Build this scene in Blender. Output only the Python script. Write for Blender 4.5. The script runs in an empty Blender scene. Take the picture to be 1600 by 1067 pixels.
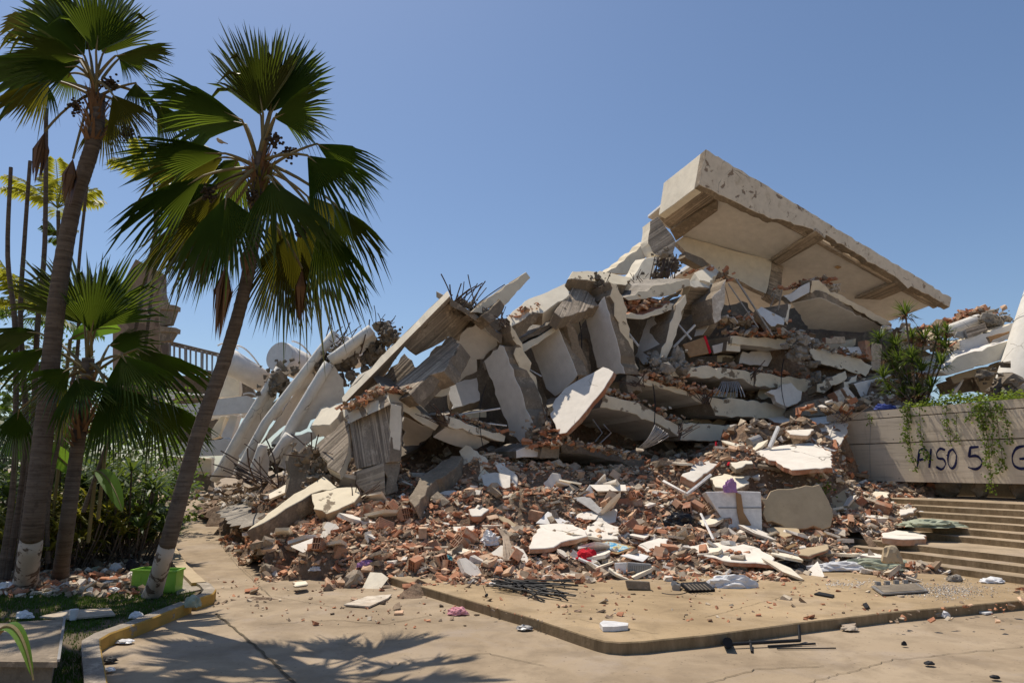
import bpy, bmesh, math, random
from mathutils import Vector, Matrix, noise
R = math.radians
rnd = random.Random(7)
SC = bpy.context.scene
COL = SC.collection
# ---------------------------------------------------------------- camera, sky, sun, exposure
TH = R(10.5); F = 1067.0; CX = 800.0; CY = 533.5; H = 1.9
cam = bpy.data.cameras.new('camera'); cam.sensor_width = 36; cam.lens = 36*F/1600; cam.clip_end = 3000; cam.clip_start = .05
co = bpy.data.objects.new('camera', cam); COL.objects.link(co); co.location = (0, 0, H); co.rotation_euler = (R(90)+TH, 0, 0)
SC.camera = co
SUN_EL = R(65.0); LH = Vector((.62, -.78)).normalized()      # horizontal travel of the light
world = bpy.data.worlds.new('World'); SC.world = world; world.use_nodes = True
wt = world.node_tree; bg = wt.nodes['Background']
sky = wt.nodes.new('ShaderNodeTexSky'); sky.sky_type = 'NISHITA'; sky.sun_disc = False
sky.sun_elevation = SUN_EL; sky.sun_rotation = math.atan2(-LH.x, -LH.y)
sky.air_density = 1.0; sky.dust_density = .75; sky.ozone_density = 4.2; sky.altitude = 0
wt.links.new(sky.outputs[0], bg.inputs[0]); bg.inputs[1].default_value = .11
sl = bpy.data.lights.new('sun', 'SUN'); sl.energy = 4.6; sl.angle = R(.53); sl.color = (1, .915, .79)
so = bpy.data.objects.new('sun', sl); COL.objects.link(so)
Ldir = Vector((LH.x*math.cos(SUN_EL), LH.y*math.cos(SUN_EL), -math.sin(SUN_EL)))
so.rotation_euler = Ldir.to_track_quat('-Z', 'Y').to_euler(); so.location = -Ldir*60
SC.view_settings.view_transform = 'Standard'; SC.view_settings.look = 'None'
SC.view_settings.exposure = 0; SC.view_settings.gamma = 1; SC.view_settings.use_curve_mapping = False
# ---------------------------------------------------------------- geometry helpers
V = Vector
U = V((-.412, .911, 0)); N = V((.911, .412, 0)); Z = V((0, 0, 1)); CAM = V((0, 0, H))
def ray(px, py):
    x = (px-CX)/F; v = (CY-py)/F
    return V((x, math.cos(TH)-v*math.sin(TH), math.sin(TH)+v*math.cos(TH)))
def W(px, py, d):
    r = ray(px, py); return CAM + r*(d/r.y)
def onp(px, py, P0, n):
    r = ray(px, py); return CAM + r*((P0-CAM).dot(n)/r.dot(n))
def ramp(y): return 0.0 if y < 14 else (y-14)*.055 if y < 34 else 1.1
def G(px, py, z=0.0):
    r = ray(px, py)
    if z is not None and r.z < 0:
        P = CAM + r*((z-H)/r.z)
        if P.y < 14 or z > .05: return P
    t = 5
    while t < 60:
        P = CAM + r*(t/r.y)
        if P.z <= ramp(P.y): return P
        t += .05
    return P
def prop(o, label=None, cat=None, group=None, kind=None):
    if label: o['label'] = label
    if cat: o['category'] = cat
    if group: o['group'] = group
    if kind: o['kind'] = kind
    return o
def empty(name, loc, label, cat, group=None):
    o = bpy.data.objects.new(name, None); COL.objects.link(o); o.location = loc; o.empty_display_size = .1
    return prop(o, label, cat, group)
class MB:
    def __init__(s): s.v = []; s.f = []; s.m = []
    def add(s, vs, fs, mi=0):
        b = len(s.v); s.v += [V(p) for p in vs]
        for f in fs: s.f.append([b+i for i in f]); s.m.append(mi)
    def quad(s, a, b, c, d, mi=0): s.add([a, b, c, d], [(0, 1, 2, 3)], mi)
    def box(s, c, sz, rot=None, mi=0, jit=0):
        c = V(c); hx, hy, hz = sz[0]/2, sz[1]/2, sz[2]/2
        vs = []
        for x, y, z in ((-hx,-hy,-hz),(hx,-hy,-hz),(hx,hy,-hz),(-hx,hy,-hz),(-hx,-hy,hz),(hx,-hy,hz),(hx,hy,hz),(-hx,hy,hz)):
            p = V((x, y, z))
            if jit: p += V((rnd.uniform(-jit, jit), rnd.uniform(-jit, jit), rnd.uniform(-jit, jit)))
            if rot is not None: p = rot @ p
            vs.append(c+p)
        s.add(vs, [(0,3,2,1),(4,5,6,7),(0,1,5,4),(1,2,6,5),(2,3,7,6),(3,0,4,7)], mi)
    def bar(s, a, b, w, h, mi=0):
        a = V(a); b = V(b); d = (b-a)
        q = d.to_track_quat('X', 'Z').to_matrix()
        s.box((a+b)/2, (d.length, w, h), q, mi)
    def tube(s, pts, rad, n=8, mi=0, cap=True):
        pts = [V(p) for p in pts]; b = len(s.v); k = len(pts)
        up = V((.123, .31, 1)).normalized()
        for i, p in enumerate(pts):
            t = (pts[min(i+1, k-1)]-pts[max(i-1, 0)]).normalized()
            x = t.cross(up)
            if x.length < .05: x = t.cross(V((1, 0, 0)))
            x.normalize(); y = t.cross(x)
            r = rad[i] if isinstance(rad, (list, tuple)) else rad
            for j in range(n):
                a = 2*math.pi*j/n
                s.v.append(p+(x*math.cos(a)+y*math.sin(a))*r)
        for i in range(k-1):
            for j in range(n):
                s.f.append([b+i*n+j, b+i*n+(j+1) % n, b+(i+1)*n+(j+1) % n, b+(i+1)*n+j]); s.m.append(mi)
        if cap:
            s.f.append([b+j for j in range(n)]); s.m.append(mi)
            s.f.append([b+(k-1)*n+j for j in reversed(range(n))]); s.m.append(mi)
    def build(s, name, mats, parent=None, M=None, smooth=False, recalc=True):
        if not isinstance(mats, (list, tuple)): mats = [mats]
        if M is None:
            if parent is None and s.v:
                lo = min(p.z for p in s.v); c = sum(s.v, V((0, 0, 0)))/len(s.v)
                M = Matrix.Translation((c.x, c.y, lo))
            else: M = Matrix.Identity(4)
        if parent is not None:
            M = parent.matrix_world_own @ M if hasattr(parent, 'matrix_world_own') else M
        inv = M.inverted()
        me = bpy.data.meshes.new(name)
        me.from_pydata([tuple(inv @ p) for p in s.v], [], s.f)
        for m in mats: me.materials.append(m)
        me.polygons.foreach_set('material_index', s.m)
        if smooth: me.polygons.foreach_set('use_smooth', [True]*len(s.f))
        me.update()
        if recalc:
            bm = bmesh.new(); bm.from_mesh(me); bmesh.ops.recalc_face_normals(bm, faces=bm.faces); bm.to_mesh(me); bm.free()
        o = bpy.data.objects.new(name, me); COL.objects.link(o)
        if parent is not None:
            o.parent = parent
            o.matrix_parent_inverse = Matrix.Identity(4)
            o.matrix_basis = pmat(parent).inverted() @ M
        else: o.matrix_basis = M
        return o
def pmat(o):
    m = o.matrix_basis.copy()
    return (pmat(o.parent) @ m) if o.parent else m
def copy_tree(o, parent=None):
    c = o.copy(); COL.objects.link(c); c.parent = parent
    for ch in [x for x in o.children]: copy_tree(ch, c)
    return c
# ---------------------------------------------------------------- materials
def col3(c): return (c[0], c[1], c[2], 1)
class NT:
    def __init__(s, name):
        s.m = bpy.data.materials.new(name); s.m.use_nodes = True; s.t = s.m.node_tree; s.b = s.t.nodes['Principled BSDF']
        s.b.inputs['Specular IOR Level'].default_value = .25
        s.tc = s.t.nodes.new('ShaderNodeTexCoord')
        s.oi = s.t.nodes.new('ShaderNodeObjectInfo')
    def n(s, t, **k):
        o = s.t.nodes.new(t)
        for a, b in k.items():
            if a in o.inputs: o.inputs[a].default_value = b
            else: setattr(o, a, b)
        return o
    def l(s, a, b): s.t.links.new(a, b)
    def coords(s, scale=(1, 1, 1), obj=True, offs=True):
        mp = s.n('ShaderNodeMapping'); mp.inputs['Scale'].default_value = scale
        s.l(s.tc.outputs['Object'], mp.inputs[0])
        if offs:
            mu = s.n('ShaderNodeVectorMath', operation='SCALE'); mu.inputs[0].default_value = (37, 91, 53); s.l(s.oi.outputs['Random'], mu.inputs['Scale'])
            s.l(mu.outputs[0], mp.inputs['Location'])
        return mp.outputs[0]
    def noise(s, vec, scale, detail=6, rough=.6, dist=0):
        o = s.n('ShaderNodeTexNoise'); o.inputs['Scale'].default_value = scale; o.inputs['Detail'].default_value = detail
        o.inputs['Roughness'].default_value = rough; o.inputs['Distortion'].default_value = dist; s.l(vec, o.inputs['Vector']); return o.outputs[0]
    def ramp(s, fac, stops, interp='LINEAR'):
        o = s.n('ShaderNodeValToRGB'); e = o.color_ramp.elements; o.color_ramp.interpolation = interp
        while len(e) < len(stops): e.new(.5)
        for i, (p, c) in enumerate(stops): e[i].position = p; e[i].color = col3(c) if hasattr(c, '__len__') else (c, c, c, 1)
        s.l(fac, o.inputs[0]); return o.outputs[0]
    def mix(s, fac, a, b, bt='MIX'):
        o = s.n('ShaderNodeMix', data_type='RGBA', blend_type=bt)
        for i, x in ((0, fac), (6, a), (7, b)):
            if isinstance(x, (int, float)): o.inputs[i].default_value = x
            elif isinstance(x, tuple): o.inputs[i].default_value = col3(x)
            else: s.l(x, o.inputs[i])
        return o.outputs[2]
    def bump(s, h, strength=.5, dist=.02, prev=None):
        o = s.n('ShaderNodeBump'); o.inputs['Strength'].default_value = strength; o.inputs['Distance'].default_value = dist
        s.l(h, o.inputs['Height'])
        if prev is not None: s.l(prev, o.inputs['Normal'])
        return o.outputs[0]
    def fin(s, c, rough=.9, bmp=None):
        if isinstance(c, tuple): s.b.inputs['Base Color'].default_value = col3(c)
        else: s.l(c, s.b.inputs['Base Color'])
        s.b.inputs['Roughness'].default_value = rough
        if bmp is not None: s.l(bmp, s.b.inputs['Normal'])
        return s.m
def m_plaster(name, base, under, amount=.42, dirt=.5, sc=1.3, streak=(1, 1, 1), crack=False):
    t = NT(name); v = t.coords()
    n1 = t.noise(v, sc, 8, .62, .4); n2 = t.noise(v, 14, 5, .7); n3 = t.noise(v, 3.3, 6, .6)
    bb = t.mix(t.ramp(n3, [(.3, 0), (.75, 1)]), base, tuple(c*.82 for c in base))
    dk = tuple(c*.6 for c in (base[0], base[1]*.93, base[2]*.82))
    bb = t.mix(t.ramp(t.noise(t.coords(streak), 2.2, 7, .7), [(.52, 0), (.75, dirt)]), bb, dk)
    if crack:
        vo = t.n('ShaderNodeTexVoronoi', feature='DISTANCE_TO_EDGE'); vo.inputs['Scale'].default_value = 1.1
        wv = t.n('ShaderNodeMix', data_type='VECTOR'); wv.inputs[0].default_value = .25; t.l(v, wv.inputs[4])
        no = t.n('ShaderNodeTexNoise'); no.inputs['Scale'].default_value = 2.5; t.l(v, no.inputs['Vector']); t.l(no.outputs[1], wv.inputs[5])
        t.l(wv.outputs[1], vo.inputs['Vector'])
        cm = t.mix(t.ramp(t.noise(v, .9, 2), [(.5, 0), (.6, 1)]), (0, 0, 0), t.ramp(vo.outputs[0], [(.0, 1), (.012, 0)]))
        bb = t.mix(cm, bb, (.12, .09, .06))
    un = t.mix(n2, tuple(c*.7 for c in under), tuple(c*1.25 for c in under))
    mask = t.ramp(n1, [(1-amount-.012, 0), (1-amount+.012, 1)])
    c = t.mix(mask, bb, un)
    c = t.mix(t.ramp(t.noise(v, 26, 4, .7), [(.64, 0), (.7, .5)]), c, dk)
    inv = t.ramp(mask, [(0, 1), (1, 0)])
    b = t.bump(inv, .6, .012); b = t.bump(n2, .35, .01, b)
    return t.fin(c, .9, b)
def m_concrete(name, base, board=0.0, bsc=9.0, var=.35):
    t = NT(name); v = t.coords()
    n1 = t.noise(v, 1.1, 8, .65); n2 = t.noise(v, 18, 6, .7); n4 = t.noise(v, 3.7, 8, .75)
    a = t.mix(t.ramp(n1, [(.3, 0), (.7, 1)]), tuple(c*(1-var) for c in base), tuple(c*(1+var*.8) for c in base))
    a = t.mix(t.ramp(n2, [(.35, .45), (.55, 0)]), a, tuple(c*.45 for c in base))
    a = t.mix(t.ramp(n4, [(.54, 0), (.62, .6)]), a, tuple(min(.8, c*1.75) for c in base))
    b = t.bump(n2, .6, .02)
    if board:
        st = t.noise(t.coords((.25, bsc, bsc)), 1.0, 3, .5)
        a = t.mix(t.ramp(st, [(.38, board), (.5, 0)]), a, tuple(c*.45 for c in base))
        a = t.mix(t.ramp(t.noise(t.coords((.3, bsc*.9, bsc*.9)), 1.3, 2, .5), [(.55, 0), (.62, board*.7)]), a, tuple(min(.8, c*1.7) for c in base))
        b = t.bump(st, 1.0, .03, b)
    return t.fin(a, .92, b)
def m_flat(name, c, rough=.6, var=.15, sc=8, metal=0):
    t = NT(name); n1 = t.noise(t.coords(), sc, 5, .6)
    m = t.fin(t.mix(t.ramp(n1, [(.3, 0), (.7, 1)]), tuple(x*(1-var) for x in c), tuple(min(1, x*(1+var)) for x in c)), rough, t.bump(n1, .25, .01))
    t.b.inputs['Metallic'].default_value = metal; return m
def m_rand(name, cols, rough=.9, sc=7, bmp=.5):
    t = NT(name); n1 = t.noise(t.coords(), sc, 6, .65); k = len(cols)
    c = t.ramp(t.oi.outputs['Random'], [(i/k, cc) for i, cc in enumerate(cols)], 'CONSTANT')
    c = t.mix(t.ramp(n1, [(.35, .55), (.6, 0)]), c, (.2, .14, .09))
    c = t.mix(t.ramp(t.noise(t.coords(), sc*.45, 4), [(.5, 0), (.68, .7)]), c, (.5, .4, .3))
    return t.fin(c, rough, t.bump(n1, bmp, .01))
def m_leaf(name, c, tr, mixf=.3, var=.3, yellow=None, sc=1.5, rough=.45):
    t = NT(name); v = t.coords(); n1 = t.noise(v, sc, 4, .6)
    cc = t.mix(t.ramp(n1, [(.3, 0), (.7, 1)]), tuple(x*(1-var) for x in c), tuple(x*(1+var) for x in c))
    if yellow: cc = t.mix(t.ramp(t.oi.outputs['Random'], [(.45, 0), (1, .75)]), cc, yellow)
    t.l(cc, t.b.inputs['Base Color']); t.b.inputs['Roughness'].default_value = rough
    ts = t.n('ShaderNodeBsdfTranslucent'); ts.inputs[0].default_value = col3(tr)
    ms = t.n('ShaderNodeMixShader'); ms.inputs[0].default_value = mixf
    t.l(t.b.outputs[0], ms.inputs[1]); t.l(ts.outputs[0], ms.inputs[2]); t.l(ms.outputs[0], t.t.nodes['Material Output'].inputs[0])
    return t.m
M = {}
M['cream'] = m_plaster('cream_plaster', (.82, .71, .52), (.24, .185, .125), .40, .4)
M['cream2'] = m_plaster('cream_plaster_sound', (.84, .75, .59), (.27, .215, .155), .24, .4)
M['white'] = m_plaster('white_plaster', (.82, .78, .72), (.28, .24, .19), .16, .25, 1.0)
M['ceil'] = m_plaster('ceiling_plaster', (.78, .74, .68), (.30, .25, .19), .27, .25, .8)
M['sheet'] = m_plaster('fallen_plaster', (.82, .75, .65), (.40, .33, .25), .22, .35, 1.8, crack=True)
M['col'] = m_plaster('painted_column', (.80, .76, .68), (.30, .26, .21), .2, .3, .9, crack=True)
M['roof'] = m_plaster('weathered_fascia', (.72, .62, .48), (.28, .21, .15), .40, .95, 2.6, (1.6, 1.1, 1), crack=True)
M['tan'] = m_plaster('tan_plaster', (.50, .39, .25), (.32, .25, .17), .3, .4, 1.1)
M['conc'] = m_concrete('bare_concrete', (.27, .215, .155))
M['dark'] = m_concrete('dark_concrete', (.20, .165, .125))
M['board'] = m_concrete('board_marked_concrete', (.37, .30, .225), .8, 13)
M['ribbed'] = m_concrete('ribbed_concrete', (.36, .30, .24), .95, 16)
M['grey'] = m_concrete('grey_rubble_concrete', (.30, .265, .22), 0, 9, .5)
M['brickf'] = m_rand('terracotta', [(.50, .23, .13), (.56, .31, .19), (.42, .17, .09), (.58, .40, .27), (.50, .26, .16), (.34, .15, .09)])
M['chip'] = m_rand('plaster_chip', [(.66, .58, .47), (.5, .42, .32), (.72, .66, .57), (.42, .34, .26), (.60, .50, .38)])
M['rock'] = m_rand('concrete_lump', [(.36, .29, .22), (.28, .23, .17), (.44, .36, .27)])
M['rebar'] = m_flat('rusty_rebar', (.09, .06, .045), .7)
M['black'] = m_flat('black_plastic', (.014, .014, .016), .6)
M['gloss'] = m_flat('black_bag_film', (.014, .014, .016), .3)
M['steel'] = m_flat('grey_steel', (.30, .29, .28), .45, .2, 8, .4)
M['whitep'] = m_flat('white_paint', (.75, .72, .68), .5)
M['wood'] = m_flat('raw_wood', (.42, .27, .13), .7, .3)
M['cardb'] = m_flat('cardboard', (.34, .2, .1), .9)
M['redcloth'] = m_flat('red_cloth', (.55, .015, .03), .9)
M['pink'] = m_flat('pink_cloth', (.65, .3, .33), .9)
M['mauve'] = m_flat('mauve_cloth', (.38, .2, .38), .9)
M['blue'] = m_flat('blue_tarpaulin', (.06, .09, .32), .6)
M['teal'] = m_flat('teal_plastic', (.03, .22, .26), .5)
M['lime'] = m_flat('lime_plastic', (.24, .45, .05), .4, .05)
M['plas'] = m_flat('thin_white_plastic', (.7, .69, .68), .35)
M['sheetg'] = m_flat('pale_green_sheet', (.34, .36, .26), .5, .25)
M['yellow'] = m_plaster('yellow_kerb_paint', (.46, .28, .07), (.3, .25, .18), .38, .7, 3)
M['kerb'] = m_concrete('kerb_concrete', (.34, .29, .23))
M['trunk'] = None
def mk_trunk():
    t = NT('palm_bark'); v = t.coords((1, 1, 16), offs=False)
    n1 = t.noise(v, 1.6, 6, .75); n2 = t.noise(t.coords(), 12, 4)
    c = t.mix(t.ramp(n1, [(.35, 0), (.65, 1)]), (.075, .056, .042), (.17, .135, .105))
    c = t.mix(t.ramp(n2, [(.55, 0), (.7, .6)]), c, (.06, .045, .035))
    return t.fin(c, .95, t.bump(n1, .8, .02))
M['trunk'] = mk_trunk()
M['wash'] = m_plaster('whitewashed_bark', (.55, .48, .40), (.15, .11, .08), .46, .8, 7, (1, 1, .4))
M['fan'] = m_leaf('fan_leaf', (.035, .07, .014), (.24, .33, .03), .30, .35, (.10, .085, .02))
M['fany'] = m_leaf('yellow_fan_leaf', (.11, .10, .02), (.35, .33, .03), .35, .3)
M['dead'] = m_leaf('dead_leaf', (.16, .085, .04), (.2, .1, .04), .15, .35)
M['pet'] = m_flat('leaf_stalk', (.17, .13, .05), .6)
M['fruit'] = m_flat('palm_fruit', (.05, .035, .02), .8)
M['areca'] = m_leaf('feather_leaf', (.14, .16, .02), (.5, .48, .04), .4, .3)
M['shrub'] = m_leaf('shrub_leaf', (.045, .085, .018), (.2, .32, .03), .3, .5, (.14, .14, .02))
M['croton'] = m_leaf('yellow_shrub_leaf', (.17, .16, .025), (.45, .42, .04), .3, .5, (.05, .09, .02))
M['banana'] = m_leaf('broad_leaf', (.07, .16, .02), (.3, .5, .04), .4, .3, None, 1)
M['strap'] = m_leaf('strap_leaf', (.05, .085, .02), (.22, .3, .04), .28, .4)
M['vine'] = m_leaf('vine_leaf', (.09, .14, .02), (.3, .4, .04), .3, .5)
M['ink'] = m_flat('blue_spray_paint', (.012, .014, .06), .6)
M['inkb'] = m_flat('black_spray_paint', (.012, .012, .012), .6)
# ground: worn tan concrete
def m_ground(name, a, b, spots=1.0):
    t = NT(name); v = t.coords(offs=False)
    n0 = t.noise(v, .35, 5, .6); n1 = t.noise(v, 1.6, 8, .65, .3); n2 = t.noise(v, 30, 5, .7); n3 = t.noise(v, 7, 8, .75)
    c = t.mix(t.ramp(n0, [(.38, 0), (.6, 1)]), tuple(x*.9 for x in a), b)
    c = t.mix(t.ramp(t.noise(v, .8, 7, .7, .8), [(.5, 0), (.68, .75)]), c, (b[0]*.86, b[1]*.9, b[2]*1.05))
    c = t.mix(t.ramp(n1, [(.35, .7), (.55, 0)]), c, tuple(x*.62 for x in a))
    vo = t.n('ShaderNodeTexVoronoi'); vo.inputs['Scale'].default_value = 9; t.l(v, vo.inputs['Vector'])
    c = t.mix(t.ramp(vo.outputs['Distance'], [(.06, .85), (.11, 0)]), c, tuple(x*.42 for x in a))
    c = t.mix(t.ramp(n3, [(.56, 0), (.66, .35*spots)]), c, tuple(x*.5 for x in a))
    c = t.mix(t.ramp(n2, [(.62, 0), (.7, .6*spots)]), c, tuple(x*.42 for x in a))
    c = t.mix(t.ramp(n2, [(.28, .35), (.34, 0)]), c, tuple(min(1, x*1.35) for x in b))
    vs = t.noise(t.coords((.25, 1.3, 1), offs=False), 2.2, 6, .6)
    c = t.mix(t.ramp(vs, [(.55, 0), (.7, .3)]), c, tuple(x*.7 for x in b))
    return t.fin(c, .93, t.bump(n3, .25, .01, t.bump(n2, .4, .006)))
M['ground'] = m_ground('worn_pavement', (.34, .255, .165), (.40, .31, .21))
M['plaza'] = m_ground('plaza_concrete', (.375, .27, .155), (.435, .32, .19))
M['stair'] = m_ground('stair_concrete', (.36, .275, .18), (.44, .34, .23))
M['soil'] = m_ground('dark_soil', (.10, .075, .045), (.15, .115, .07))
def m_kerbface():  # streaky stains, darkened overall for the shade on risers and kerb faces
    t = NT('stained_shaded_kerb'); v = t.coords(offs=False); n1 = t.noise(t.coords((3, 3, .8), offs=False), 2.0, 7, .7)
    c = t.mix(t.ramp(n1, [(.3, 0), (.7, 1)]), (.15, .105, .055), (.34, .25, .15))
    return t.fin(c, .95, t.bump(t.noise(v, 25, 4), .5, .01))
M['kface'] = m_kerbface()
# ================================================================ SETTING
def struct(mb, name, mats, **k): return prop(mb.build(name, mats, M=Matrix.Identity(4), **k), kind='structure')
mb = MB(); S_ = 1500
xs = [-S_, -200, -60, -30, -15, 0, 15, 30, 60, 200, S_]; ys = [-S_, -200, -60, -20, 0, 10, 20, 40, 80, 200, S_]
mb.add([(x, y, -.004) for y in ys for x in xs], [(j*11+i, j*11+i+1, (j+1)*11+i+1, (j+1)*11+i) for j in range(10) for i in range(10)])
struct(mb, 'ground', M['ground'])
# the ramped path: left edge follows the low yellow side wall
Ledge = [G(322, 925), G(290, 893), G(262, 846), G(236, 800), G(243, 774, None), G(262, 768, None)]
Ledge.append(Ledge[-1]+V((1, 8, .35)))
mb = MB(); k = len(Ledge)
top = []
for i in range(k-1):
    a, b = Ledge[i], Ledge[i+1]
    for s in range(6):
        p = a.lerp(b, s/6); top.append(V((p.x, p.y, ramp(p.y)+min(.004, -.012+.012*(p.y-Ledge[0].y)))))
top.append(V((Ledge[-1].x, Ledge[-1].y, ramp(Ledge[-1].y)+.004)))
vs = []; fs = []
for i, p in enumerate(top):
    vs += [V((p.x, p.y, -.2)), p, V((p.x+14, p.y, p.z))]
for i in range(len(top)-1):
    a = i*3; fs += [(a, a+1, a+4, a+3), (a+1, a+2, a+5, a+4)]
mb.add(vs, fs); struct(mb, 'path', M['ground'])
# kerb builder: outer polyline, width goes to the left of travel
def kerb(name, pts, w, h, m_face, m_top, label, base=None, side=1):
    mb = MB(); n = len(pts); inn = []
    for i, p in enumerate(pts):
        t = (pts[min(i+1, n-1)]-pts[max(i-1, 0)]); t.z = 0; t.normalize()
        inn.append(p+V((-t.y, t.x, 0))*w*side)
    for i in range(n-1):
        a, b, c, d = pts[i], pts[i+1], inn[i+1], inn[i]
        zz = V((0, 0, h)); bv = V((0, 0, .015)); off = (d-a).normalized()*.015; offb = (c-b).normalized()*.015
        mb.quad(a-V((0, 0, .3)), b-V((0, 0, .3)), b+zz-bv, a+zz-bv, 0)
        mb.quad(a+zz-bv, b+zz-bv, b+zz+offb, a+zz+off, 0)
        mb.quad(a+zz+off, b+zz+offb, c+zz, d+zz, 1)
        mb.quad(d+zz, c+zz, c-V((0, 0, .3)), d-V((0, 0, .3)), 1)
    mb.quad(pts[0], inn[0], inn[0]+V((0, 0, h)), pts[0]+V((0, 0, h-.015)), 0)
    mb.quad(pts[-1], inn[-1], inn[-1]+V((0, 0, h)), pts[-1]+V((0, 0, h-.015)), 0)
    o = mb.build(name, [m_face, m_top], M=Matrix.Identity(4))
    return prop(o, label, 'kerb')
def dens(pts, step=.25, jit=0.0):
    out = []
    for i in range(len(pts)-1):
        a, b = pts[i], pts[i+1]; n = max(1, int((b-a).length/step))
        for s in range(n):
            p = a.lerp(b, s/n)
            if jit and s: p += V((rnd.uniform(-jit, jit), rnd.uniform(-jit, jit), 0))
            out.append(p)
    out.append(pts[-1]); return out
lawnk = [G(175, 1150), G(162, 1067), G(155, 1020), G(170, 1010), G(222, 990), G(299, 957)]
kerb('kerb', dens(lawnk, .3, .006), .17, .14, M['yellow'], M['kerb'], 'yellow painted kerb bordering the shaded lawn at bottom left')
kerb('kerb', dens([G(306, 953), G(332, 944), G(337, 936), G(330, 928), G(318, 921)], .12, .004), .17, .15, M['yellow'], M['kerb'], 'short rounded yellow kerb end beside the leaning palm')
sidew = [p.copy() for p in Ledge[:5]]
for p in sidew: p.z = ramp(p.y)
kerb('kerb', dens(sidew, .4, .01), .22, .16, M['yellow'], M['tan'], 'long yellow edged low wall along the left of the path')
# plaza
plz = [(600, 898), (630, 907), (725, 935), (834, 966), (900, 988), (928, 997), (945, 1001), (970, 1003), (1006, 1001.5), (1037, 998), (1100, 992), (1244, 973), (1381, 957), (1600, 937), (1800, 919)]
pt = dens([G(x, y, .12) for x, y in plz], .3, .004)
mb = MB(); n = len(pt)
back = [V((p.x*1.0+2.5, p.y+14, .12)) for p in pt]
for i in range(n-1):
    a, b = pt[i], pt[i+1]; lo = V((0, 0, .14)); bv = V((0, 0, .012)); ob = V((0, .014, 0))
    mb.quad(a-lo, b-lo, b-bv, a-bv, 1); mb.quad(a-bv, b-bv, b+ob, a+ob, 1)
cen = V((6, 30, .12))
for i in range(n-1): mb.add([pt[i]+ob, pt[i+1]+ob, cen], [(0, 1, 2)], 0)
struct(mb, 'plaza', [M['plaza'], M['kface']])
# crack / joint lines in the pavement
def groove(pts, w, z=.004, name='pavement_joint'):
    mb = MB(); pts = dens(pts, .12, .012)
    for i in range(len(pts)-1):
        a, b = pts[i], pts[i+1]; t = (b-a).normalized(); s = V((-t.y, t.x, 0))*w*rnd.uniform(.35, .6); up = V((0, 0, z))
        mb.quad(a-s+up, b-s+up, b+s+up, a+s+up)
    return prop(mb.build(name, M['soil'], M=Matrix.Identity(4)), kind='structure')
groove([G(337, 958), G(400, 1010), G(470, 1075)], .03)
def crackline(px, w, name='pavement_crack'):
    P = dens([G(x, y, 0) for x, y in px], .07); P = [p+V((rnd.gauss(0, .012), rnd.gauss(0, .012), 0)) for p in P]; groove(P, w, .004, name)
crackline([(420, 975), (520, 968), (600, 975), (668, 962)], .010)
crackline([(560, 1067), (640, 1030), (760, 1020), (850, 1040)], .008)
crackline([(1105, 1067), (1180, 1045), (1290, 1040)], .008)
crackline([(1260, 1067), (1400, 1030), (1600, 1010)], .007)
crackline([(340, 845), (420, 930), (520, 948)], .008)
def pcrack(px, w):
    P = dens([G(x, y, .12)+Z_*.0 for x, y in px], .07); P = [p+V((rnd.gauss(0, .01), rnd.gauss(0, .01), 0)) for p in P]; groove(P, w, .004, 'plaza_joint')
Z_ = V((0, 0, 1))
pcrack([(905, 968), (1000, 985), (1030, 990)], .006); pcrack([(1100, 965), (1230, 930), (1400, 918)], .006); pcrack([(800, 935), (960, 925), (1150, 940)], .005)
# staircase
RS = .12
def off_at(py, z): return G(1600, py, z).dot(N) if True else 0
o0 = G(1600, 913, .12).dot(N); offs = [o0, o0+.31, o0+.62]; a = o0+.62+1.15
offs += [a+.30*i for i in range(6)]
mb = MB(); base = U*0
def su(o, t, z): return N*o + U*t + V((0, 0, z))
T0, T1 = -2.0, 13.5
z = .12; prev = None
for i, o in enumerate(offs):
    z2 = z+RS; nxt = offs[i+1] if i+1 < len(offs) else o+7.0
    seg = 34
    for s in range(seg):
        ta = T0+(T1-T0)*s/seg; tb = T0+(T1-T0)*(s+1)/seg
        w = lambda t, k: .008*noise.noise(V((t*1.7, k*3.1, 0)))+.005*noise.noise(V((t*9, k, 2)))
        mb.quad(su(o+w(ta, i), ta, z-.02), su(o+w(tb, i), tb, z-.02), su(o+w(tb, i), tb, z2-.012+w(tb, i+9)), su(o+w(ta, i), ta, z2-.012+w(ta, i+9)), 1)
        mb.quad(su(o+w(ta, i), ta, z2-.012+w(ta, i+9)), su(o+w(tb, i), tb, z2-.012+w(tb, i+9)), su(o+.02, tb, z2), su(o+.02, ta, z2), 0)
        mb.quad(su(o+.02, ta, z2), su(o+.02, tb, z2), su(nxt+.03, tb, z2), su(nxt+.03, ta, z2), 0)
    z = z2
prop(mb.build('staircase', [M['stair'], M['kface']], M=Matrix.Identity(4), recalc=False), 'wide concrete staircase of two short flights below the graffiti wall', 'staircase')
ZTOP = z
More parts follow.
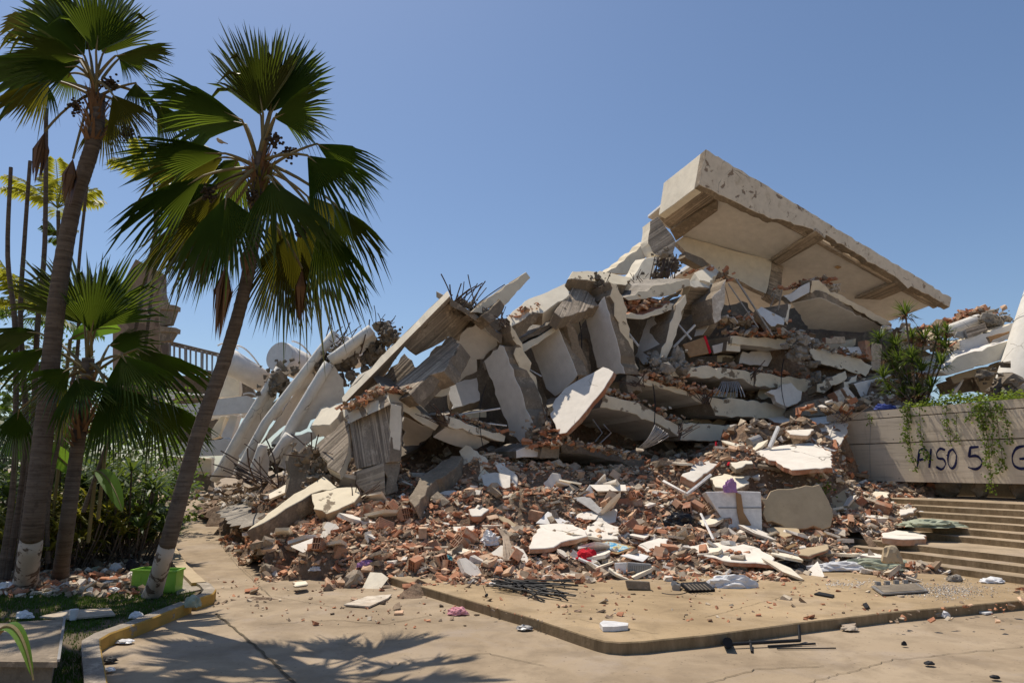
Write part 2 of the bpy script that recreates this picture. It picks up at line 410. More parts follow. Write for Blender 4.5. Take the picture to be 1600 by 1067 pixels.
# retaining wall with graffiti
WO = 16.0
WP = N*WO
def onw(px, py, proud=0.0): return onp(px, py, WP-N*proud, N)
wa = onw(1305, 751); wb = onw(1600, 755); ta, tb = wa.dot(U), wb.dot(U)-4.5
zb = 1.57; zt = 3.37; zg1 = onw(1450, 690).z; zg2 = onw(1450, 648).z
wall = empty('retaining_wall', su(WO, ta, zb), 'long pale board marked concrete wall with blue spray painted writing above the stairs', 'wall')
def wallband(z0, z1, d, tl, name, mats, n=30, thick=.3):
    mb = MB(); M0 = Matrix((( -U.x, 0, N.x, 0), (-U.y, 0, N.y, 0), (0, 1, 0, 0), (0, 0, 0, 1)))
    P = lambda o, t, z: su(o, t, z)
    mb.quad(P(WO-d, tl, z0), P(WO-d, tb, z0), P(WO-d, tb, z1), P(WO-d, tl, z1), 0)
    mb.quad(P(WO-d, tl, z1), P(WO-d, tb, z1), P(WO+thick, tb, z1), P(WO+thick, tl, z1), 0)
    mb.quad(P(WO-d, tl, z0), P(WO-d, tb, z0), P(WO+thick, tb, z0), P(WO+thick, tl, z0), 0)
    mb.quad(P(WO-d, tl, z0), P(WO-d, tl, z1), P(WO+thick, tl, z1), P(WO+thick, tl, z0), 0)
    mb.quad(P(WO+thick, tl, z0), P(WO+thick, tb, z0), P(WO+thick, tb, z1), P(WO+thick, tl, z1), 0)
    M1 = Matrix.Translation(su(WO, tl, z0)) @ Matrix(((-U.x, 0, -N.x, 0), (-U.y, 0, -N.y, 0), (0, 1, 0, 0), (0, 0, 0, 1)))
    return mb.build(name, mats, parent=wall, M=M1)
def m_wall():
    t = NT('board_marked_wall'); v = t.coords((.35, 7, 1), offs=False); n1 = t.noise(v, 2.2, 5, .6); n2 = t.noise(t.coords(offs=False), 1.2, 6, .6)
    c = t.mix(t.ramp(n2, [(.3, 0), (.7, 1)]), (.68, .58, .45), (.56, .47, .35))
    c = t.mix(t.ramp(n1, [(.3, .55), (.48, 0)]), c, (.36, .29, .21))
    ds = t.noise(t.coords((3, .25, 1), offs=False), 2.5, 5, .7)
    c = t.mix(t.ramp(ds, [(.55, 0), (.75, .4)]), c, (.32, .24, .16))
    vo = t.n('ShaderNodeTexVoronoi'); vo.inputs['Scale'].default_value = 1.6; vo.inputs['Randomness'].default_value = .15
    t.l(t.coords((1, 1, 0), offs=False), vo.inputs['Vector'])
    c = t.mix(t.ramp(vo.outputs['Distance'], [(.022, 1), (.03, 0)]), c, (.06, .045, .03))
    return t.fin(c, .9, t.bump(n1, .4, .01))
MW = m_wall()
wallband(zb, zg1-.014, 0, ta, 'lower_panel', [MW]); wallband(zg1+.014, zg2-.012, 0, ta+.05, 'upper_panel', [MW]); wallband(zg2+.012, zt, 0.0, ta+.12, 'coping', [MW])
mb = MB(); 
for zc in (zg1, zg2): mb.quad(su(WO+.03, ta, zc-.02), su(WO+.03, tb, zc-.02), su(WO+.03, tb, zc+.02), su(WO+.03, ta, zc+.02))
mb.build('groove', M['dark'], parent=wall)
def stroke(mb, pts, w=.028, proud=.006):
    P = [onw(x, y, proud) for x, y in pts]
    # smooth
    Q = []
    for i in range(len(P)-1):
        p0, p1, p2, p3 = P[max(i-1, 0)], P[i], P[i+1], P[min(i+2, len(P)-1)]
        for s in range(6):
            t = s/6; Q.append(.5*((2*p1)+(p2-p0)*t+(2*p0-5*p1+4*p2-p3)*t*t+(3*p1-p0-3*p2+p3)*t**3))
    Q.append(P[-1])
    for i in range(len(Q)-1):
        a, b = Q[i], Q[i+1]; t = (b-a)
        if t.length < 1e-4: continue
        t.normalize(); s = t.cross(N).normalized()*w*(.75+.35*math.sin(i*.37+w*900)+rnd.uniform(-.08, .08)); a = a-t*w*.3; b = b+t*w*.3; e = V((0, 0, 0))+N*(-.0004*(i % 5))
        mb.quad(a-s+e, b-s+e, b+s+e, a+s+e)
z7 = lambda *p: [(1340+x/3.138, 460+y/3.138) for x, y in p]
for nm, ss in (('letter_p', [[(303, 762), (298, 805), (292, 848)], [(303, 764), (325, 757), (344, 772), (341, 796), (305, 812)]]),
               ('letter_i', [[(360, 758), (352, 848)]]),
               ('letter_s', [[(428, 762), (405, 756), (388, 778), (394, 802), (422, 808), (430, 835), (412, 857), (386, 845)]]),
               ('letter_o', [[(466, 757), (446, 778), (444, 828), (462, 853), (480, 832), (483, 785), (464, 757)]]),
               ('digit_five', [[(592, 747), (552, 750)], [(552, 750), (547, 795)], [(547, 795), (585, 792), (609, 818), (600, 845), (575, 856), (543, 847)]]),
               ('letter_g', [[(818, 742), (778, 755), (758, 800), (772, 842), (818, 852), (838, 805)], [(795, 806), (840, 803)]])):
    mb = MB()
    for q in ss: stroke(mb, z7(*q))
    mb.build(nm, M['ink'], parent=wall)
# ================================================================ GENERIC PIECES
def plate(name, label, cat, pts, ext, mats=('white', 'conc', 'dark'), side=None, jit=.024, seg=.17, parent=None, group=None, tj=.02, notch=.055, flatedges=()):
    """pts: (px,py[,d]); first three with d fix the plane. ext: thickness (m, away from viewer) or world vector."""
    A, B, C3 = [W(*p) for p in pts if len(p) == 3][:3]
    nr = (B-A).cross(C3-A).normalized()
    P = [onp(p[0], p[1], A, nr) for p in pts]
    cen = sum(P, V((0, 0, 0)))/len(P)
    if nr.dot(CAM-cen) < 0: nr = -nr
    E = -nr*ext if isinstance(ext, (int, float)) else V(ext)
    x = (P[1]-P[0]).normalized(); y = nr.cross(x)
    pts2 = []; eid = []
    n = len(P)
    for i in range(n):
        a, b = P[i], P[(i+1) % n]; L = (b-a).length; k = max(1, int(L/seg)) if jit else 1
        d = (b-a).normalized(); pn = d.cross(nr)
        for s in range(k):
            p = a.lerp(b, s/k)
            if s and i not in flatedges:
                j = jit*(rnd.uniform(-1, 1)+.8*noise.noise(p*2.0))
                if notch and rnd.random() < .12: j -= notch*(1 if pn.dot(p-cen) > 0 else -1)
                p = p+pn*j + d*rnd.uniform(-.3, .3)*L/k
            elif jit: p = p+V((rnd.uniform(-1, 1), rnd.uniform(-1, 1), rnd.uniform(-1, 1)))*jit*.25
            p = p-nr*(p-A).dot(nr)
            pts2.append(p); eid.append(i)
    m = len(pts2)
    bk = [p+E+(V((rnd.uniform(-1, 1), rnd.uniform(-1, 1), rnd.uniform(-1, 1)))*tj if tj else V((0, 0, 0))) for p in pts2]
    mb = MB(); names = list(mats); side = side or {}
    for v_ in side.values():
        if v_ not in names: names.append(v_)
    mb.add(pts2+bk, [list(range(m))], 0)
    mb.f.append([m+i for i in reversed(range(m))]); mb.m.append(2)
    for i in range(m):
        j = (i+1) % m; s = names.index(side[eid[i]]) if eid[i] in side else 1
        mb.f.append([i, m+i, m+j, j]); mb.m.append(s)
    Mx = Matrix(((x.x, y.x, nr.x, cen.x), (x.y, y.y, nr.y, cen.y), (x.z, y.z, nr.z, cen.z), (0, 0, 0, 1)))
    o = mb.build(name, [M[q] for q in names], parent=parent, M=Mx)
    bev = o.modifiers.new('edge', 'BEVEL'); bev.width = .012; bev.segments = 1; bev.limit_method = 'ANGLE'; bev.angle_limit = R(50)
    if parent is None: prop(o, label, cat, group)
    elif label: o['label'] = label
    return o
def strip(name, label, cat, top, bot, dL, dR, ext, mats=('cream', 'conc', 'dark'), topm='grey', botm='ceil', **k):
    """a slab edge seen in the picture as a band: top and bot run left to right, ext goes back into the building"""
    xl, xr = top[0][0], top[-1][0]
    dd = lambda p: dL+(dR-dL)*(p[0]-xl)/(xr-xl)
    pts = [(*top[0], dL), (*top[-1], dR)] ; P = [(*top[0], dL)]+[tuple(p) for p in top[1:-1]]+[(*top[-1], dR)]
    b = list(reversed(bot)); P += [(*b[0], dd(b[0])-.05)]+[tuple(p) for p in b[1:]]
    nt = len(top)-1; side = {i: topm for i in range(nt)}
    for i in range(nt+1, nt+len(bot)): side[i] = botm
    return plate(name, label, cat, P, ext, mats, side=side, **k)
# ================================================================ COLLAPSED BUILDING
def fd(px): 
    k = (px-CX)/F
    return (16.5+.45*3.1)/(1-.45*k)
def B(l, up=0, r=0): return U*l+Z*up+N*r
def S(name, label, cat, top, bot, off=0, ext=None, dr=0, **k):
    return strip(name, label, cat, top, bot, fd(top[0][0])+off, fd(top[-1][0])+off+dr, ext or B(4, .3), **k)
def PL(name, label, cat, pts, ds, ext, **k):
    """ds: depths of the first, second and third listed anchor points (offsets from the facade)"""
    q = []
    for i, p in enumerate(pts):
        if i in ds: q.append((p[0], p[1], fd(p[0])+ds[i]))
        else: q.append(p)
    return plate(name, label, cat, q, ext, **k)
def WALL(label, pts, ds, th=.55, mats=('white', 'conc', 'dark'), side=None, name='broken_panel', **k):
    return PL(name, label, 'concrete panel', pts, ds, N*th, mats=mats, side=side, **k)
# ---- the great tilted roof
roof = empty('tilted_roof', W(1040, 420, 22.5), 'huge weathered cream roof block tilted against the sky above the rubble', 'roof')
A = W(1093, 262, 21); Bq = W(1029, 316, 23.2); C_ = W(1477, 478, 26.4)
pn = (Bq-A).cross(C_-A).normalized()
if pn.z < 0: pn = -pn
fx = (C_-A).normalized(); fy = (Bq-A).normalized()
def pp(px, py, up=0): return onp(px, py, A+pn*up, pn)
def pplate(name, px, up0, th, mats, jit=.015, side=None):
    P = [pp(x, y, up0) for x, y in px]; q = []
    c = sum(P, V((0, 0, 0)))/len(P)
    return wpoly(name, P, pn*th, mats, jit)
def wpoly(name, P, E, mats, jit=.015, seg=.35, parent=None, side=None, bev=.015):
    n = len(P); nr = (P[1]-P[0]).cross(P[2]-P[0]).normalized(); pts = []; eid = []
    for i in range(n):
        a, b = P[i], P[(i+1) % n]; k = max(1, int((b-a).length/seg)) if jit else 1
        for s in range(k):
            p = a.lerp(b, s/k); 
            if s and jit: p = p+(b-a).normalized().cross(nr)*rnd.uniform(-jit, jit)
            pts.append(p); eid.append(i)
    m = len(pts); mb = MB(); mb.add(pts+[p+E for p in pts], [list(range(m)), [m+i for i in reversed(range(m))]], 0)
    side = side or {}
    for i in range(m):
        j = (i+1) % m; mb.f.append([i, m+i, m+j, j]); mb.m.append(side.get(eid[i], 1))
    x = (P[1]-P[0]).normalized(); y = nr.cross(x); c = sum(P, V((0, 0, 0)))/n
    Mx = Matrix(((x.x, y.x, nr.x, c.x), (x.y, y.y, nr.y, c.y), (x.z, y.z, nr.z, c.z), (0, 0, 0, 1)))
    o = mb.build(name, [M[q] for q in mats], parent=parent or roof, M=Mx)
    if bev:
        bv = o.modifiers.new('edge', 'BEVEL'); bv.width = bev; bv.segments = 2; bv.limit_method = 'ANGLE'; bv.angle_limit = R(50)
    return o
LR = (C_-A).length
A1 = W(1103, 233, 21.1)       # top of the corner
upA = A1-A; C1 = W(1487, 465, 26.5); upC = C1-(A+fx*LR)
At = A; Ct = A+fx*LR
yl = (Bq-A).length
# fascia and left face as thick walls (mitred end to end)
fi = fy*.28
plate('fascia', None, None, [(1103, 233, 21.1), (1487, 465, 26.5), (1484, 480), (1424, 447), (1419, 451), (1403, 435), (1291, 367), (1288, 372), (1269, 358), (1180, 331), (1093, 289, 21.0)], fi, mats=('roof', 'conc', 'roof'), side={0: 'roof', 1: 'roof'}, parent=roof, jit=.02, seg=.2)
Al = W(1093, 289, 21.0); Bl = W(1029, 337, 23.2)
e0 = At+fi+fy*.002; B1 = W(1037, 286, 23.2)
wpoly('end_face', [Al+fi+fy*.004, A1+fi+fy*.004, B1, Bl], fx*.3, ['cream2', 'cream2'], jit=.012)
# deck above the coffers
dk = .12
D0 = At+fy*.28+fx*.3+pn*dk
Dt = [D0, D0+fx*(LR-.5), D0+fx*(LR-.5)+fy*3.6, D0+fy*(yl+.9)]
wpoly('soffit', Dt, pn*.12, ['ceil', 'ceil'], jit=0)
w2 = At+fx*3.0+fy*2.0
wpoly('rear_soffit', [D0+fx*3.3+fy*3.0+pn*.01, D0+fx*(LR-1)+fy*3.0+pn*.01, D0+fx*(LR-1)+fy*7, D0+fx*3.3+fy*7], pn*.2, ['ceil', 'ceil'], jit=0)
# rim lip along fascia and end, ribs
wpoly('rim_beam', [At+fi+fy*.003+fx*.303, Ct+fi+fy*.003-fx*.1, Ct+fy*.46-fx*.1, At+fy*.46+fx*.3], pn*(dk-.005), ['board', 'board'], jit=.02)
pplate('rim_beam', [(1030, 341), (1094, 292), (1120, 310), (1046, 357)], -.03, dk+.02, ['board', 'board'])
pplate('rib', [(1047, 360), (1121, 313), (1121, 330), (1056, 377)], -.12, dk+.11, ['conc', 'conc'])
pplate('rib', [(1204, 407), (1275, 361), (1290, 373), (1217, 415)], -.02, dk+.0, ['board', 'board'])
pplate('rib', [(1335, 467), (1404, 438), (1421, 450), (1376, 469)], -.02, dk+.0, ['board', 'board'])
pplate('dark_hole_patch', [(1298, 390), (1308, 383), (1327, 389), (1313, 398)], dk-.03, .025, ['dark', 'board'], jit=0)  # dark plate paints in the darkness of a square hole
pplate('ceiling_rose', [(1303, 418), (1309, 415), (1315, 418), (1309, 421)], dk-.03, .02, ['wood', 'board'], jit=0)
# hanging back wall of the first bay
q0 = pp(1068, 369, dk-.01); q1 = pp(1206, 407, dk-.01)
wn = (q1-q0).cross(pn).normalized()
def bw(px, py): return onp(px, py, q0, wn)
wpoly('rear_wall', [q0, q1, bw(1197, 459), bw(1160, 441), bw(1120, 422), bw(1098, 404), bw(1072, 394), bw(1056, 378)], -wn*.25 if wn.dot(CAM-q0) > 0 else wn*.25, ['cream2', 'board'], jit=.04)
q2 = pp(1214, 414, dk)
wpoly('pier', [q1+fx*.03, q1+fx*.65, bw(1218, 470), bw(1199, 459)], -wn*.5 if wn.dot(CAM-q0) > 0 else wn*.5, ['board', 'board'], jit=.02)
# ragged paint flakes line, columns below the corner
pc = W(1055, 470, 22.8)
plate('column_head', None, None, [(1016, 346, 23.0), (1028, 338, 22.9), (1056, 377, 22.4), (1054, 402), (1024, 398), (1013, 380)], B(.6, 0, .1), mats=('board', 'cream2', 'conc'), side={0: 'cream2', 5: 'cream2'}, parent=roof)
plate('column_stub', None, None, [(1008, 404, 22.7), (1033, 401, 22.5), (1014, 443, 22.3), (982, 444)], B(.6, .1), mats=('cream2', 'cream2', 'conc'), parent=roof)
def tangle(name, label, cat, segs, m='rebar', rad=.012, parent=None, group=None):
    mb = MB()
    for s in segs: mb.tube(s, rad*rnd.uniform(.7, 1.2), 5)
    o = mb.build(name, M[m], parent=parent)
    return o if parent else prop(o, label, cat, group)
def bezier(a, b, c, n=7): return [a*(1-t)**2+b*2*t*(1-t)+c*t*t for t in [i/n for i in range(n+1)]]
def rocky(name, pts, label=None, cat='rubble', m='grey', r=.25, n=14, parent=None, group=None, sz=(.5, 1)):
    """a clump of shattered concrete: lumps packed along image points (px,py,d)"""
    mb = MB(); P = [W(*p) for p in pts]
    for i in range(n):
        k = rnd.random()*(len(P)-1); a = P[int(k)].lerp(P[min(int(k)+1, len(P)-1)], k-int(k))
        c = a+V((rnd.gauss(0, 1), rnd.gauss(0, 1), rnd.gauss(0, 1)))*r*.5; s = r*rnd.uniform(*sz)
        lump(mb, c, s*.7, 2, 0, .8, .7)
        for _ in range(7):
            c2 = c+V((rnd.gauss(0, 1), rnd.gauss(0, 1), rnd.gauss(0, 1)))*s*.65; z_ = s*rnd.uniform(.12, .4)
            mb.box(c2, (z_*1.5, z_, z_*.8), V((rnd.random(), rnd.random(), rnd.random())).to_track_quat('Z', 'Y').to_matrix(), 0, z_*.3)
    o = mb.build(name, M[m], parent=parent)
    if parent is None: prop(o, label, cat, group)
    return o
ICO = None
def ico(sub=2):
    global ICO
    if ICO is None: ICO = {}
    if sub not in ICO:
        bm = bmesh.new(); bmesh.ops.create_icosphere(bm, subdivisions=sub, radius=1)
        ICO[sub] = ([v.co.copy() for v in bm.verts], [[v.index for v in f.verts] for f in bm.faces]); bm.free()
    return ICO[sub]
def lump(mb, c, s, sub=2, mi=0, flat=1.0, amp=.45):
    vs, fs = ico(sub); o = V((rnd.random()*50, rnd.random()*50, rnd.random()*50))
    q = V((rnd.random(), rnd.random(), rnd.random()-.5)).to_track_quat('Z', 'Y').to_matrix(); sc = V((rnd.uniform(.7, 1.3), rnd.uniform(.7, 1.2), rnd.uniform(.55, 1)*flat))
    out = []
    for v in vs:
        k = 1+amp*noise.noise(v*1.3+o)+amp*.5*noise.noise(v*3.1+o)
        w = V((v.x*sc.x, v.y*sc.y, v.z*sc.z))*k*s
        out.append(c+q @ w)
    mb.add(out, fs, mi)
rocky('rebar_core', [(1020, 438, 22.3), (1040, 405, 22.3), (1050, 425, 22.2), (1030, 412, 22.3)], m='dark', r=.3, n=16, parent=roof)
tangle('rebar_core', None, None, [[W(1024+i*2.3+rnd.uniform(-2, 2), 401+rnd.uniform(-4, 8), 22.0), W(1020+i*2.2+rnd.uniform(-4, 4), 425, 21.8), W(1014+i*2.6+rnd.uniform(-3, 3), 446, 21.9)] for i in range(16)], parent=roof, rad=.02)
plate('fallen_beam', 'slender sunlit cream beam leaning from the roof column down to the left', 'beam', [(948, 426, 24), (1012, 376, 23.4), (1012, 399, 23.4), (983, 429)], B(.5, .1), mats=('cream2', 'cream', 'conc'), jit=.01)
plate('fallen_beam', 'short cream beam seen through the gap below the roof rear wall', 'beam', [(1072, 393, 23.0), (1098, 404, 23.3), (1107, 413, 23.3), (1098, 418), (1070, 402)], B(.4), mats=('conc', 'conc', 'conc'), jit=.01)
# ---- slabs of the left middle
PL('tilted_slab', 'long tilted slab edge with board marked underside running up to the tuft of bent rebar', 'concrete slab',
   [(536, 632), (703, 463), (708, 474), (633, 541), (617, 562), (591, 602), (556, 622)], {0: .4, 1: -.4, 4: 1.3}, Z*.2+U*.25, mats=('board', 'cream2', 'dark'), jit=.01)
PL('tilted_slab', 'brown board marked coffer underside below the bent rebar tuft', 'concrete slab',
   [(632, 541), (703, 474), (743, 500), (735, 512), (722, 537), (707, 526), (650, 556)], {0: .7, 1: .5, 4: 1.6}, .3, mats=('board', 'conc', 'dark'), jit=.01)
S('concrete_beam', 'brown concrete beam sloping down right from the bent rebar tuft', 'beam', [(703, 466), (729, 482), (786, 522)], [(703, 477), (743, 501), (784, 538)], .3, B(1.2, .5), mats=('conc', 'conc', 'dark'), jit=.015)
PL('soffit_slab', 'white ceiling slab with a ragged lower edge behind the wedge shaped beam', 'concrete slab',
   [(744, 505), (781, 536), (756, 561), (745, 562), (745, 580), (728, 588), (717, 597), (700, 590), (688, 584), (700, 545), (722, 520)], {0: .9, 1: .8, 6: 2.2}, .35, mats=('ceil', 'conc', 'dark'), jit=.04)
PL('concrete_beam', 'thick pale beam with board marks standing on end at the left of the heap', 'beam',
   [(617, 600), (707, 527), (719, 536), (693, 580), (669, 587), (640, 617)], {0: -.1, 1: .5, 5: -.9}, V((.28, .35, -.3)), mats=('board', 'conc', 'conc'), jit=.02)
PL('concrete_beam', 'weathered block face under the thick pale beam', 'beam',
   [(640, 618), (669, 589), (693, 582), (717, 545), (700, 585), (674, 615), (655, 633)], {0: -.85, 1: -.65, 6: -.8}, .45, mats=('conc', 'conc', 'dark'), jit=.02)
PL('floor_slab_piece', 'small cream slab wedge in the shade under the thick pale beam', 'slab piece', [(668, 622), (701, 590), (704, 608), (700, 617)], {0: .1, 1: .2, 2: .2}, .3, mats=('cream2', 'conc', 'conc'))
PL('broken_slab', 'cream hexagonal slab end thrust up into the sky right of the rebar tuft', 'concrete slab',
   [(735, 488), (770, 461), (822, 425), (829, 434), (808, 455), (789, 477), (779, 467), (756, 490)], {0: .2, 2: 1.6, 5: .8}, .5, mats=('cream', 'conc', 'conc'), side={4: 'cream2', 5: 'cream2'}, jit=.03)
PL('broken_slab', 'grey cut end of the upthrust hexagonal slab', 'concrete slab', [(751, 493), (781, 467), (789, 478), (784, 490), (765, 505)], {0: 0, 1: .2, 4: 0}, .5, mats=('conc', 'conc', 'conc'), jit=.02)
PL('broken_slab', 'broad cream slab top with brick dust sloping down left on the ridge', 'concrete slab',
   [(790, 497), (820, 470), (884, 442), (890, 461), (848, 489), (832, 488), (797, 512)], {0: .1, 2: .7, 4: -.1}, .42, mats=('cream2', 'conc', 'conc'), side={3: 'cream2'}, jit=.03)
PL('broken_slab', 'dark cut face under the broad cream slab on the ridge', 'concrete slab', [(797, 513), (832, 490), (848, 491), (822, 520), (807, 531)], {0: -.05, 2: .0, 4: .1}, .5, mats=('conc', 'conc', 'conc'), jit=.02)
PL('soffit_slab', 'shaded brown slab underside on the ridge left of the leaning column head', 'concrete slab',
   [(887, 462), (899, 437), (930, 466), (936, 478), (878, 497), (866, 488)], {0: .4, 1: 1.4, 3: .3}, .4, mats=('board', 'conc', 'dark'), side={0: 'cream2', 1: 'cream2'}, jit=.02)
PL('soffit_slab', 'white slab underside with torn edge behind the second white wall', 'concrete slab', [(874, 494), (934, 478), (922, 487), (915, 500), (904, 524), (884, 520)], {0: 1.0, 1: .8, 4: 2.4}, .3, mats=('ceil', 'conc', 'dark'))
S('slab_edge', 'cream slab edge resting on the second white wall', 'concrete slab', [(808, 541), (840, 527), (871, 507)], [(812, 554), (840, 538), (874, 513)], .1, B(2.5, -.1), jit=.02)
S('slab_edge', 'thin dark floor edge under the broad ridge slab', 'concrete slab', [(806, 533), (850, 510), (889, 484)], [(808, 540), (850, 519), (889, 491)], .3, B(2.5, .2), mats=('conc', 'conc', 'dark'), jit=.02)
# ---- leaning white walls
WALL('tall narrow white wall panel leaning left of the middle with jagged cream edge', [(756, 564), (780, 539), (787, 541), (812, 605), (834, 668), (831, 683), (812, 691), (797, 680)], {0: 1.1, 2: 0, 6: -.1}, .5, side={2: 'conc', 3: 'conc'})
PL('panel_edge', 'jagged cream and concrete edge strip beside the tall narrow white panel', 'concrete panel', [(797, 508), (806, 518), (824, 557), (840, 597), (848, 633), (862, 674), (850, 678), (838, 650), (822, 604), (803, 553)], {0: -0.25, 3: -0.35, 5: -0.35}, B(1.2), mats=('cream', 'conc', 'dark'), jit=.05)
WALL('squarish white wall panel with ragged foot, second from the left', [(829, 543), (870, 509), (886, 545), (902, 586), (886, 604), (867, 619), (853, 607)], {0: 1.3, 1: .1, 4: 0}, .35, side={1: 'conc', 2: 'conc'})
PL('panel_edge', 'narrow torn edge of the squarish second white panel', 'concrete panel', [(877, 482), (884, 480), (903, 524), (922, 583), (913, 588), (893, 545)], {0: -0.25, 2: -0.35, 3: -0.35}, B(1.3), mats=('conc', 'conc', 'dark'), jit=.03)
WALL('tall white wall panel leaning right under the grey ridge column', [(915, 497), (927, 487), (944, 463), (960, 520), (976, 584), (960, 585), (933, 575)], {0: 1.0, 2: 0, 5: 0}, .5, side={2: 'conc', 3: 'conc'})
PL('panel_edge', 'pier edge with peeling cream paint right of the tall leaning panel', 'concrete panel', [(952, 440), (964, 446), (976, 475), (981, 505), (990, 543), (998, 576), (985, 582), (970, 520), (954, 462)], {0: -0.25, 3: -0.35, 5: -0.35}, B(1.2), mats=('cream', 'conc', 'dark'), jit=.05)
WALL('white wall panel leaning the other way, below the brick filled trough', [(1025, 490), (1054, 478), (1043, 515), (1028, 560), (1018, 564), (1005, 570), (991, 557), (1011, 500)], {0: .9, 1: 0, 5: .5}, .3, side={1: 'conc', 2: 'conc'})
PL('panel_edge', 'pale torn edge of the panel leaning the other way', 'concrete panel', [(1056, 476), (1071, 460), (1073, 472), (1062, 505), (1051, 540), (1040, 566), (1029, 561), (1045, 515)], {0: -0.35, 1: -0.35, 5: -0.35}, B(1.0), mats=('cream2', 'conc', 'dark'), jit=.03)
WALL('small grey white wall panel in shadow near the ridge block', [(1084, 526), (1093, 487), (1117, 460), (1116, 487), (1106, 512), (1097, 524)], {0: .9, 1: .8, 3: .1}, .3)
PL('panel_edge', 'broken upright pier edge with cream flakes left of the slanting poles', 'concrete panel', [(1112, 466), (1126, 452), (1135, 436), (1133, 465), (1127, 499), (1117, 506)], {0: -0.35, 2: -0.35, 4: -0.35}, B(1.0), mats=('chip', 'conc', 'dark'), jit=.04)
# ---- slabs over the trough and the ridge
PL('broken_slab', 'weathered slab lying flat on the ridge at the skyline centre', 'concrete slab', [(886, 437), (895, 424), (937, 423), (987, 434), (978, 446), (925, 439)], {0: .6, 2: 1.2, 4: .6}, .45, mats=('cream', 'conc', 'conc'))
PL('slab_piece', 'cream triangular slab piece hanging under the flat ridge slab', 'slab piece', [(962, 442), (988, 446), (975, 463), (966, 458)], {0: 1, 1: 1, 2: 1.3}, .3, mats=('cream2', 'conc', 'conc'))
S('slab_edge', 'upper slab edge over the brick filled trough', 'concrete slab', [(974, 464), (1025, 445), (1078, 436)], [(982, 470), (1041, 463), (1079, 447)], .2, B(3, .8), jit=.03)
PL('soffit_slab', 'brown slab underside right of the brick filled trough', 'concrete slab', [(1079, 447), (1124, 452), (1112, 462), (1090, 485), (1064, 503), (1073, 470)], {0: .2, 1: .5, 4: 1.8}, .3, mats=('board', 'cream2', 'dark'), jit=.02)
S('slab_edge', 'lower slab edge holding the brick filled trough', 'concrete slab', [(971, 490), (1005, 492), (1053, 474)], [(976, 497), (1005, 499), (1056, 483)], -.1, B(1.8, .7), topm='brickf', jit=.02)
PL('slab_edge', 'thin broken slat between the two trough slabs', 'concrete slab', [(1008, 474), (1040, 464), (1066, 452), (1062, 459), (1040, 470)], {0: .3, 1: .3, 2: .35}, .15, mats=('conc', 'conc', 'conc'))
PL('ridge_block', 'sunlit cream beam stub on the ridge under the roof', 'beam', [(1085, 426), (1113, 413), (1124, 425), (1110, 442), (1094, 438)], {0: .9, 1: 1.6, 3: .4}, .4, mats=('cream2', 'cream2', 'conc'), jit=.012)
# ---- slab under the roof and the pocket of debris
under = empty('upper_slab', W(1290, 490, 23.5), 'tilted floor slab with white left end and cream edge hanging under the big roof', 'concrete slab')
plate('slab_end', None, None, [(1223, 462, 22.2), (1266, 440, 21.9), (1265, 457, 21.9), (1236, 472)], B(.4, 0, .2), mats=('white', 'conc', 'conc'), parent=under, jit=.01)
plate('slab_edge', None, None, [(1268, 438, 21.8), (1280, 438, 21.9), (1294, 451, 22.2), (1340, 476), (1393, 505, 24.4), (1390, 513), (1340, 486), (1294, 460), (1282, 464), (1266, 457)], B(.45, .1), mats=('cream2', 'conc', 'conc'), parent=under, jit=.02)
plate('soffit', None, None, [(1237, 474, 22.3), (1282, 465, 22.0), (1386, 513, 24.3), (1345, 520), (1262, 514)], Z*.25, mats=('ceil', 'conc', 'conc'), parent=under, jit=.01)
plate('dark_beam', None, None, [(1279, 484, 22.9), (1313, 470, 22.7), (1322, 476, 22.9), (1297, 494)], Z*.2, mats=('dark', 'dark', 'conc'), parent=under, jit=.01)
rocky('slab_rubble', [(1262, 441, 22.4), (1285, 440, 22.7), (1310, 452, 23)], m='chip', r=.14, n=20, parent=under)
PL('channel_beam', 'small white trough shaped beam end with raised lip left of the upper slab', 'beam', [(1180, 484), (1190, 479), (1227, 499), (1225, 508), (1206, 510)], {0: -.3, 1: -.2, 3: -.8}, .3, mats=('white', 'conc', 'conc'))
PL('channel_beam', 'upright concrete lip of the trough shaped beam', 'beam', [(1231, 474), (1237, 477), (1231, 508), (1226, 500)], {0: -.6, 1: -.6, 2: -.7}, B(1.2, .1), mats=('cream2', 'conc', 'conc'))
PL('slab_piece', 'long pale shard sliding down below the upper slab soffit', 'slab piece', [(1206, 510), (1222, 509), (1252, 532), (1222, 527)], {0: -.3, 1: -.3, 2: -.3}, .2, mats=('chip', 'conc', 'conc'))
for i, (a, b, r) in enumerate((((1150, 436), (1207, 524), .035), ((1138, 443), (1185, 512), .03), ((1204, 466), (1208, 458), .02), ((1216, 484), (1222, 453), .022), ((1204, 478), (1212, 461), .02))):
    tangle('leaning_pole', ['long grey pole leaning against the upper debris', 'second grey pole crossing behind the longer one', 'thin bent rail end by the upper slab', 'thin upright rail post by the upper slab', 'thin slanting rail post by the upper slab'][i], 'pole', [[W(a[0], a[1], fd(a[0])-.6), W(b[0], b[1], fd(b[0])-1.1)]], 'steel', r)
tangle('white_pipe', 'thin white pipe leaning in the gap behind the white panels', 'pipe', [[W(1052, 543, 20.3), W(1086, 508, 20.6)]], 'whitep', .04)
tangle('white_pipe', 'thin white pipe crossing the first one near the brown board', 'pipe', [[W(1058, 505, 20.6), W(1080, 530, 20.2)]], 'whitep', .035)
PL('wood_board', 'brown board standing in the debris below the ridge', 'board', [(1066, 538), (1100, 526), (1108, 552), (1078, 558)], {0: -.1, 1: -.2, 3: -.3}, .05, mats=('cardb', 'cardb', 'cardb'), jit=0)
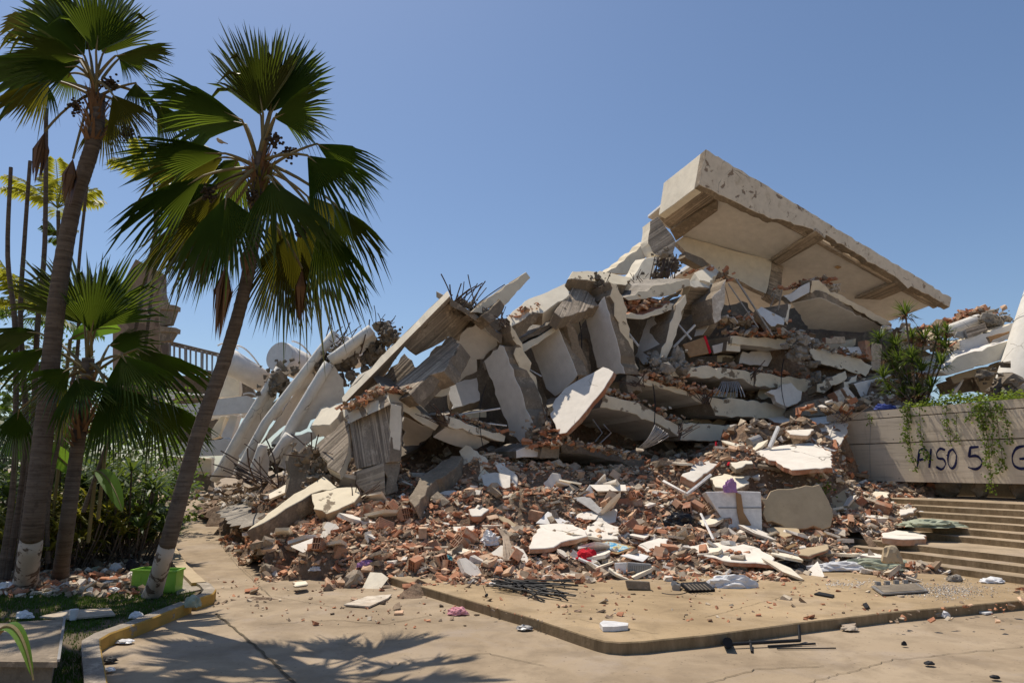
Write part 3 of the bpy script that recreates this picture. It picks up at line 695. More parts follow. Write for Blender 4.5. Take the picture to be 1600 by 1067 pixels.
PL('red_strip', 'thin red strip along the edge of the brown board', 'strip', [(1100, 525), (1103, 524), (1112, 550), (1108, 553)], {0: -.25, 1: -.25, 2: -.3}, .04, mats=('redcloth', 'redcloth', 'redcloth'), jit=0)
# ---- pancaked floors on the right
S('slab_edge', 'short cream floor edge under the slanting poles', 'concrete slab', [(1141, 525), (1190, 527), (1244, 530)], [(1141, 537), (1190, 541), (1217, 546), (1246, 542)], -.3, B(3.5, .2), jit=.03)
PL('beam_end', 'square cream beam end left below the short cream floor edge', 'beam', [(1136, 533), (1157, 537), (1157, 550), (1134, 548)], {0: -.2, 1: -.3, 2: -.3}, .5, mats=('cream2', 'conc', 'conc'), jit=.01)
PL('soffit_slab', 'pale wall stub left of the square cream beam end', 'concrete panel', [(1112, 540), (1134, 534), (1134, 548), (1115, 553)], {0: .3, 1: 0, 2: 0}, .3, mats=('white', 'conc', 'conc'))
PL('concrete_beam', 'thick cream beam tilted down right with a groove along its face', 'beam', [(1262, 541), (1345, 560), (1364, 572), (1353, 588), (1285, 569), (1270, 560)], {0: -.2, 1: -.5, 4: -.5}, B(.7, .1), mats=('cream', 'conc', 'conc'))
rocky('beam_joint', [(1244, 534, 20.9), (1262, 560, 20.8), (1270, 570, 20.9)], 'shattered grey joint between the short floor edge and the grooved beam', r=.35, n=12)
S('slab_edge', 'long cream floor edge, second pancaked floor from the top', 'concrete slab', [(1046, 577), (1096, 571), (1178, 581)], [(1046, 588), (1110, 591), (1161, 592), (1178, 604)], -.6, B(4.5, .1), jit=.03)
S('slab_edge', 'right half of the second pancaked floor edge', 'concrete slab', [(1180, 581), (1230, 588), (1268, 595)], [(1180, 603), (1225, 607), (1268, 615)], -.7, B(4.5, .1), jit=.03)
S('slab_edge', 'cream floor edge sloping down right from the split column foot', 'concrete slab', [(995, 587), (1050, 603), (1105, 618)], [(1000, 599), (1061, 615), (1104, 632)], -.5, B(4, -.1), jit=.03)
S('slab_edge', 'grooved cream floor edge, third pancaked floor behind the white rubble', 'concrete slab', [(1107, 620), (1160, 624), (1197, 628), (1228, 638)], [(1118, 649), (1160, 652), (1209, 655), (1226, 652)], -.9, B(4, .1), jit=.03)
S('slab_edge', 'curved cream floor edge bending down over the bundle of grey wires', 'concrete slab', [(943, 615), (994, 628), (1035, 650), (1064, 667)], [(937, 637), (977, 643), (1033, 665), (1060, 682)], -.9, B(3.5, -.1), jit=.03)
S('slab_edge', 'lowest grooved cream floor edge beside the grey wires', 'concrete slab', [(1065, 661), (1110, 662), (1161, 667)], [(1063, 688), (1110, 690), (1158, 687)], -.9, B(3.5, .1), jit=.03)
S('slab_edge', 'low weathered floor edge in front with a square pier cap', 'concrete slab', [(877, 689), (935, 700), (1002, 716), (1030, 729)], [(877, 706), (914, 710), (996, 730), (1024, 746)], -1.3, B(3.5, -.2), mats=('conc', 'conc', 'dark'), jit=.03)
S('beam_end', 'square concrete pier cap on the low front floor edge', 'beam', [(844, 688), (876, 688)], [(844, 715), (873, 717)], -1.6, B(.8), mats=('conc', 'conc', 'dark'), jit=.02)
S('slab_edge', 'pale short wall stub left of the square pier cap', 'concrete panel', [(806, 704), (843, 690)], [(806, 716), (842, 714)], -1.4, B(2), mats=('white', 'conc', 'dark'), botm='conc', jit=.02)
PL('split_column', 'split column foot with a grey shattered middle', 'column', [(979, 585), (997, 590), (1003, 612), (982, 614), (978, 600)], {0: -.4, 1: -.5, 2: -.6}, .5, mats=('conc', 'conc', 'conc'))
PL('slab_piece', 'pale rounded slab piece propped on the second floor edge', 'slab piece', [(1198, 612), (1236, 598), (1254, 612), (1252, 625), (1232, 636), (1214, 628)], {0: -1.4, 2: -1.4, 4: -1.6}, .16, mats=('sheet', 'chip', 'conc'), jit=.05)
PL('concrete_beam', 'broken beam with cream flakes below the grooved tilted beam', 'beam', [(1276, 600), (1321, 579), (1324, 590), (1288, 614), (1276, 612)], {0: -1.2, 1: -1, 3: -1.3}, .4, mats=('cream', 'conc', 'conc'))
PL('slab_piece', 'jagged cream chunk right of the broken beam', 'slab piece', [(1318, 596), (1340, 585), (1338, 602), (1320, 612)], {0: -1.2, 1: -1, 3: -1.3}, .4, mats=('cream2', 'conc', 'conc'))
PL('column_piece', 'grey shaded column stub lying behind the white rubble', 'column', [(1243, 637), (1258, 628), (1295, 618), (1305, 620), (1304, 645), (1285, 649), (1245, 650)], {0: -1.7, 3: -1.6, 5: -1.8}, .5, mats=('conc', 'conc', 'conc'))
PL('concrete_beam', 'pale beam between the jagged chunk and the tall yucca', 'beam', [(1334, 600), (1392, 585), (1396, 606), (1345, 620)], {0: -1.5, 1: -1.2, 3: -1.5}, B(.9, .1), mats=('white', 'conc', 'conc'), jit=.012)
PL('slab_piece', 'pale tilted block above the grooved beam', 'slab piece', [(1311, 541), (1350, 542), (1352, 553), (1322, 553)], {0: .2, 1: 0, 2: -.2}, .35, mats=('white', 'conc', 'conc'))
PL('slab_piece', 'small white triangular shard standing above the beam joint', 'slab piece', [(1258, 534), (1270, 525), (1281, 542)], {0: -.2, 1: -.1, 2: -.2}, .2, mats=('ceil', 'conc', 'conc'))
PL('brick_wall_piece', 'small standing brick wall piece above the grooved beam', 'wall piece', [(1290, 527), (1320, 526), (1322, 536), (1290, 537)], {0: .3, 1: .2, 2: .2}, .15, mats=('chip', 'brickf', 'brickf'))
PL('brick_wall_piece', 'upright brick wall fragment left of the tall yucca', 'wall piece', [(1351, 531), (1359, 532), (1363, 564), (1354, 560)], {0: -.3, 1: -.3, 2: -.4}, .3, mats=('brickf', 'brickf', 'brickf'))
PL('slab_piece', 'mottled upright slab piece directly left of the tall yucca', 'slab piece', [(1362, 534), (1378, 538), (1376, 582), (1362, 578)], {0: -.3, 1: -.3, 2: -.4}, .3, mats=('chip', 'conc', 'conc'))
PL('slab_piece', 'leaning brick backed strip with white face near the wall corner', 'slab piece', [(1316, 606), (1324, 604), (1352, 637), (1343, 643)], {0: -2.0, 1: -2, 2: -2.3}, .3, mats=('sheet', 'brickf', 'brickf'))
PL('slab_piece', 'second leaning white strip beside the first near the wall corner', 'slab piece', [(1303, 612), (1313, 608), (1330, 640), (1322, 644)], {0: -2.0, 1: -2, 2: -2.3}, .3, mats=('chip', 'brickf', 'brickf'))
PL('tilted_slab', 'brown slab strip filling the gap below the long tilted slab edge at left', 'concrete slab', [(556, 628), (632, 552), (655, 575), (640, 610), (600, 640)], {0: 1.6, 1: 1.6, 3: 1.0}, .4, mats=('board', 'conc', 'conc'))
# ---- added dark backing plates that make the hollows look black
for lb, pts, d_ in (('added dark backing plate seen between the tilted slabs at left', [(590, 640), (640, 585), (690, 540), (740, 505), (800, 500), (810, 560), (800, 700), (600, 700)], 20.4),
    ('added dark backing plate behind the three white panels', [(790, 505), (850, 470), (900, 458), (955, 452), (1000, 470), (1000, 560), (980, 690), (800, 690)], 21.6),
    ('added dark backing plate below the flat ridge slabs', [(985, 470), (1050, 470), (1110, 480), (1160, 470), (1185, 490), (1180, 560), (1150, 620), (990, 650)], 22.8),
    ('added dark backing plate in the deep hollow under the upper slab', [(1165, 500), (1240, 480), (1330, 500), (1400, 515), (1420, 540), (1400, 610), (1180, 600)], 25.2)):
    plate('dark_backing', lb, 'backing plate', [(*p, d_) if i < 3 else p for i, p in enumerate(pts)], V((0, .35, .05)), mats=('dark', 'dark', 'dark'), jit=.08)
for lb, pts, dn, df, m in (('broad hidden slab roofing the hollow behind the tall narrow panel', [(700, 560), (790, 530), (880, 520), (850, 545), (760, 575)], 0, 0, 'conc'),):
    pass
# interior floors reaching back in the dark
for i, (lb, top, bot, o_, th_) in enumerate((('deep shaded floor edge behind the plaster sheet', [(850, 640), (960, 600)], [(850, 652), (960, 612)], 1.6, 0), ('deep shaded floor edge under the second pancaked floor', [(1040, 610), (1150, 612)], [(1040, 618), (1150, 622)], .8, 0), ('shaded floor edge deep under the upper slab', [(1240, 545), (1390, 560)], [(1240, 556), (1390, 574)], 1.5, 0), ('shaded floor edge between the short and second pancaked floors', [(1120, 556), (1260, 566)], [(1120, 565), (1260, 578)], .9, 0), ('shaded floor edge behind the lowest grooved edge', [(1000, 655), (1180, 655)], [(1000, 664), (1180, 668)], .9, 0), ('long slab edge in the shade between tilted slabs at left', [(640, 660), (760, 640)], [(640, 670), (760, 652)], 1.4, 0))):
    S('slab_edge', lb, 'concrete slab', top, bot, o_, B(3, .3), jit=.04)
for lb, pts, ds, m in (('brown slab leaning in the hollow left of the squarish panel', [(815, 600), (845, 590), (858, 640), (830, 660)], {0: 1.2, 1: 1.4, 3: .7}, 'conc'),
    ('grey slab leaning in the gap between the squarish and tall leaning panels', [(895, 535), (918, 528), (925, 590), (905, 600)], {0: 1.2, 1: 1.4, 3: .7}, 'conc'),
    ('pale slab piece deep between the tilted slabs at left', [(700, 600), (745, 590), (750, 625), (705, 640)], {0: 1.6, 1: 1.6, 3: 1.1}, 'white'),
    ('dark beam end in the hollow below the ridge', [(960, 545), (985, 530), (992, 560), (968, 570)], {0: 1.0, 1: 1.1, 3: .7}, 'conc'),
    ('white wall stub in the hollow under the short cream floor edge', [(1160, 548), (1215, 550), (1200, 572), (1155, 568)], {0: .5, 1: .5, 3: .3}, 'white'),
    ('leaning pale slab under the right half of the second floor', [(1190, 604), (1240, 606), (1225, 624), (1180, 622)], {0: .2, 1: .2, 3: -.2}, 'cream')):
    PL('wedged_piece', lb, 'slab piece', pts, ds, .35, mats=(m, 'conc', 'conc'))
# ---- big broken plaster sheet in the middle
plate('plaster_sheet', 'large broken white plaster sheet leaning in the middle of the heap with brick edge', 'plaster sheet',
      [(858, 648, 17.0), (867, 624), (882, 607), (903, 594), (923, 584), (942, 573, 17.6), (959, 581), (945, 606), (921, 635), (904, 656), (885, 676, 16.2), (873, 678), (867, 663)], V((.05, .12, -.02))*2.2, mats=('sheet', 'brickf', 'brickf'), jit=.02)
# ---- ribbed pillar at the left foot
pil = empty('ribbed_pillar', W(590, 775, 15.6), 'ribbed concrete pillar with cream edge standing at the left foot of the heap', 'pillar')
plate('ribbed_shaft', None, None, [(556, 733, 16.1), (545, 655, 16.6), (611, 628, 15.9), (608, 722)], N*.3+U*.05, mats=('ribbed', 'conc', 'conc'), parent=pil, jit=.008)
plate('cream_edge', None, None, [(610, 630, 15.85), (628, 634, 16.0), (625, 722, 15.7), (608, 722)], B(.7), mats=('cream2', 'conc', 'conc'), parent=pil, jit=.02)
plate('base_block', None, None, [(557, 736, 16.0), (600, 722, 15.6), (603, 774, 15.3), (578, 776), (557, 757)], N*.05+U*.6, mats=('board', 'conc', 'conc'), parent=pil, jit=.01)
plate('base_block', None, None, [(600, 722, 15.6), (626, 722, 15.75), (623, 767, 15.5), (603, 774)], B(.6), mats=('conc', 'conc', 'conc'), parent=pil, jit=.01)
PL('concrete_beam', 'board marked beam capping the ribbed pillar', 'beam', [(537, 652), (598, 612), (611, 632), (548, 661)], {0: .5, 1: -.4, 3: .1}, Z*.25+U*.3, mats=('board', 'cream2', 'conc'), side={0: 'cream2'}, jit=.012)
S('concrete_beam', 'cream beam edge running right from the top of the ribbed pillar', 'beam', [(599, 611), (634, 619), (660, 645), (686, 664)], [(611, 632), (640, 648), (660, 663), (680, 673)], -.4, B(1.5, .6), jit=.03)
PL('soffit_slab', 'white ceiling piece in shade right of the ribbed pillar', 'concrete slab', [(630, 650), (680, 672), (672, 682), (655, 696), (629, 697)], {0: .0, 1: .1, 3: 1.5}, .3, mats=('ceil', 'conc', 'dark'))
S('slab_edge', 'flaking cream slab edge in front of the dark hollow left of the tall panel', 'concrete slab', [(694, 648), (740, 665), (790, 681)], [(700, 667), (745, 680), (788, 690)], -.8, B(3, .2), mats=('cream', 'conc', 'dark'), jit=.04)
PL('soffit_slab', 'white slab underside below the flaking cream slab edge', 'concrete slab', [(676, 683), (700, 665), (747, 682), (765, 691), (745, 702), (712, 697)], {0: -.2, 1: -.6, 3: -.6}, .3, mats=('ceil', 'conc', 'dark'))
PL('tilted_plate', 'board marked slab leaning on the left of the ribbed pillar', 'concrete slab', [(493, 696), (537, 656), (547, 662), (544, 705), (530, 740), (511, 730)], {0: .4, 1: .6, 3: -.1}, .25, mats=('board', 'cream2', 'conc'), jit=.015)
PL('cream_block', 'smooth cream slab block between the white fins and the ribbed pillar', 'slab piece', [(486, 665), (502, 639), (537, 629), (540, 634), (527, 652), (515, 664)], {0: 1.9, 1: 2.2, 3: 1.2}, V((.1, .3, -.28)), mats=('cream2', 'white', 'conc'), jit=.015)
plate('column_stump', 'concrete stump with torn reinforcement left of the ribbed pillar', 'column', [(450, 780, 16.3), (452, 708, 16.6), (472, 702, 16.4), (488, 722, 16.4), (487, 760)], B(.5), mats=('conc', 'conc', 'conc'), jit=.04) if False else plate('column_stump', 'concrete stump with torn reinforcement left of the ribbed pillar', 'column', [(450, 780, 16.3), (452, 708, 16.6), (486, 722, 16.3), (487, 760)], B(.5), mats=('conc', 'conc', 'conc'), jit=.04)
plate('long_slab', 'long flaking slab ramping up from the brick heap at left', 'concrete slab', [(384, 831, 14.2), (440, 786, 15.0), (505, 744, 15.8), (526, 761), (487, 771), (472, 781), (430, 806, 14.2)], V((.1, .25, -.3)), mats=('cream', 'conc', 'conc'), jit=.04)
plate('concrete_beam', 'short fallen beam with a white paint patch lying at the left heap', 'beam', [(486, 772, 15.2), (526, 762, 15.3), (557, 761, 15.2), (563, 772, 14.9), (554, 784), (509, 803, 14.5), (490, 795)], V((.05, .35, -.3)), mats=('cream', 'tan', 'conc'), jit=.03)
plate('broken_slab', 'broken grey floor edge at the left tip of the heap above the path', 'concrete slab', [(335, 800, 17.5), (377, 782, 18.2), (440, 783, 17.5), (428, 812), (372, 826, 16.2), (352, 818)], V((.1, .8, -.1)), mats=('grey', 'conc', 'conc'), jit=.08)
plate('leaning_slab', 'dusty grey slab ramp in the shade right of the ribbed pillar', 'concrete slab', [(640, 775, 14.6), (655, 745, 15.5), (705, 712, 16.6), (722, 712), (716, 727), (668, 762), (648, 792, 14.2)], V((.1, .3, -.3)), mats=('conc', 'conc', 'conc'), jit=.04)
# rebar tufts
def tuft(px, py, d, n, ln, label, spread=1.0, lean=(0, 0), rad=.013, m='rebar', up=1.0, rock=.35):
    segs = []; c = W(px, py, d)
    for i in range(n):
        a = c+V((rnd.uniform(-.25, .25), rnd.uniform(-.2, .2), rnd.uniform(-.15, .1)))*spread
        L = ln*rnd.uniform(.5, 1.1); dr = V((rnd.uniform(-1, 1)*.7+lean[0], rnd.uniform(-.5, .5), up*rnd.uniform(.5, 1)+lean[1])).normalized()
        b = a+dr*L*.5; e = b+(dr+V((rnd.uniform(-1, 1), rnd.uniform(-1, 1), rnd.uniform(-1, .4)))*.35).normalized()*L*.5
        segs.append(bezier(a, b, e, 5))
    return tangle('rebar_tuft', label, 'rebar', segs, m, rad)
tuft(727, 476, 17.9, 15, 1.0, 'tuft of bent reinforcing bars sticking up against the sky at left centre', 1.3, (.25, 0), .016)
rocky('rebar_core', [(712, 472, 18.0), (735, 486, 18.1), (755, 496, 18.2)], 'grey crushed concrete core under the skyline rebar tuft', m='dark', r=.2, n=16)
tuft(480, 706, 16.2, 10, .6, 'short rusty bars hooked over the concrete stump', .9, (-.1, -.5))
rocky('crushed_joint', [(485, 712, 16.4), (505, 740, 16.2), (520, 758, 16.3)], 'crushed concrete and rusty bars between the stump and the ribbed pillar', m='rock', r=.28, n=22)
tuft(420, 760, 17.5, 12, 1.6, 'spray of rusty bars lying on the left tip of the heap', 1.2, (-.7, -.3), .016)
rocky('crushed_column', [(935, 440, 19.6), (945, 452, 19.4), (925, 436, 19.7)], 'grey shredded column head on the ridge left of the roof', m='dark', r=.17, n=14)
tuft(1000, 436, 21.5, 9, .35, 'small frayed bars at the foot of the leaning roof column', .8)
rocky('crushed_joint', [(840, 668, 17.4), (855, 690, 17.2), (820, 700, 17.2)], 'crushed concrete at the foot of the tall narrow white panel', m='rock', r=.25, n=16)
rocky('crushed_joint', [(1028, 566, 19.4), (1045, 575, 19.3), (1060, 560, 19.6)], 'crushed concrete at the foot of the panel leaning the other way', m='grey', r=.3, n=14)
# bundle of grey wires
tangle('wire_bundle', 'bundle of grey electrical wires hanging out under the curved floor edge', 'wires', [bezier(W(988+rnd.uniform(-4, 4), 709+rnd.uniform(-4, 3), 17.6), W(1010+i*1.1, 690+rnd.uniform(-3, 6), 17.0), W(1024+i*1.3, 664+rnd.uniform(-1, 3)+i*.9, 17.2), 8) for i in range(17)], 'steel', .018)
tangle('wire_bundle', 'grey wires drooping below the second pancaked floor', 'wires', [bezier(W(1128+i*2.2, 596, 19.6), W(1124+i*3.2, 606, 19.2), W(1116+i*4.2+rnd.uniform(-3, 3), 620, 19.2), 6) for i in range(12)], 'steel', .016)
tangle('steel_rod', 'thin bright rod crossing the dark hollow left of the tall panel', 'rod', [[W(704, 650, 17.0), W(782, 638, 17.0)]], 'whitep', .022)
tangle('steel_rod', 'lower thin rod in the dark hollow left of the tall panel', 'rod', [[W(740, 659, 16.9), W(792, 665, 16.9)]], 'whitep', .02)
tangle('steel_rod', 'thin rod leaning behind the squarish second white panel', 'rod', [[W(813, 569, 18.4), W(846, 588, 18.2)]], 'whitep', .025)
tangle('steel_rod', 'thin rod in the gap right of the tall leaning panel', 'rod', [[W(975, 512, 19.8), W(998, 541, 19.6)]], 'whitep', .03)
tangle('bent_wire', 'bent thin wire hanging in the dark under the curved floor edge', 'wire', [[W(926, 655, 17.4), W(941, 676, 17.3), W(930, 690, 17.2)], [W(943, 663, 17.4), W(955, 676, 17.3), W(938, 692, 17.2)]], 'steel', .014)
# ================================================================ RUBBLE MOUND
def proj(P):
    y = P.y*math.cos(TH)+(P.z-H)*math.sin(TH); z = -P.y*math.sin(TH)+(P.z-H)*math.cos(TH); return CX+F*P.x/y, CY-F*z/y
CP = []
def cp(*pts):
    for p in pts: CP.append(W(*p))
for x, y in ((352, 838), (370, 858), (395, 878), (440, 898), (520, 912), (600, 920)): CP.append(G(x, y, 0))
for x, y in ((640, 913), (700, 911), (760, 909), (830, 907), (900, 905), (960, 900), (1040, 903), (1120, 905), (1200, 904), (1270, 898)): CP.append(G(x, y, .115))
for x, y in ((330, 870), (380, 910), (480, 945), (600, 960)): CP.append(G(x, y, -.35))
for x, y in ((700, 950), (850, 945), (1000, 940), (1150, 935), (1300, 930)): CP.append(G(x, y, -.15))
cp((425, 850, 13.2), (500, 850, 12.8), (580, 868, 12.4), (680, 868, 12.6), (780, 870, 12.7), (880, 870, 12.8), (1000, 868, 13), (1120, 868, 13), (1220, 872, 13))
cp((480, 825, 14.1), (560, 825, 13.8), (650, 828, 13.7), (750, 830, 13.8), (850, 830, 14), (950, 830, 14), (1050, 830, 14), (1150, 840, 13.9), (1250, 845, 14))
cp((440, 805, 15.5), (560, 785, 15.2), (650, 785, 15.2), (750, 765, 15.6), (850, 765, 15.6), (950, 765, 15.7), (1050, 772, 15.6), (1150, 785, 15.4), (1240, 785, 15.5), (1330, 805, 15.3), (1390, 822, 14.9))
cp((520, 765, 16.6), (660, 750, 16.6), (760, 715, 16.8), (850, 728, 16.9), (950, 735, 17), (1060, 725, 16.8), (1150, 705, 16.8), (1250, 710, 16.9), (1300, 690, 17.5), (1345, 775, 17), (1400, 792, 16.6), (1338, 762, 17.6), (1352, 764, 18.2), (1385, 768, 18.5), (1325, 752, 18.5), (1330, 758, 19.2))
cp((1180, 665, 18.2), (1260, 658, 18.2), (1310, 665, 18.2))
cp((560, 735, 19), (570, 700, 20.6), (650, 690, 20.2), (710, 670, 20.8), (780, 665, 21.2), (860, 655, 21.8), (950, 640, 22.5), (1050, 610, 23), (1150, 570, 23.6), (1250, 560, 25), (1350, 565, 26), (1410, 560, 26), (1200, 515, 22.6), (1300, 560, 23.5), (1380, 600, 22.5), (1330, 630, 21.4), (1200, 665, 21.4), (1120, 690, 20.6), (1050, 712, 20.3), (900, 722, 19.6), (780, 720, 19.4), (700, 735, 18.6), (870, 748, 18.2), (960, 752, 18.4), (1060, 735, 18.4))
cp((440, 775, 17.3), (380, 780, 18.6), (345, 775, 20.5), (400, 768, 22), (450, 745, 21), (500, 715, 21.5), (330, 778, 25), (470, 740, 25), (560, 660, 24))
for x, y in ((-16, 14), (-14, 20), (-15, 28), (-5, 34), (5, 34), (18, 34), (24, 24), (-9, 10), (18, 14)): CP.append(V((x, y, -.3)))
for x, y, z in ((1330, 870, .36), (1350, 860, .48), (1380, 855, .48), (1420, 850, .48), (1360, 880, .24), (1430, 830, .72), (1300, 895, .12), (1330, 888, .25), (1400, 870, .45), (1490, 815, .9), (1455, 838, .6), (1460, 800, 1.1), (1300, 905, .12), (1380, 920, .12), (1470, 905, .12), (1560, 915, .12), (1700, 920, .12), (1700, 860, .4), (1600, 880, .3), (1520, 872, .35), (1450, 862, .4), (1600, 850, .6), (1520, 830, .7), (1600, 815, .9), (1540, 800, 1.0), (1600, 790, 1.2), (1700, 790, 1.2), (1500, 789, 1.1)): CP.append(G(x, y, z)-V((0, 0, .3)))
for t_ in (-2, 0, 2, 4, 6): CP.append(su(WO+.2, t_, .8)); CP.append(su(WO+1.4, t_, .8)); CP.append(su(WO+3, t_, 1.5))
for x, y in ((280, 778), (312, 776), (335, 784), (340, 815), (345, 840), (300, 905), (270, 850), (250, 810), (300, 830), (320, 870), (285, 790), (330, 830)): CP.append(G(x, y, None)-V((0, 0, .25)))
CP += [V((2, 27, 3)), V((8, 28, 5)), V((-3, 27, 2)), V((14, 29, 5))]
_cache = {}
def mh0(x, y):
    sw = s = 0
    for p in CP:
        d2 = (p.x-x)**2+(p.y-y)**2+.02
        w = 1/(d2*d2); sw += w; s += w*p.z
    return s/sw
def mh(x, y):
    k = (round(x*7), round(y*7))
    if k not in _cache: _cache[k] = mh0(k[0]/7, k[1]/7)
    return _cache[k]
def mhs(x, y):
    fx_, fy_ = x*7, y*7; i, j = math.floor(fx_), math.floor(fy_); u, v = fx_-i, fy_-j
    g = lambda a, b: _cache.get((a, b)) if (a, b) in _cache else mh(a/7, b/7)
    return (g(i, j)*(1-u)+g(i+1, j)*u)*(1-v)+(g(i, j+1)*(1-u)+g(i+1, j+1)*u)*v
def gardenside(p):
    for i in range(len(Ledge)-1):
        a, b = Ledge[i], Ledge[i+1]
        if a.y <= p.y <= b.y: return p.x < a.x+(b.x-a.x)*(p.y-a.y)/(b.y-a.y)+1.2
    return p.x < -11 or (p.y < Ledge[0].y and p.x < -4.2)
def stairclear(x, y):
    o = N.x*x+N.y*y
    if o < offs[0]-.05 or y > 24: return False
    z_ = .12+RS*sum(1 for q in offs if q <= o)
    px, py = proj(V((x, y, z_)))
    return px > (1325 if py > 850 else 1395+(850-py)*.9)
def surf(x, y): return mhs(x, y)+.10*noise.noise(V((x*1.9, y*1.9, 0)))+.05*noise.noise(V((x*5, y*5, 3)))
mb = MB(); ST = .125; nx, ny = int(27/ST), int(20/ST); idx = {}
for j in range(ny):
    for i in range(nx):
        x, y = -10.5+i*ST, 10.5+j*ST; h = mhs(x, y)
        if h > -.03 or True:
            z = surf(x, y)+.05*noise.noise(V((x*13, y*13, 9)))
            idx[i, j] = len(mb.v); mb.v.append(V((x, y, z)))
for j in range(ny-1):
    for i in range(nx-1):
        q = [idx[i, j], idx[i+1, j], idx[i+1, j+1], idx[i, j+1]]
        if gardenside(mb.v[q[0]]) or (stairclear(mb.v[q[0]].x, mb.v[q[0]].y) and stairclear(mb.v[q[2]].x, mb.v[q[2]].y)): continue
        if max(mb.v[k].z for k in q) > ramp(mb.v[q[0]].y)-.06 and max(mb.v[k].z for k in q) > -.02: mb.f.append(q); mb.m.append(0)
def m_mound():
    t = NT('brick_dust'); v = t.coords(offs=False); n1 = t.noise(v, .8, 6, .6); n2 = t.noise(v, 9, 8, .8); n3 = t.noise(v, 3, 4)
    c = t.mix(t.ramp(n1, [(.35, 0), (.6, 1)]), (.30, .185, .115), (.27, .20, .14))
    c = t.mix(t.ramp(n2, [(.4, .7), (.55, 0)]), c, (.13, .085, .055))
    c = t.mix(t.ramp(n2, [(.56, 0), (.7, .8)]), c, (.42, .32, .22))
    return t.fin(c, .95, t.bump(n2, 1, .06))
M['mound'] = m_mound()
prop(mb.build('rubble_mound', M['mound'], M=Matrix.Identity(4)), 'heap of brick dust and crumbled concrete under the collapsed building', 'rubble', kind='stuff')
def hit(px, py):
    r = ray(px, py); t = 9.0
    while t < 30:
        P = CAM+r*(t/r.y); g = .12 if P.y > 9 and P.x > -1.8 else ramp(P.y)
        if P.z <= max(mhs(P.x, P.y), g): return P
        t += .04
    return P
def lay(name, label, cat, pts, nrm=(0, -.3, 1), th=.12, mats=('sheet', 'brickf', 'conc'), lift=.1, jit=.035, group=None, side=None, P0=None, **k):
    nrm = V(nrm).normalized(); cx = sum(p[0] for p in pts)/len(pts); cy = sum(p[1] for p in pts)/len(pts)
    P0 = P0 or hit(cx, cy)+Z*lift
    P = [onp(p[0], p[1], P0, nrm) for p in pts]
    # express through plate with depths
    q = [(p[0], p[1], P[i].y) if i < 3 else p for i, p in enumerate(pts)]
    return plate(name, label, cat, q, -nrm*th, mats=mats, jit=jit, seg=.13, tj=.012, group=group, side=side, **k)
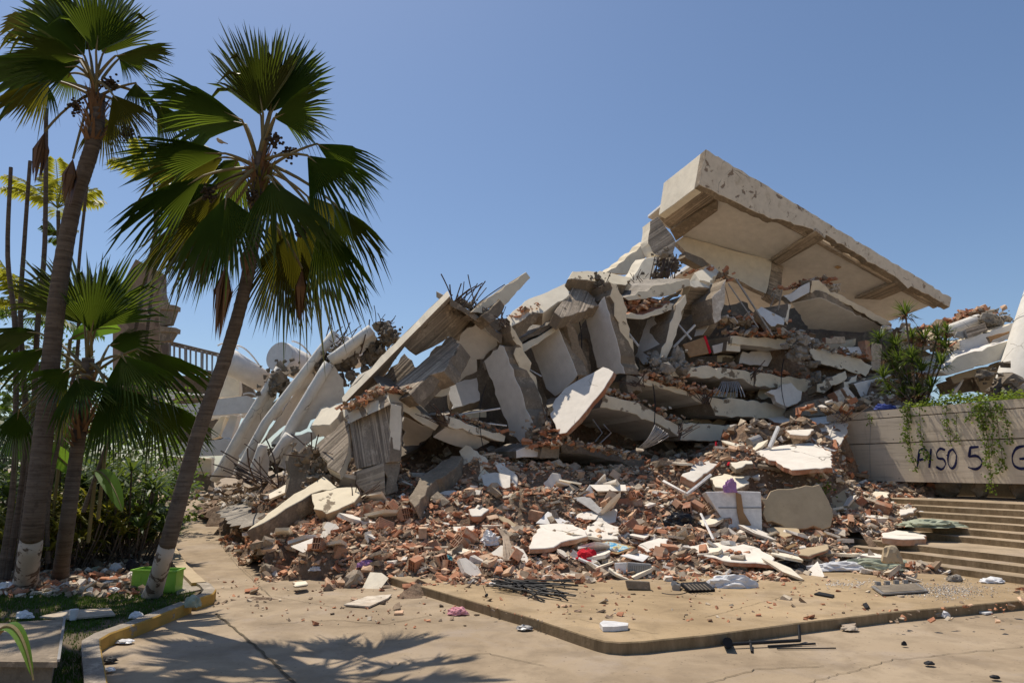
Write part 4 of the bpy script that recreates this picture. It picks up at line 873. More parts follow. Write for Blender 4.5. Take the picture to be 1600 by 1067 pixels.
LAY = [
 ('cream curved plaster panel standing left of three, above the brick heap', [(717, 705), (727, 695), (745, 704), (763, 720), (750, 740), (735, 747), (722, 725)], (-.5, -.9, .5), .14),
 ('cream plaster piece standing between two larger ones in the heap centre', [(741, 731), (755, 729), (775, 753), (768, 765), (750, 766)], (-.3, -.9, .6), .12),
 ('white plaster slab leaning below the brick backed shard', [(773, 726), (789, 722), (810, 747), (808, 763), (789, 750)], (.2, -.7, .8), .12),
 ('white shard on a thick brick backing under the flaking slab edge', [(756, 698), (762, 688), (804, 712), (800, 720), (772, 714)], (.1, -.6, .9), .16),
 ('small bright white shard on a hollow brick in the heap centre', [(732, 795), (747, 787), (765, 795), (752, 806), (738, 806)], (0, -.5, 1), .14),
 ('bright white topped square block in the red brick heap', [(707, 822), (742, 820), (742, 829), (708, 834)], (0, -.3, 1), .2),
 ('thin tan topped brick slab tilted over the heap centre', [(769, 804), (780, 802), (814, 823), (806, 830)], (0, -.6, 1), .12),
 ('long curved tan shard pointing up right in the heap centre', [(763, 803), (800, 772), (814, 765), (817, 772), (789, 805)], (.3, -.8, .5), .1),
 ('large cracked bright white sheet lying in the centre foreground', [(831, 840), (842, 819), (870, 817), (896, 819), (915, 829), (918, 837), (890, 843), (865, 854), (828, 857)], (0, -.25, 1), .1),
 ('pale cracked slab under the dry palm broom in the foreground', [(763, 865), (783, 851), (817, 857), (828, 879), (800, 885), (766, 882)], (0, -.6, 1), .08),
 ('smooth pale blue white board in the heap centre', [(837, 817), (856, 798), (889, 815), (884, 822)], (0, -.7, 1), .03),
 ('white sheet right of the large cracked one with a shaded corner', [(908, 829), (931, 813), (969, 823), (967, 843), (930, 840)], (0, -.25, 1), .1),
 ('chunky white slab end under the brick stack', [(921, 803), (934, 791), (965, 795), (962, 815), (940, 818)], (0, -.6, 1), .15),
 ('white slab on brick ramping up to the right below the pancaked floors', [(1064, 743), (1080, 728), (1110, 718), (1139, 708), (1140, 714), (1118, 728), (1097, 744), (1085, 753)], (.05, -.5, 1), .18),
 ('widest brilliant white slab on the right rubble by the wall', [(1178, 706), (1197, 699), (1265, 691), (1299, 705), (1301, 730), (1237, 734)], (-.05, -.3, 1), .12),
 ('long brilliant white ridge slab at the top of the right rubble', [(1197, 650), (1220, 643), (1262, 647), (1293, 649), (1316, 651), (1300, 660), (1273, 665), (1235, 662), (1209, 659)], (0, -.3, 1), .1),
 ('steep brilliant white slab against the wall corner', [(1265, 683), (1273, 668), (1307, 661), (1325, 660), (1325, 675), (1304, 705), (1282, 698)], (.1, -.6, 1), .12),
 ('small white slab between the ridge slab and the widest one', [(1227, 672), (1272, 670), (1262, 680), (1234, 678)], (0, -.3, 1), .1),
 ('tan slab leaning beside the large upright tan wall piece', [(1288, 754), (1316, 755), (1350, 794), (1345, 804), (1307, 797)], (-.1, -.8, .8), .12),
 ('flat brilliant white sheet lying near the plaza on the right', [(1071, 855), (1100, 848), (1144, 845), (1181, 854), (1210, 871), (1209, 882), (1142, 877), (1097, 866)], (0, -.15, 1), .08),
 ('white topped brick slab lying on the stairs', [(1378, 832), (1400, 828), (1425, 829), (1448, 836), (1447, 841), (1412, 842), (1378, 839)], (0, -.1, 1), .13),
 ('small cream slab beside the foot of the graffiti wall', [(1354, 774), (1367, 767), (1390, 769), (1386, 777), (1360, 780)], (0, -.2, 1), .1),
 ('small pale slab below the one at the wall foot', [(1405, 795), (1432, 793), (1428, 800), (1407, 804)], (0, -.2, 1), .07),
 ('pale square block near the brown box in the foreground', [(996, 852), (1029, 840), (1045, 841), (1043, 851), (1012, 862)], (0, -.3, 1), .18),
 ('round topped cream lump in the right rubble', [(1108, 747), (1140, 738), (1172, 742), (1170, 755), (1150, 764), (1118, 760)], (0, -.3, 1), .14),
 ('rough tan slab lying at the foot of the stairs', [(1245, 858), (1292, 849), (1295, 857), (1265, 868), (1248, 866)], (0, -.2, 1), .06),
 ('small cream wedge below the widest white slab', [(1140, 722), (1172, 716), (1177, 724), (1150, 732)], (0, -.4, 1), .12),
 ('tan broken slab edge left of the fridge', [(1064, 756), (1088, 754), (1090, 762), (1068, 766)], (0, -.4, 1), .12),
 ('white board leaning in front of the low dark hollow', [(905, 780), (922, 756), (931, 775), (925, 786)], (.1, -1, .5), .04),
 ('long grey board lying across the centre rubble', [(895, 777), (920, 774), (945, 800), (935, 801)], (0, -.6, 1), .04),
 ('pale broken slab leaning left of the low dark hollow', [(848, 754), (862, 738), (875, 740), (880, 760), (870, 768), (868, 790), (852, 775)], (-.2, -1, .4), .1),
 ('brick backed tan chunk at the right of the fridge foot', [(1198, 825), (1240, 818), (1250, 832), (1215, 842)], (0, -.3, 1), .1),
 ('flat cream flake above the plaza edge at left', [(457, 909), (478, 907), (480, 912), (463, 915)], (0, 0, 1), .04),
]
for i, (lb, pts, nr, th) in enumerate(LAY):
    ms = ('sheet', 'brickf', 'conc')
    if 'tan' in lb: ms = ('tan', 'brickf', 'conc')
    if 'cream' in lb: ms = ('cream2', 'conc', 'conc')
    if 'board' in lb: ms = ('whitep' if 'grey' not in lb else 'steel', 'whitep', 'conc')
    if 'brilliant' in lb or 'bright' in lb: ms = ('sheet', 'brickf', 'conc')
    lift = .12
    lay('plaster_slab' if 'board' not in lb else 'loose_board', lb, 'plaster slab' if 'board' not in lb else 'board', pts, nr, th, ms, lift, jit=.03 if 'board' not in lb else 0)
lay('tan_slab', 'large upright tan wall piece with ragged brick edges beside the fridge', 'wall piece', [(1188, 778), (1215, 763), (1250, 760), (1280, 757), (1296, 782), (1302, 805), (1298, 822), (1240, 827), (1198, 815)], (-.12, -1, .35), .16, ('tan', 'brickf', 'brickf'), .15, .05, P0=hit(1245, 826)+V((0, -.15, .12)))
# fridge
fr = empty('fridge', hit(1160, 830), 'battered white fridge standing tilted in the rubble with a torn brown board on it', 'fridge')
P0 = hit(1150, 812)+V((0, -.15, .2)); fn = V((-.1, -1, .12)).normalized()
def facep(pts, n=fn, P=P0): return [onp(x, y, P, n) for x, y in pts]
wpoly('cabinet', facep([(1102, 768), (1158, 767), (1189, 768), (1191, 828), (1164, 845), (1146, 838), (1122, 800)]), -fn*.5, ['whitep', 'whitep'], jit=.008, parent=fr)
wpoly('door_seam', facep([(1122, 792), (1190, 792), (1190, 794), (1123, 794)], P=P0+fn*.012), -fn*.02, ['steel', 'steel'], jit=0, parent=fr, bev=0)
wpoly('torn_board', facep([(1150, 769), (1158, 772), (1162, 800), (1174, 820), (1158, 828), (1152, 800)], P=P0+fn*.05), -fn*.03, ['cardb', 'cardb'], jit=.02, parent=fr, bev=0)
# crumpled cloth / bag builder
def crumple(name, label, cat, px, py, w, d, h, m, amp=.4, sub=4, at=None, group=None):
    P = at or hit(px, py); vs, fs = ico(sub); mb = MB(); o = V((rnd.random()*40, 3, 7)); out = []
    for v in vs:
        n_ = noise.noise(v*1.6+o)*.9+noise.noise(v*3.7+o)*.7; k = 1+amp*n_
        rid = abs(noise.noise(v*4.5+o))*.35+abs(noise.noise(v*9+o))*.15
        z = max(-.12, v.z)*(k-rid*amp)
        out.append(P+V((v.x*w*k, v.y*d*k, z*h*1.3+.02)))
    mb.add(out, fs); o_ = mb.build(name, M[m], smooth=False); return prop(o_, label, cat, group)
crumple('red_cloth', 'bright red cloth lying on the foreground rubble', 'cloth', 917, 877, .2, .16, .13, 'redcloth')
crumple('mauve_cloth', 'mauve cloth hanging over the top of the fridge', 'cloth', 1142, 768, .13, .08, .2, 'mauve', at=onp(1142, 768, P0+fn*.06, fn))
crumple('pink_cloth', 'pink striped cloth lying on the pavement beside the plaza kerb', 'cloth', 716, 958, .13, .08, .06, 'pink', at=G(716, 960, 0))
crumple('white_bag', 'crumpled white plastic bag on the plaza beside the black box', 'bag', 1143, 916, .34, .12, .12, 'plas', at=G(1143, 917, .12))
crumple('white_bag', 'pale crumpled plastic bag in the brick rubble left of the dry broom', 'bag', 766, 850, .16, .14, .16, 'plas')
crumple('white_bag', 'small crumpled white paper at the left foot of the brick heap', 'paper', 492, 892, .1, .07, .05, 'plas')
crumple('black_bag', 'shiny black rubbish bag in the middle rubble', 'bag', 1060, 822, .3, .2, .17, 'gloss')
crumple('black_bag', 'shiny black rubbish bag at the foot of the stairs', 'bag', 1232, 890, .3, .15, .12, 'gloss')
crumple('clear_sheet', 'pale green plastic sheet lying on the upper stairs', 'sheet', 1452, 812, .55, .4, .1, 'sheetg', at=G(1452, 822, .75))
crumple('clear_sheet', 'pale green plastic sheeting crumpled at the foot of the stairs', 'sheet', 1370, 885, .6, .2, .12, 'sheetg', at=G(1370, 888, .15))
crumple('white_wrap', 'long crumpled white plastic wrap in front of the stairs', 'sheet', 1310, 888, .5, .14, .1, 'plas', at=G(1312, 890, .14))
crumple('blue_sheet', 'blue cloth lying on the top corner of the graffiti wall', 'cloth', 1390, 636, .28, .12, .1, 'blue', at=onw(1384, 640, -.25))
crumple('teal_cloth', 'small teal cloth in the brick rubble behind the plaza corner', 'cloth', 697, 878, .1, .08, .08, 'teal')
crumple('black_bundle', 'black bundle of cloth in the right rubble above the fridge', 'cloth', 1150, 735, .16, .1, .1, 'black')
crumple('purple_wrap', 'crumpled purple and white wrapper in the left brick heap', 'wrapper', 571, 886, .14, .07, .07, 'mauve')
crumple('red_ball', 'small round red thing beside the black bundle', 'ball', 1140, 728, .06, .06, .06, 'redcloth', amp=.05)
# hollow clay brick
def hollow_mesh(L=.3, hgt=.2, wd=.14, nx=3, nz=2, cut=0):
    mb = MB(); t = .012
    for i in range(nz+1): mb.box((0, 0, -hgt/2+hgt*i/nz), (L, wd+.001*i, t), jit=.002)
    for i in range(nx+1): mb.box((0, -wd/2+wd*i/nx, 0), (L*.998, t, hgt+.002*i), jit=.002)
    if not cut:
        for s in (-1, 1):
            for k in range(6): mb.box((0, s*(wd/2+.009), -hgt*.42+hgt*.168*k), (L*.99, .008, hgt*.09))
    return mb
def proto(mb, name, mats): 
    me = mb.build(name, mats, M=Matrix.Identity(4)); o = me; me = o.data; bpy.data.objects.remove(o); return me
def inst(name, me, P, rot, sc, label, cat, group):
    o = bpy.data.objects.new(name, me); COL.objects.link(o); o.location = P; o.rotation_euler = rot; o.scale = sc if hasattr(sc, '__len__') else (sc,)*3
    return prop(o, label, cat, group)
def proj_(P):
    y = P.y*math.cos(TH)+(P.z-H)*math.sin(TH); z = -P.y*math.sin(TH)+(P.z-H)*math.cos(TH); return CX+F*P.x/y, CY-F*z/y
def zone(P):
    px, py = proj(V(P)); i = 0
    for lim in (470, 640, 800, 960, 1095, 1250): i += px > lim
    a = ['at the left tip of the heap', 'below the ribbed pillar', 'behind the plaza corner', 'behind the umbrella ribs', 'left of the fridge', 'around the white fridge', 'beside the stairs'][i]
    return a+(', near edge' if py > 858 else ', halfway up' if py > 800 else ', under the slabs')
def zi(name, me, P, rot, sc, what, cat, plural):
    z_ = zone(P); return inst(name, me, P, rot, sc, what+' '+z_, cat, plural+' '+z_)
def shard_mb():
    mb = MB(); k = rnd.randint(4, 6); th = rnd.uniform(.1, .3)
    pl = []; a0 = rnd.random()*6
    for i in range(k):
        a = a0+2*math.pi*(i+rnd.uniform(-.25, .25))/k; r = rnd.uniform(.55, 1); pl.append(V((math.cos(a)*r, math.sin(a)*r*rnd.uniform(.5, .8), 0)))
    t_ = [p+V((0, 0, th+rnd.uniform(-.03, .03))) for p in pl]; b_ = [p*rnd.uniform(.8, 1.05)-V((0, 0, th)) for p in pl]
    mb.add(t_+b_, [list(range(k)), [k+i for i in reversed(range(k))]]+[[i, k+i, k+(i+1) % k, (i+1) % k] for i in range(k)], 0)
    return mb
HB = [proto(hollow_mesh(), 'hollow_brick', M['brickf']), proto(hollow_mesh(.2, .2, .14, 3, 2, 1), 'hollow_brick', M['brickf']), proto(hollow_mesh(.26, .14, .1, 2, 2), 'hollow_brick', M['brickf']), proto(hollow_mesh(.16, .2, .2, 3, 3, 1), 'hollow_brick', M['brickf'])]
BS = [proto(shard_mb(), 'brick_fragment', M['brickf']) for _ in range(12)]
def rib_mb():
    mb = MB(); mb.box((0, 0, 0), (1.6, 1.0, .16), jit=.12)
    for i in range(4): mb.box((0, -.36+i*.24, .11), (1.5, .12, .1), jit=.03)
    return mb
BS += [proto(rib_mb(), 'brick_fragment', M['brickf']) for _ in range(4)]
PC = [proto(shard_mb(), 'plaster_fragment', M['chip']) for _ in range(8)]
def lump_mb():
    mb = MB(); lump(mb, V((0, 0, 0)), .8, 2, 0, .9, .5); return mb
CL = [proto(lump_mb(), 'concrete_lump', M['rock']) for _ in range(6)]
def block_mb(): 
    mb = MB(); mb.box((0, 0, 0), (1.7, 1.1, .7), jit=.2); return mb
CL += [proto(block_mb(), 'concrete_lump', M['rock']) for _ in range(4)]
# sampling region of the apron (world): accept points in front of the facade
def inapron(x, y):
    px = CX+F*x/ (y*math.cos(TH)+ (0-H)*math.sin(TH)) if y > 1 else 0
    if gardenside(V((x, y, 0))) or stairclear(x, y): return False
    h = mhs(x, y)
    g = .12 if x > -1.8 else ramp(y)
    return h > g-.05
def sample(yspan=(11, 17.2), xs=(-7.5, 8.6)):
    while True:
        x, y = rnd.uniform(*xs), rnd.uniform(*yspan)
        if inapron(x, y): return x, y
def rr(k=1.0): return (rnd.gauss(0, .45*k), rnd.gauss(0, .45*k), rnd.uniform(0, 6.28))
def bright(x): return 1/(1+math.exp(-(x-2.5)/2))     # more plaster towards the right
cnt = 0
for i in range(285):
    x, y = sample((11, 15.2)); s = rnd.uniform(.05, .125)
    zi('brick_fragment', BS[i % len(BS)], (x, y, surf(x, y)+s*.35), rr(1.2), (s*rnd.uniform(.8, 1.4), s, s), 'loose terracotta fragment', 'brick fragment', 'terracotta fragments')
HBS = [(600, 830), (690, 885), (682, 866), (740, 868), (733, 846), (650, 890), (655, 868), (700, 893), (612, 800), (630, 812), (590, 808), (770, 822), (838, 813), (1060, 795), (1090, 797), (1110, 802), (1075, 803), (955, 783), (985, 784), (950, 795), (985, 830), (1000, 838), (975, 836), (870, 858), (885, 850), (560, 815), (575, 803), (1120, 818), (1135, 820), (905, 748), (940, 750), (960, 750), (1045, 868), (1030, 872), (1330, 820), (1345, 790), (1380, 800), (1370, 812), (1395, 785), (1240, 738), (1265, 742), (1286, 740), (1170, 730), (660, 840), (500, 860), (530, 870), (1100, 870), (1280, 845), (720, 860), (805, 880)]
for i, (px, py) in enumerate(HBS):
    P = hit(px, py); zi('hollow_brick', HB[i % 4], (P.x, P.y, P.z+.09), rr(1.1), rnd.uniform(.85, 1.15), 'hollow clay brick', 'brick', 'hollow clay bricks')
for i in range(190):
    x, y = sample((11.2, 17)); 
    if rnd.random() > .25+.75*bright(x): x, y = sample((11.2, 17), (1, 8.6))
    s = rnd.uniform(.07, .2)
    zi('plaster_fragment', PC[i % len(PC)], (x, y, surf(x, y)+s*.35), rr(.9), (s*1.3, s, s*.5), 'small pale plaster fragment', 'plaster fragment', 'small plaster fragments')
for i in range(130):
    x, y = sample((11.5, 17.4)); s = rnd.uniform(.07, .19)
    zi('concrete_lump', CL[i % len(CL)], (x, y, surf(x, y)+s*.25), rr(1), (s*1.2, s, s*.8), 'rough brown concrete lump', 'concrete lump', 'concrete lumps')
FLP = [proto(shard_mb(), 'plaster_sheet_piece', M['sheet']) for _ in range(6)]+[proto(shard_mb(), 'plaster_sheet_piece', M['cream2']) for _ in range(4)]
for i in range(85):
    x, y = sample((11.6, 17.3)); s = rnd.uniform(.18, .55)
    zi('plaster_sheet_piece', FLP[i % 10], (x, y, surf(x, y)+s*.22), (rnd.gauss(.12, .28), rnd.gauss(0, .28), rnd.random()*6), (s*1.2, s, .16*rnd.uniform(.5, 1)), 'flat pale plaster sheet piece', 'plaster piece', 'flat plaster sheet pieces')
INS = [proto(shard_mb(), 'wedged_slab', M[k]) for k in ('conc', 'cream', 'dark', 'conc', 'white', 'board')]
for i in range(110):
    x, y = rnd.uniform(-5, 14), rnd.uniform(17.3, 24); s = rnd.uniform(.5, 1.3)
    if y < fd(CX+F*x/y)+.9: continue
    inst('wedged_slab', INS[i % 6], (x, y, mhs(x, y)+s*.15), (rnd.gauss(.3, .5), rnd.gauss(0, .5), rnd.random()*6), (s*1.3, s, s*.45), 'broken slab fragment wedged deep in the collapsed floors', 'slab fragment', 'slab fragments wedged between the floors')
# crumbs as one mass
CR = [m_flat('crumb_%s' % n, c, .95, .3, 12) for n, c in (('red', (.52, .25, .14)), ('rust', (.40, .18, .10)), ('buff', (.60, .40, .26)), ('cream', (.55, .45, .33)), ('white', (.66, .60, .52)), ('brown', (.26, .19, .13)))]
def crumb(mb, P, s, mi, flat=.45):
    q = V((rnd.gauss(0, .5), rnd.gauss(0, .5), 1)).to_track_quat('Z', 'Y').to_matrix() @ Matrix.Rotation(rnd.random()*6.28, 3, 'Z')
    mb.box(P, (s*rnd.uniform(.8, 2.0), s, s*flat), q, mi, s*.22)
mb = MB()
for i in range(19000):
    x, y = sample((11, 17.6), (-8, 10)); b = bright(x); r = rnd.random(); s = min(.13, .018+rnd.expovariate(1/.027))
    mi = (4 if rnd.random() < .35 else 3) if r < .14+.3*b else 5 if r < .30+.28*b else rnd.choice((0, 2, 1, 2))
    crumb(mb, V((x, y, surf(x, y)+s*.3)), s, mi)
for i in range(5500):          # debris in the hollows and over the core
    x, y = rnd.uniform(-7, 15), rnd.uniform(17, 25); s = rnd.uniform(.05, .22)
    mi = rnd.choice((3, 4, 5, 5, 5, 5, 1, 3, 5))
    if stairclear(x, y): continue
    if x < -4.2: mi = rnd.choice((3, 4, 5, 5, 3))
    crumb(mb, V((x, y, surf(x, y)+s*.3)), s*.8, mi, .5)
for i in range(1500):          # scatter running out over the pavement
    x, y = rnd.uniform(-9, 9), rnd.uniform(8.5, 12.5); h = mhs(x, y); g = .12 if (x > -1.6+(11.6-y)*.55 and y > 7) else 0.0
    if h < g-.9 or h > g+.05: continue
    if rnd.random() > math.exp((h-g)*3.2): continue
    s = .012+rnd.expovariate(1/.014); crumb(mb, V((x, y, g+s*.2)), s, rnd.choice((0, 1, 2, 3, 5, 5)))
prop(mb.build('rubble_crumbs', CR, M=Matrix.Identity(4), recalc=False), 'small crumbs of brick and plaster covering the heap', 'rubble', kind='stuff')
# crumbs lying on slabs
mb = MB()
def heap(pts, n, s0=.08, cols=(0, 1, 2, 5), spread=.3, up=.1):
    P = [W(*p) for p in pts]
    for i in range(int(n*.62)):
        k = rnd.random()*(len(P)-1); a = P[int(k)].lerp(P[min(int(k)+1, len(P)-1)], k-int(k)); s = s0*rnd.uniform(.4, 1.5)
        crumb(mb, a+V((rnd.gauss(0, spread), rnd.gauss(0, spread*.8), abs(rnd.gauss(0, up*.55))-.02)), s, rnd.choice(cols))
heap([(975, 488, 19.9), (1000, 484, 20.1), (1030, 478, 20.3)], 420, .11, spread=.28, up=.16)
heap([(545, 640, 16.4), (575, 622, 16.2), (600, 610, 16.2), (622, 612, 16.3)], 260, .08, spread=.15, up=.08)
heap([(1050, 574, 19.9), (1100, 570, 20.4), (1180, 580, 21.2), (1260, 592, 21.9)], 300, .09, (0, 1, 3, 5), .3, .06)
heap([(1000, 585, 19.4), (1050, 600, 19.6), (1100, 616, 20)], 260, .1, (0, 1, 2, 5), .25, .1)
heap([(945, 612, 18.6), (990, 625, 18.9), (1060, 662, 19.3)], 260, .09, (0, 1, 3, 5), .22, .06)
heap([(1150, 522, 20.8), (1200, 524, 21.3), (1240, 528, 21.8)], 260, .1, (0, 1, 3, 5), .3, .08)
heap([(1130, 505, 21.3), (1170, 500, 21.6), (1200, 510, 21.8)], 260, .14, (0, 4, 3, 5), .35, .15)
heap([(800, 497, 17.9), (820, 484, 18.1), (845, 474, 18.2)], 60, .06, (0, 1, 2, 5), .1, .03)
heap([(1090, 430, 22), (1120, 425, 22), (1135, 440, 22)], 80, .12, (0, 1, 5), .25, .1)
heap([(880, 690, 16.6), (940, 700, 17), (1000, 716, 17.4)], 150, .08, (0, 3, 5), .2, .04)
heap([(850, 670, 17), (870, 690, 16.7), (830, 700, 16.7)], 160, .1, (0, 1, 5, 3), .25, .15)
heap([(690, 645, 16.8), (740, 662, 17), (780, 678, 17.2)], 140, .08, (1, 3, 5), .2, .05)
heap([(1270, 540, 22.0), (1340, 556, 22.6)], 90, .1, (1, 3, 5), .25, .05)
heap([(1290, 436, 22.6), (1230, 452, 22.6)], 120, .1, (0, 1, 5), .25, .06)
heap([(1320, 625, 18.6), (1290, 640, 18.3), (1340, 640, 19)], 90, .13, (3, 4, 5, 1), .35, .1)
heap([(365, 790, 18.5), (400, 775, 18.5), (440, 778, 18)], 500, .08, (3, 5, 4, 5), .5, .06)
heap([(365, 778, 22), (400, 765, 22), (450, 755, 21)], 600, .12, (3, 5, 4, 5), .8, .12)
prop(mb.build('slab_crumbs', CR, M=Matrix.Identity(4), recalc=False), 'crumbs of brick and mortar lying on the broken floor edges', 'rubble', kind='stuff')
# planter behind the wall, plus an added backing that blackens the void below
mb = MB()
P_ = lambda o, t, z: su(o, t, z)
for (o0_, o1_, z0, z1, ta_) in ((WO+.31, WO+1.6, zt-.35, zt-.08, ta), (WO+1.9, WO+2.1, 1.2, zt-.4, ta)):
    v8 = [P_(o, t, z) for z in (z0, z1) for o, t in ((o0_, ta_), (o1_, ta_), (o1_, tb), (o0_, tb))]
    mb.add(v8, [(0, 1, 2, 3), (4, 5, 6, 7), (0, 1, 5, 4), (1, 2, 6, 5), (2, 3, 7, 6), (3, 0, 4, 7)])
mb.build('planter_and_void_backing', M['soil'], parent=wall)
# debris in the void
for i in range(7):
    mb = MB(); c = su(WO+.5+rnd.random()*.6, ta-1.5-i*.9, ZTOP+.2)
    lump(mb, c, rnd.uniform(.18, .34), 2, 0, .8)
    prop(mb.build('concrete_lump', M['rock']), 'dusty concrete lump in the dark gap under the graffiti wall', 'concrete lump', 'lumps under the graffiti wall')
# ================================================================ WHITE BUILDING AT LEFT
q1z = lambda *p: [(240+x/3.335, 480+y/3.335) for x, y in p]
def fin(label, nose, flat, d, r=.17, dr=.7, slope=0.0):
    t = empty('leaning_fin', W(*q1z(nose[-1])[0], d), label, 'column')
    n_ = q1z(*nose); f_ = q1z(*flat); k = len(n_)
    dd = lambda y: d+(y-n_[-1][1])*slope
    pts = []
    for i in range(k-1):
        for s in range(5):
            x = n_[i][0]+(n_[i+1][0]-n_[i][0])*s/5; y = n_[i][1]+(n_[i+1][1]-n_[i][1])*s/5; pts.append(W(x+3, y, dd(y)))
    pts.append(W(n_[-1][0]+3, n_[-1][1], dd(n_[-1][1])))
    mb = MB(); mb.tube([p+V((0, 0, 0)) for p in pts], r, 16); o = mb.build('rounded_nose', M['col'], parent=t)
    for p in o.data.polygons: p.use_smooth = len(p.vertices) == 4
    P = [(f_[0][0]+3, f_[0][1], dd(f_[0][1])+.1), (*f_[1], dd(f_[1][1])+.1+dr*.5)]+[tuple(p) for p in f_[2:-1]]+[(f_[-1][0]+3, f_[-1][1], dd(f_[-1][1])+.1)]
    plate('flat_side', None, None, P, B(.3), mats=('col', 'grey', 'grey'), parent=t, jit=.05)
    return t
fin('left white rounded fin leaning right, first behind the palm trunk', [(648, 318), (475, 600), (305, 905)], [(648, 320), (655, 425), (640, 470), (600, 540), (585, 620), (520, 700), (445, 790), (410, 880), (310, 905)], 26)
fin('middle white rounded fin with the longest unbroken top', [(938, 130), (575, 600), (520, 700), (425, 880)], [(940, 128), (928, 195), (872, 290), (850, 350), (790, 440), (770, 500), (710, 600), (640, 650), (560, 715), (500, 850), (430, 890)], 25)
fin('broken upper end of the right white fin against the sky', [(1128, 115), (912, 278)], [(1128, 113), (1166, 158), (1150, 195), (1040, 260), (950, 300), (915, 280)], 24, r=.2)
fin('right white fin cracked across its middle', [(905, 292), (720, 600), (672, 700)], [(908, 290), (990, 375), (988, 495), (880, 530), (850, 575), (800, 630), (690, 665)], 24, r=.2)
fin('lower stub of the cracked right white fin', [(700, 665), (610, 800)], [(705, 665), (840, 650), (850, 680), (760, 760), (690, 870), (640, 830)], 23.6, r=.19)
fin('short white fin stub standing in front of the others', [(560, 715), (520, 830), (480, 965)], [(562, 712), (598, 722), (603, 800), (590, 905), (485, 965)], 23, r=.15, dr=.3)
def blk(label, pts, d, ext, mats=('cream2', 'white', 'conc')):
    p = q1z(*pts); P = [(*p[0], d), (*p[1], d+.4), p[2], (*p[3], d-.15)]+p[4:]
    plate('slab_block', label, 'slab piece', P, ext, mats=mats, jit=.012)
blk('cream slab block between the first and second white fin, upper', [(583, 530), (695, 432), (660, 520), (602, 548)], 26.5, V((.1, .4, -.3)))
blk('cream slab block between the first and second white fin, lower', [(440, 775), (505, 695), (515, 730), (455, 792)], 25.6, V((.1, .4, -.3)))
blk('cream slab block between the second fin and the cracked one', [(610, 705), (712, 600), (700, 660), (640, 732)], 25, V((.1, .4, -.3)))
blk('bright cream slab block beside the crack of the right white fin', [(812, 628), (870, 520), (1000, 495), (950, 600), (900, 622)], 23.6, V((.1, .3, -.3)))
blk('cream slab block behind the white fins near the skyline', [(785, 430), (830, 380), (815, 450), (795, 455)], 25.5, V((.1, .3, -.2)))
q1 = lambda x, y, d: (240+x/3.335, 480+y/3.335, d)
rocky('fin_rubble', [q1(665, 350, 26), q1(700, 370, 26.2), q1(670, 410, 26)], 'grey torn concrete at the broken top of the left white fin', m='dark', r=.45, n=16)
rocky('fin_rubble', [q1(1170, 110, 24.4), q1(1240, 150, 24.4), q1(1210, 140, 24.4)], 'grey torn concrete at the very top of the right white fin', m='dark', r=.3, n=18)
rocky('fin_rubble', [q1(950, 260, 25), q1(1030, 320, 24.8), q1(1150, 260, 24.8), q1(1210, 230, 24.8), q1(1030, 420, 24.6)], 'mass of shredded grey concrete between the fins and the tilted slab', m='dark', r=.42, n=34)
rocky('fin_rubble', [q1(900, 250, 25.6), q1(880, 300, 25.6)], 'grey torn concrete beside the top of the middle fin', m='dark', r=.35, n=10)
rocky('fin_rubble', [q1(620, 780, 24.6), q1(650, 850, 24.6)], 'torn concrete at the foot of the cracked right fin', m='dark', r=.4, n=14)
tuft(240+1010/3.335, 480+230/3.335, 24.6, 14, 1.2, 'tangle of thin bars between the top of the fins', 2.6, (0, -.3), .02)
tuft(240+1200/3.335, 480+100/3.335, 24.4, 8, .6, 'short thin bars on the very top of the right white fin', 1.4, (0, 0), .016)
tuft(240+930/3.335, 480+170/3.335, 25.3, 8, .9, 'thin curved bars at the top of the middle fin', 1, (.4, -.2), .016)
tuft(240+640/3.335, 480+800/3.335, 24.2, 14, 1.0, 'tangle of wire at the foot of the cracked right fin', 1.4, (0, -.3), .016)
tangle('rebar_bundle', 'sheaf of long bars slanting down right at the feet of the fins', 'rebar', [[W(368+rnd.uniform(-3, 3), 722+i*3, 21.5), W(426+rnd.uniform(-6, 12), 752+i*3+rnd.uniform(-3, 6), 20.5)] for i in range(9)], 'rebar', .028)
plate('cream_block', 'sunlit plain cream slab behind the tilted slab near the torn fin top', 'slab piece', [(548, 602, 21.5), (560, 585, 21.8), (602, 566, 22), (575, 600), (552, 606)], V((.1, .4, -.2)), mats=('cream2', 'cream2', 'conc'), jit=.01)
plate('frame_arch', 'white broken frame piece right of the torn fin top', 'beam', [(616, 518, 24.4), (632, 536, 24.3), (628, 541, 24.3), (608, 525)], B(.4), mats=('cream2', 'conc', 'conc'), jit=.02)
# balconies
bal = empty('white_balcony_block', W(330, 640, 29), 'white apartment block with rounded balcony parapets behind the leaning fins', 'building')
def band(name, top, bot, d, m='white', th=.3, n=2):
    """curved parapet: list of (px,py,d) along top and matching bottom py"""
    mb = MB(); T = [W(*p) for p in top]; Bt = [W(p[0], b, p[2]) for p, b in zip(top, bot)]
    k = len(T)
    for i in range(k-1):
        a, b, c, e = T[i], T[i+1], Bt[i+1], Bt[i]; f = V((0, th, 0))
        mb.quad(e, c, b, a); mb.quad(a, b, b+f, a+f); mb.quad(e+f, c+f, b+f, a+f); mb.quad(e, c, c+f, e+f)
    mb.quad(T[0], T[0]+V((0, th, 0)), Bt[0]+V((0, th, 0)), Bt[0]); mb.quad(T[-1], T[-1]+V((0, th, 0)), Bt[-1]+V((0, th, 0)), Bt[-1])
    o = mb.build(name, M[m], parent=bal); return o
band('parapet', [(268, 611, 30.5), (258, 614, 30), (258, 624, 29.6), (262, 631, 29.3), (300, 631, 28.6), (350, 622, 28.2), (385, 618, 28), (398, 624, 28)], [622, 626, 634, 643, 650, 648, 645, 642], 29)
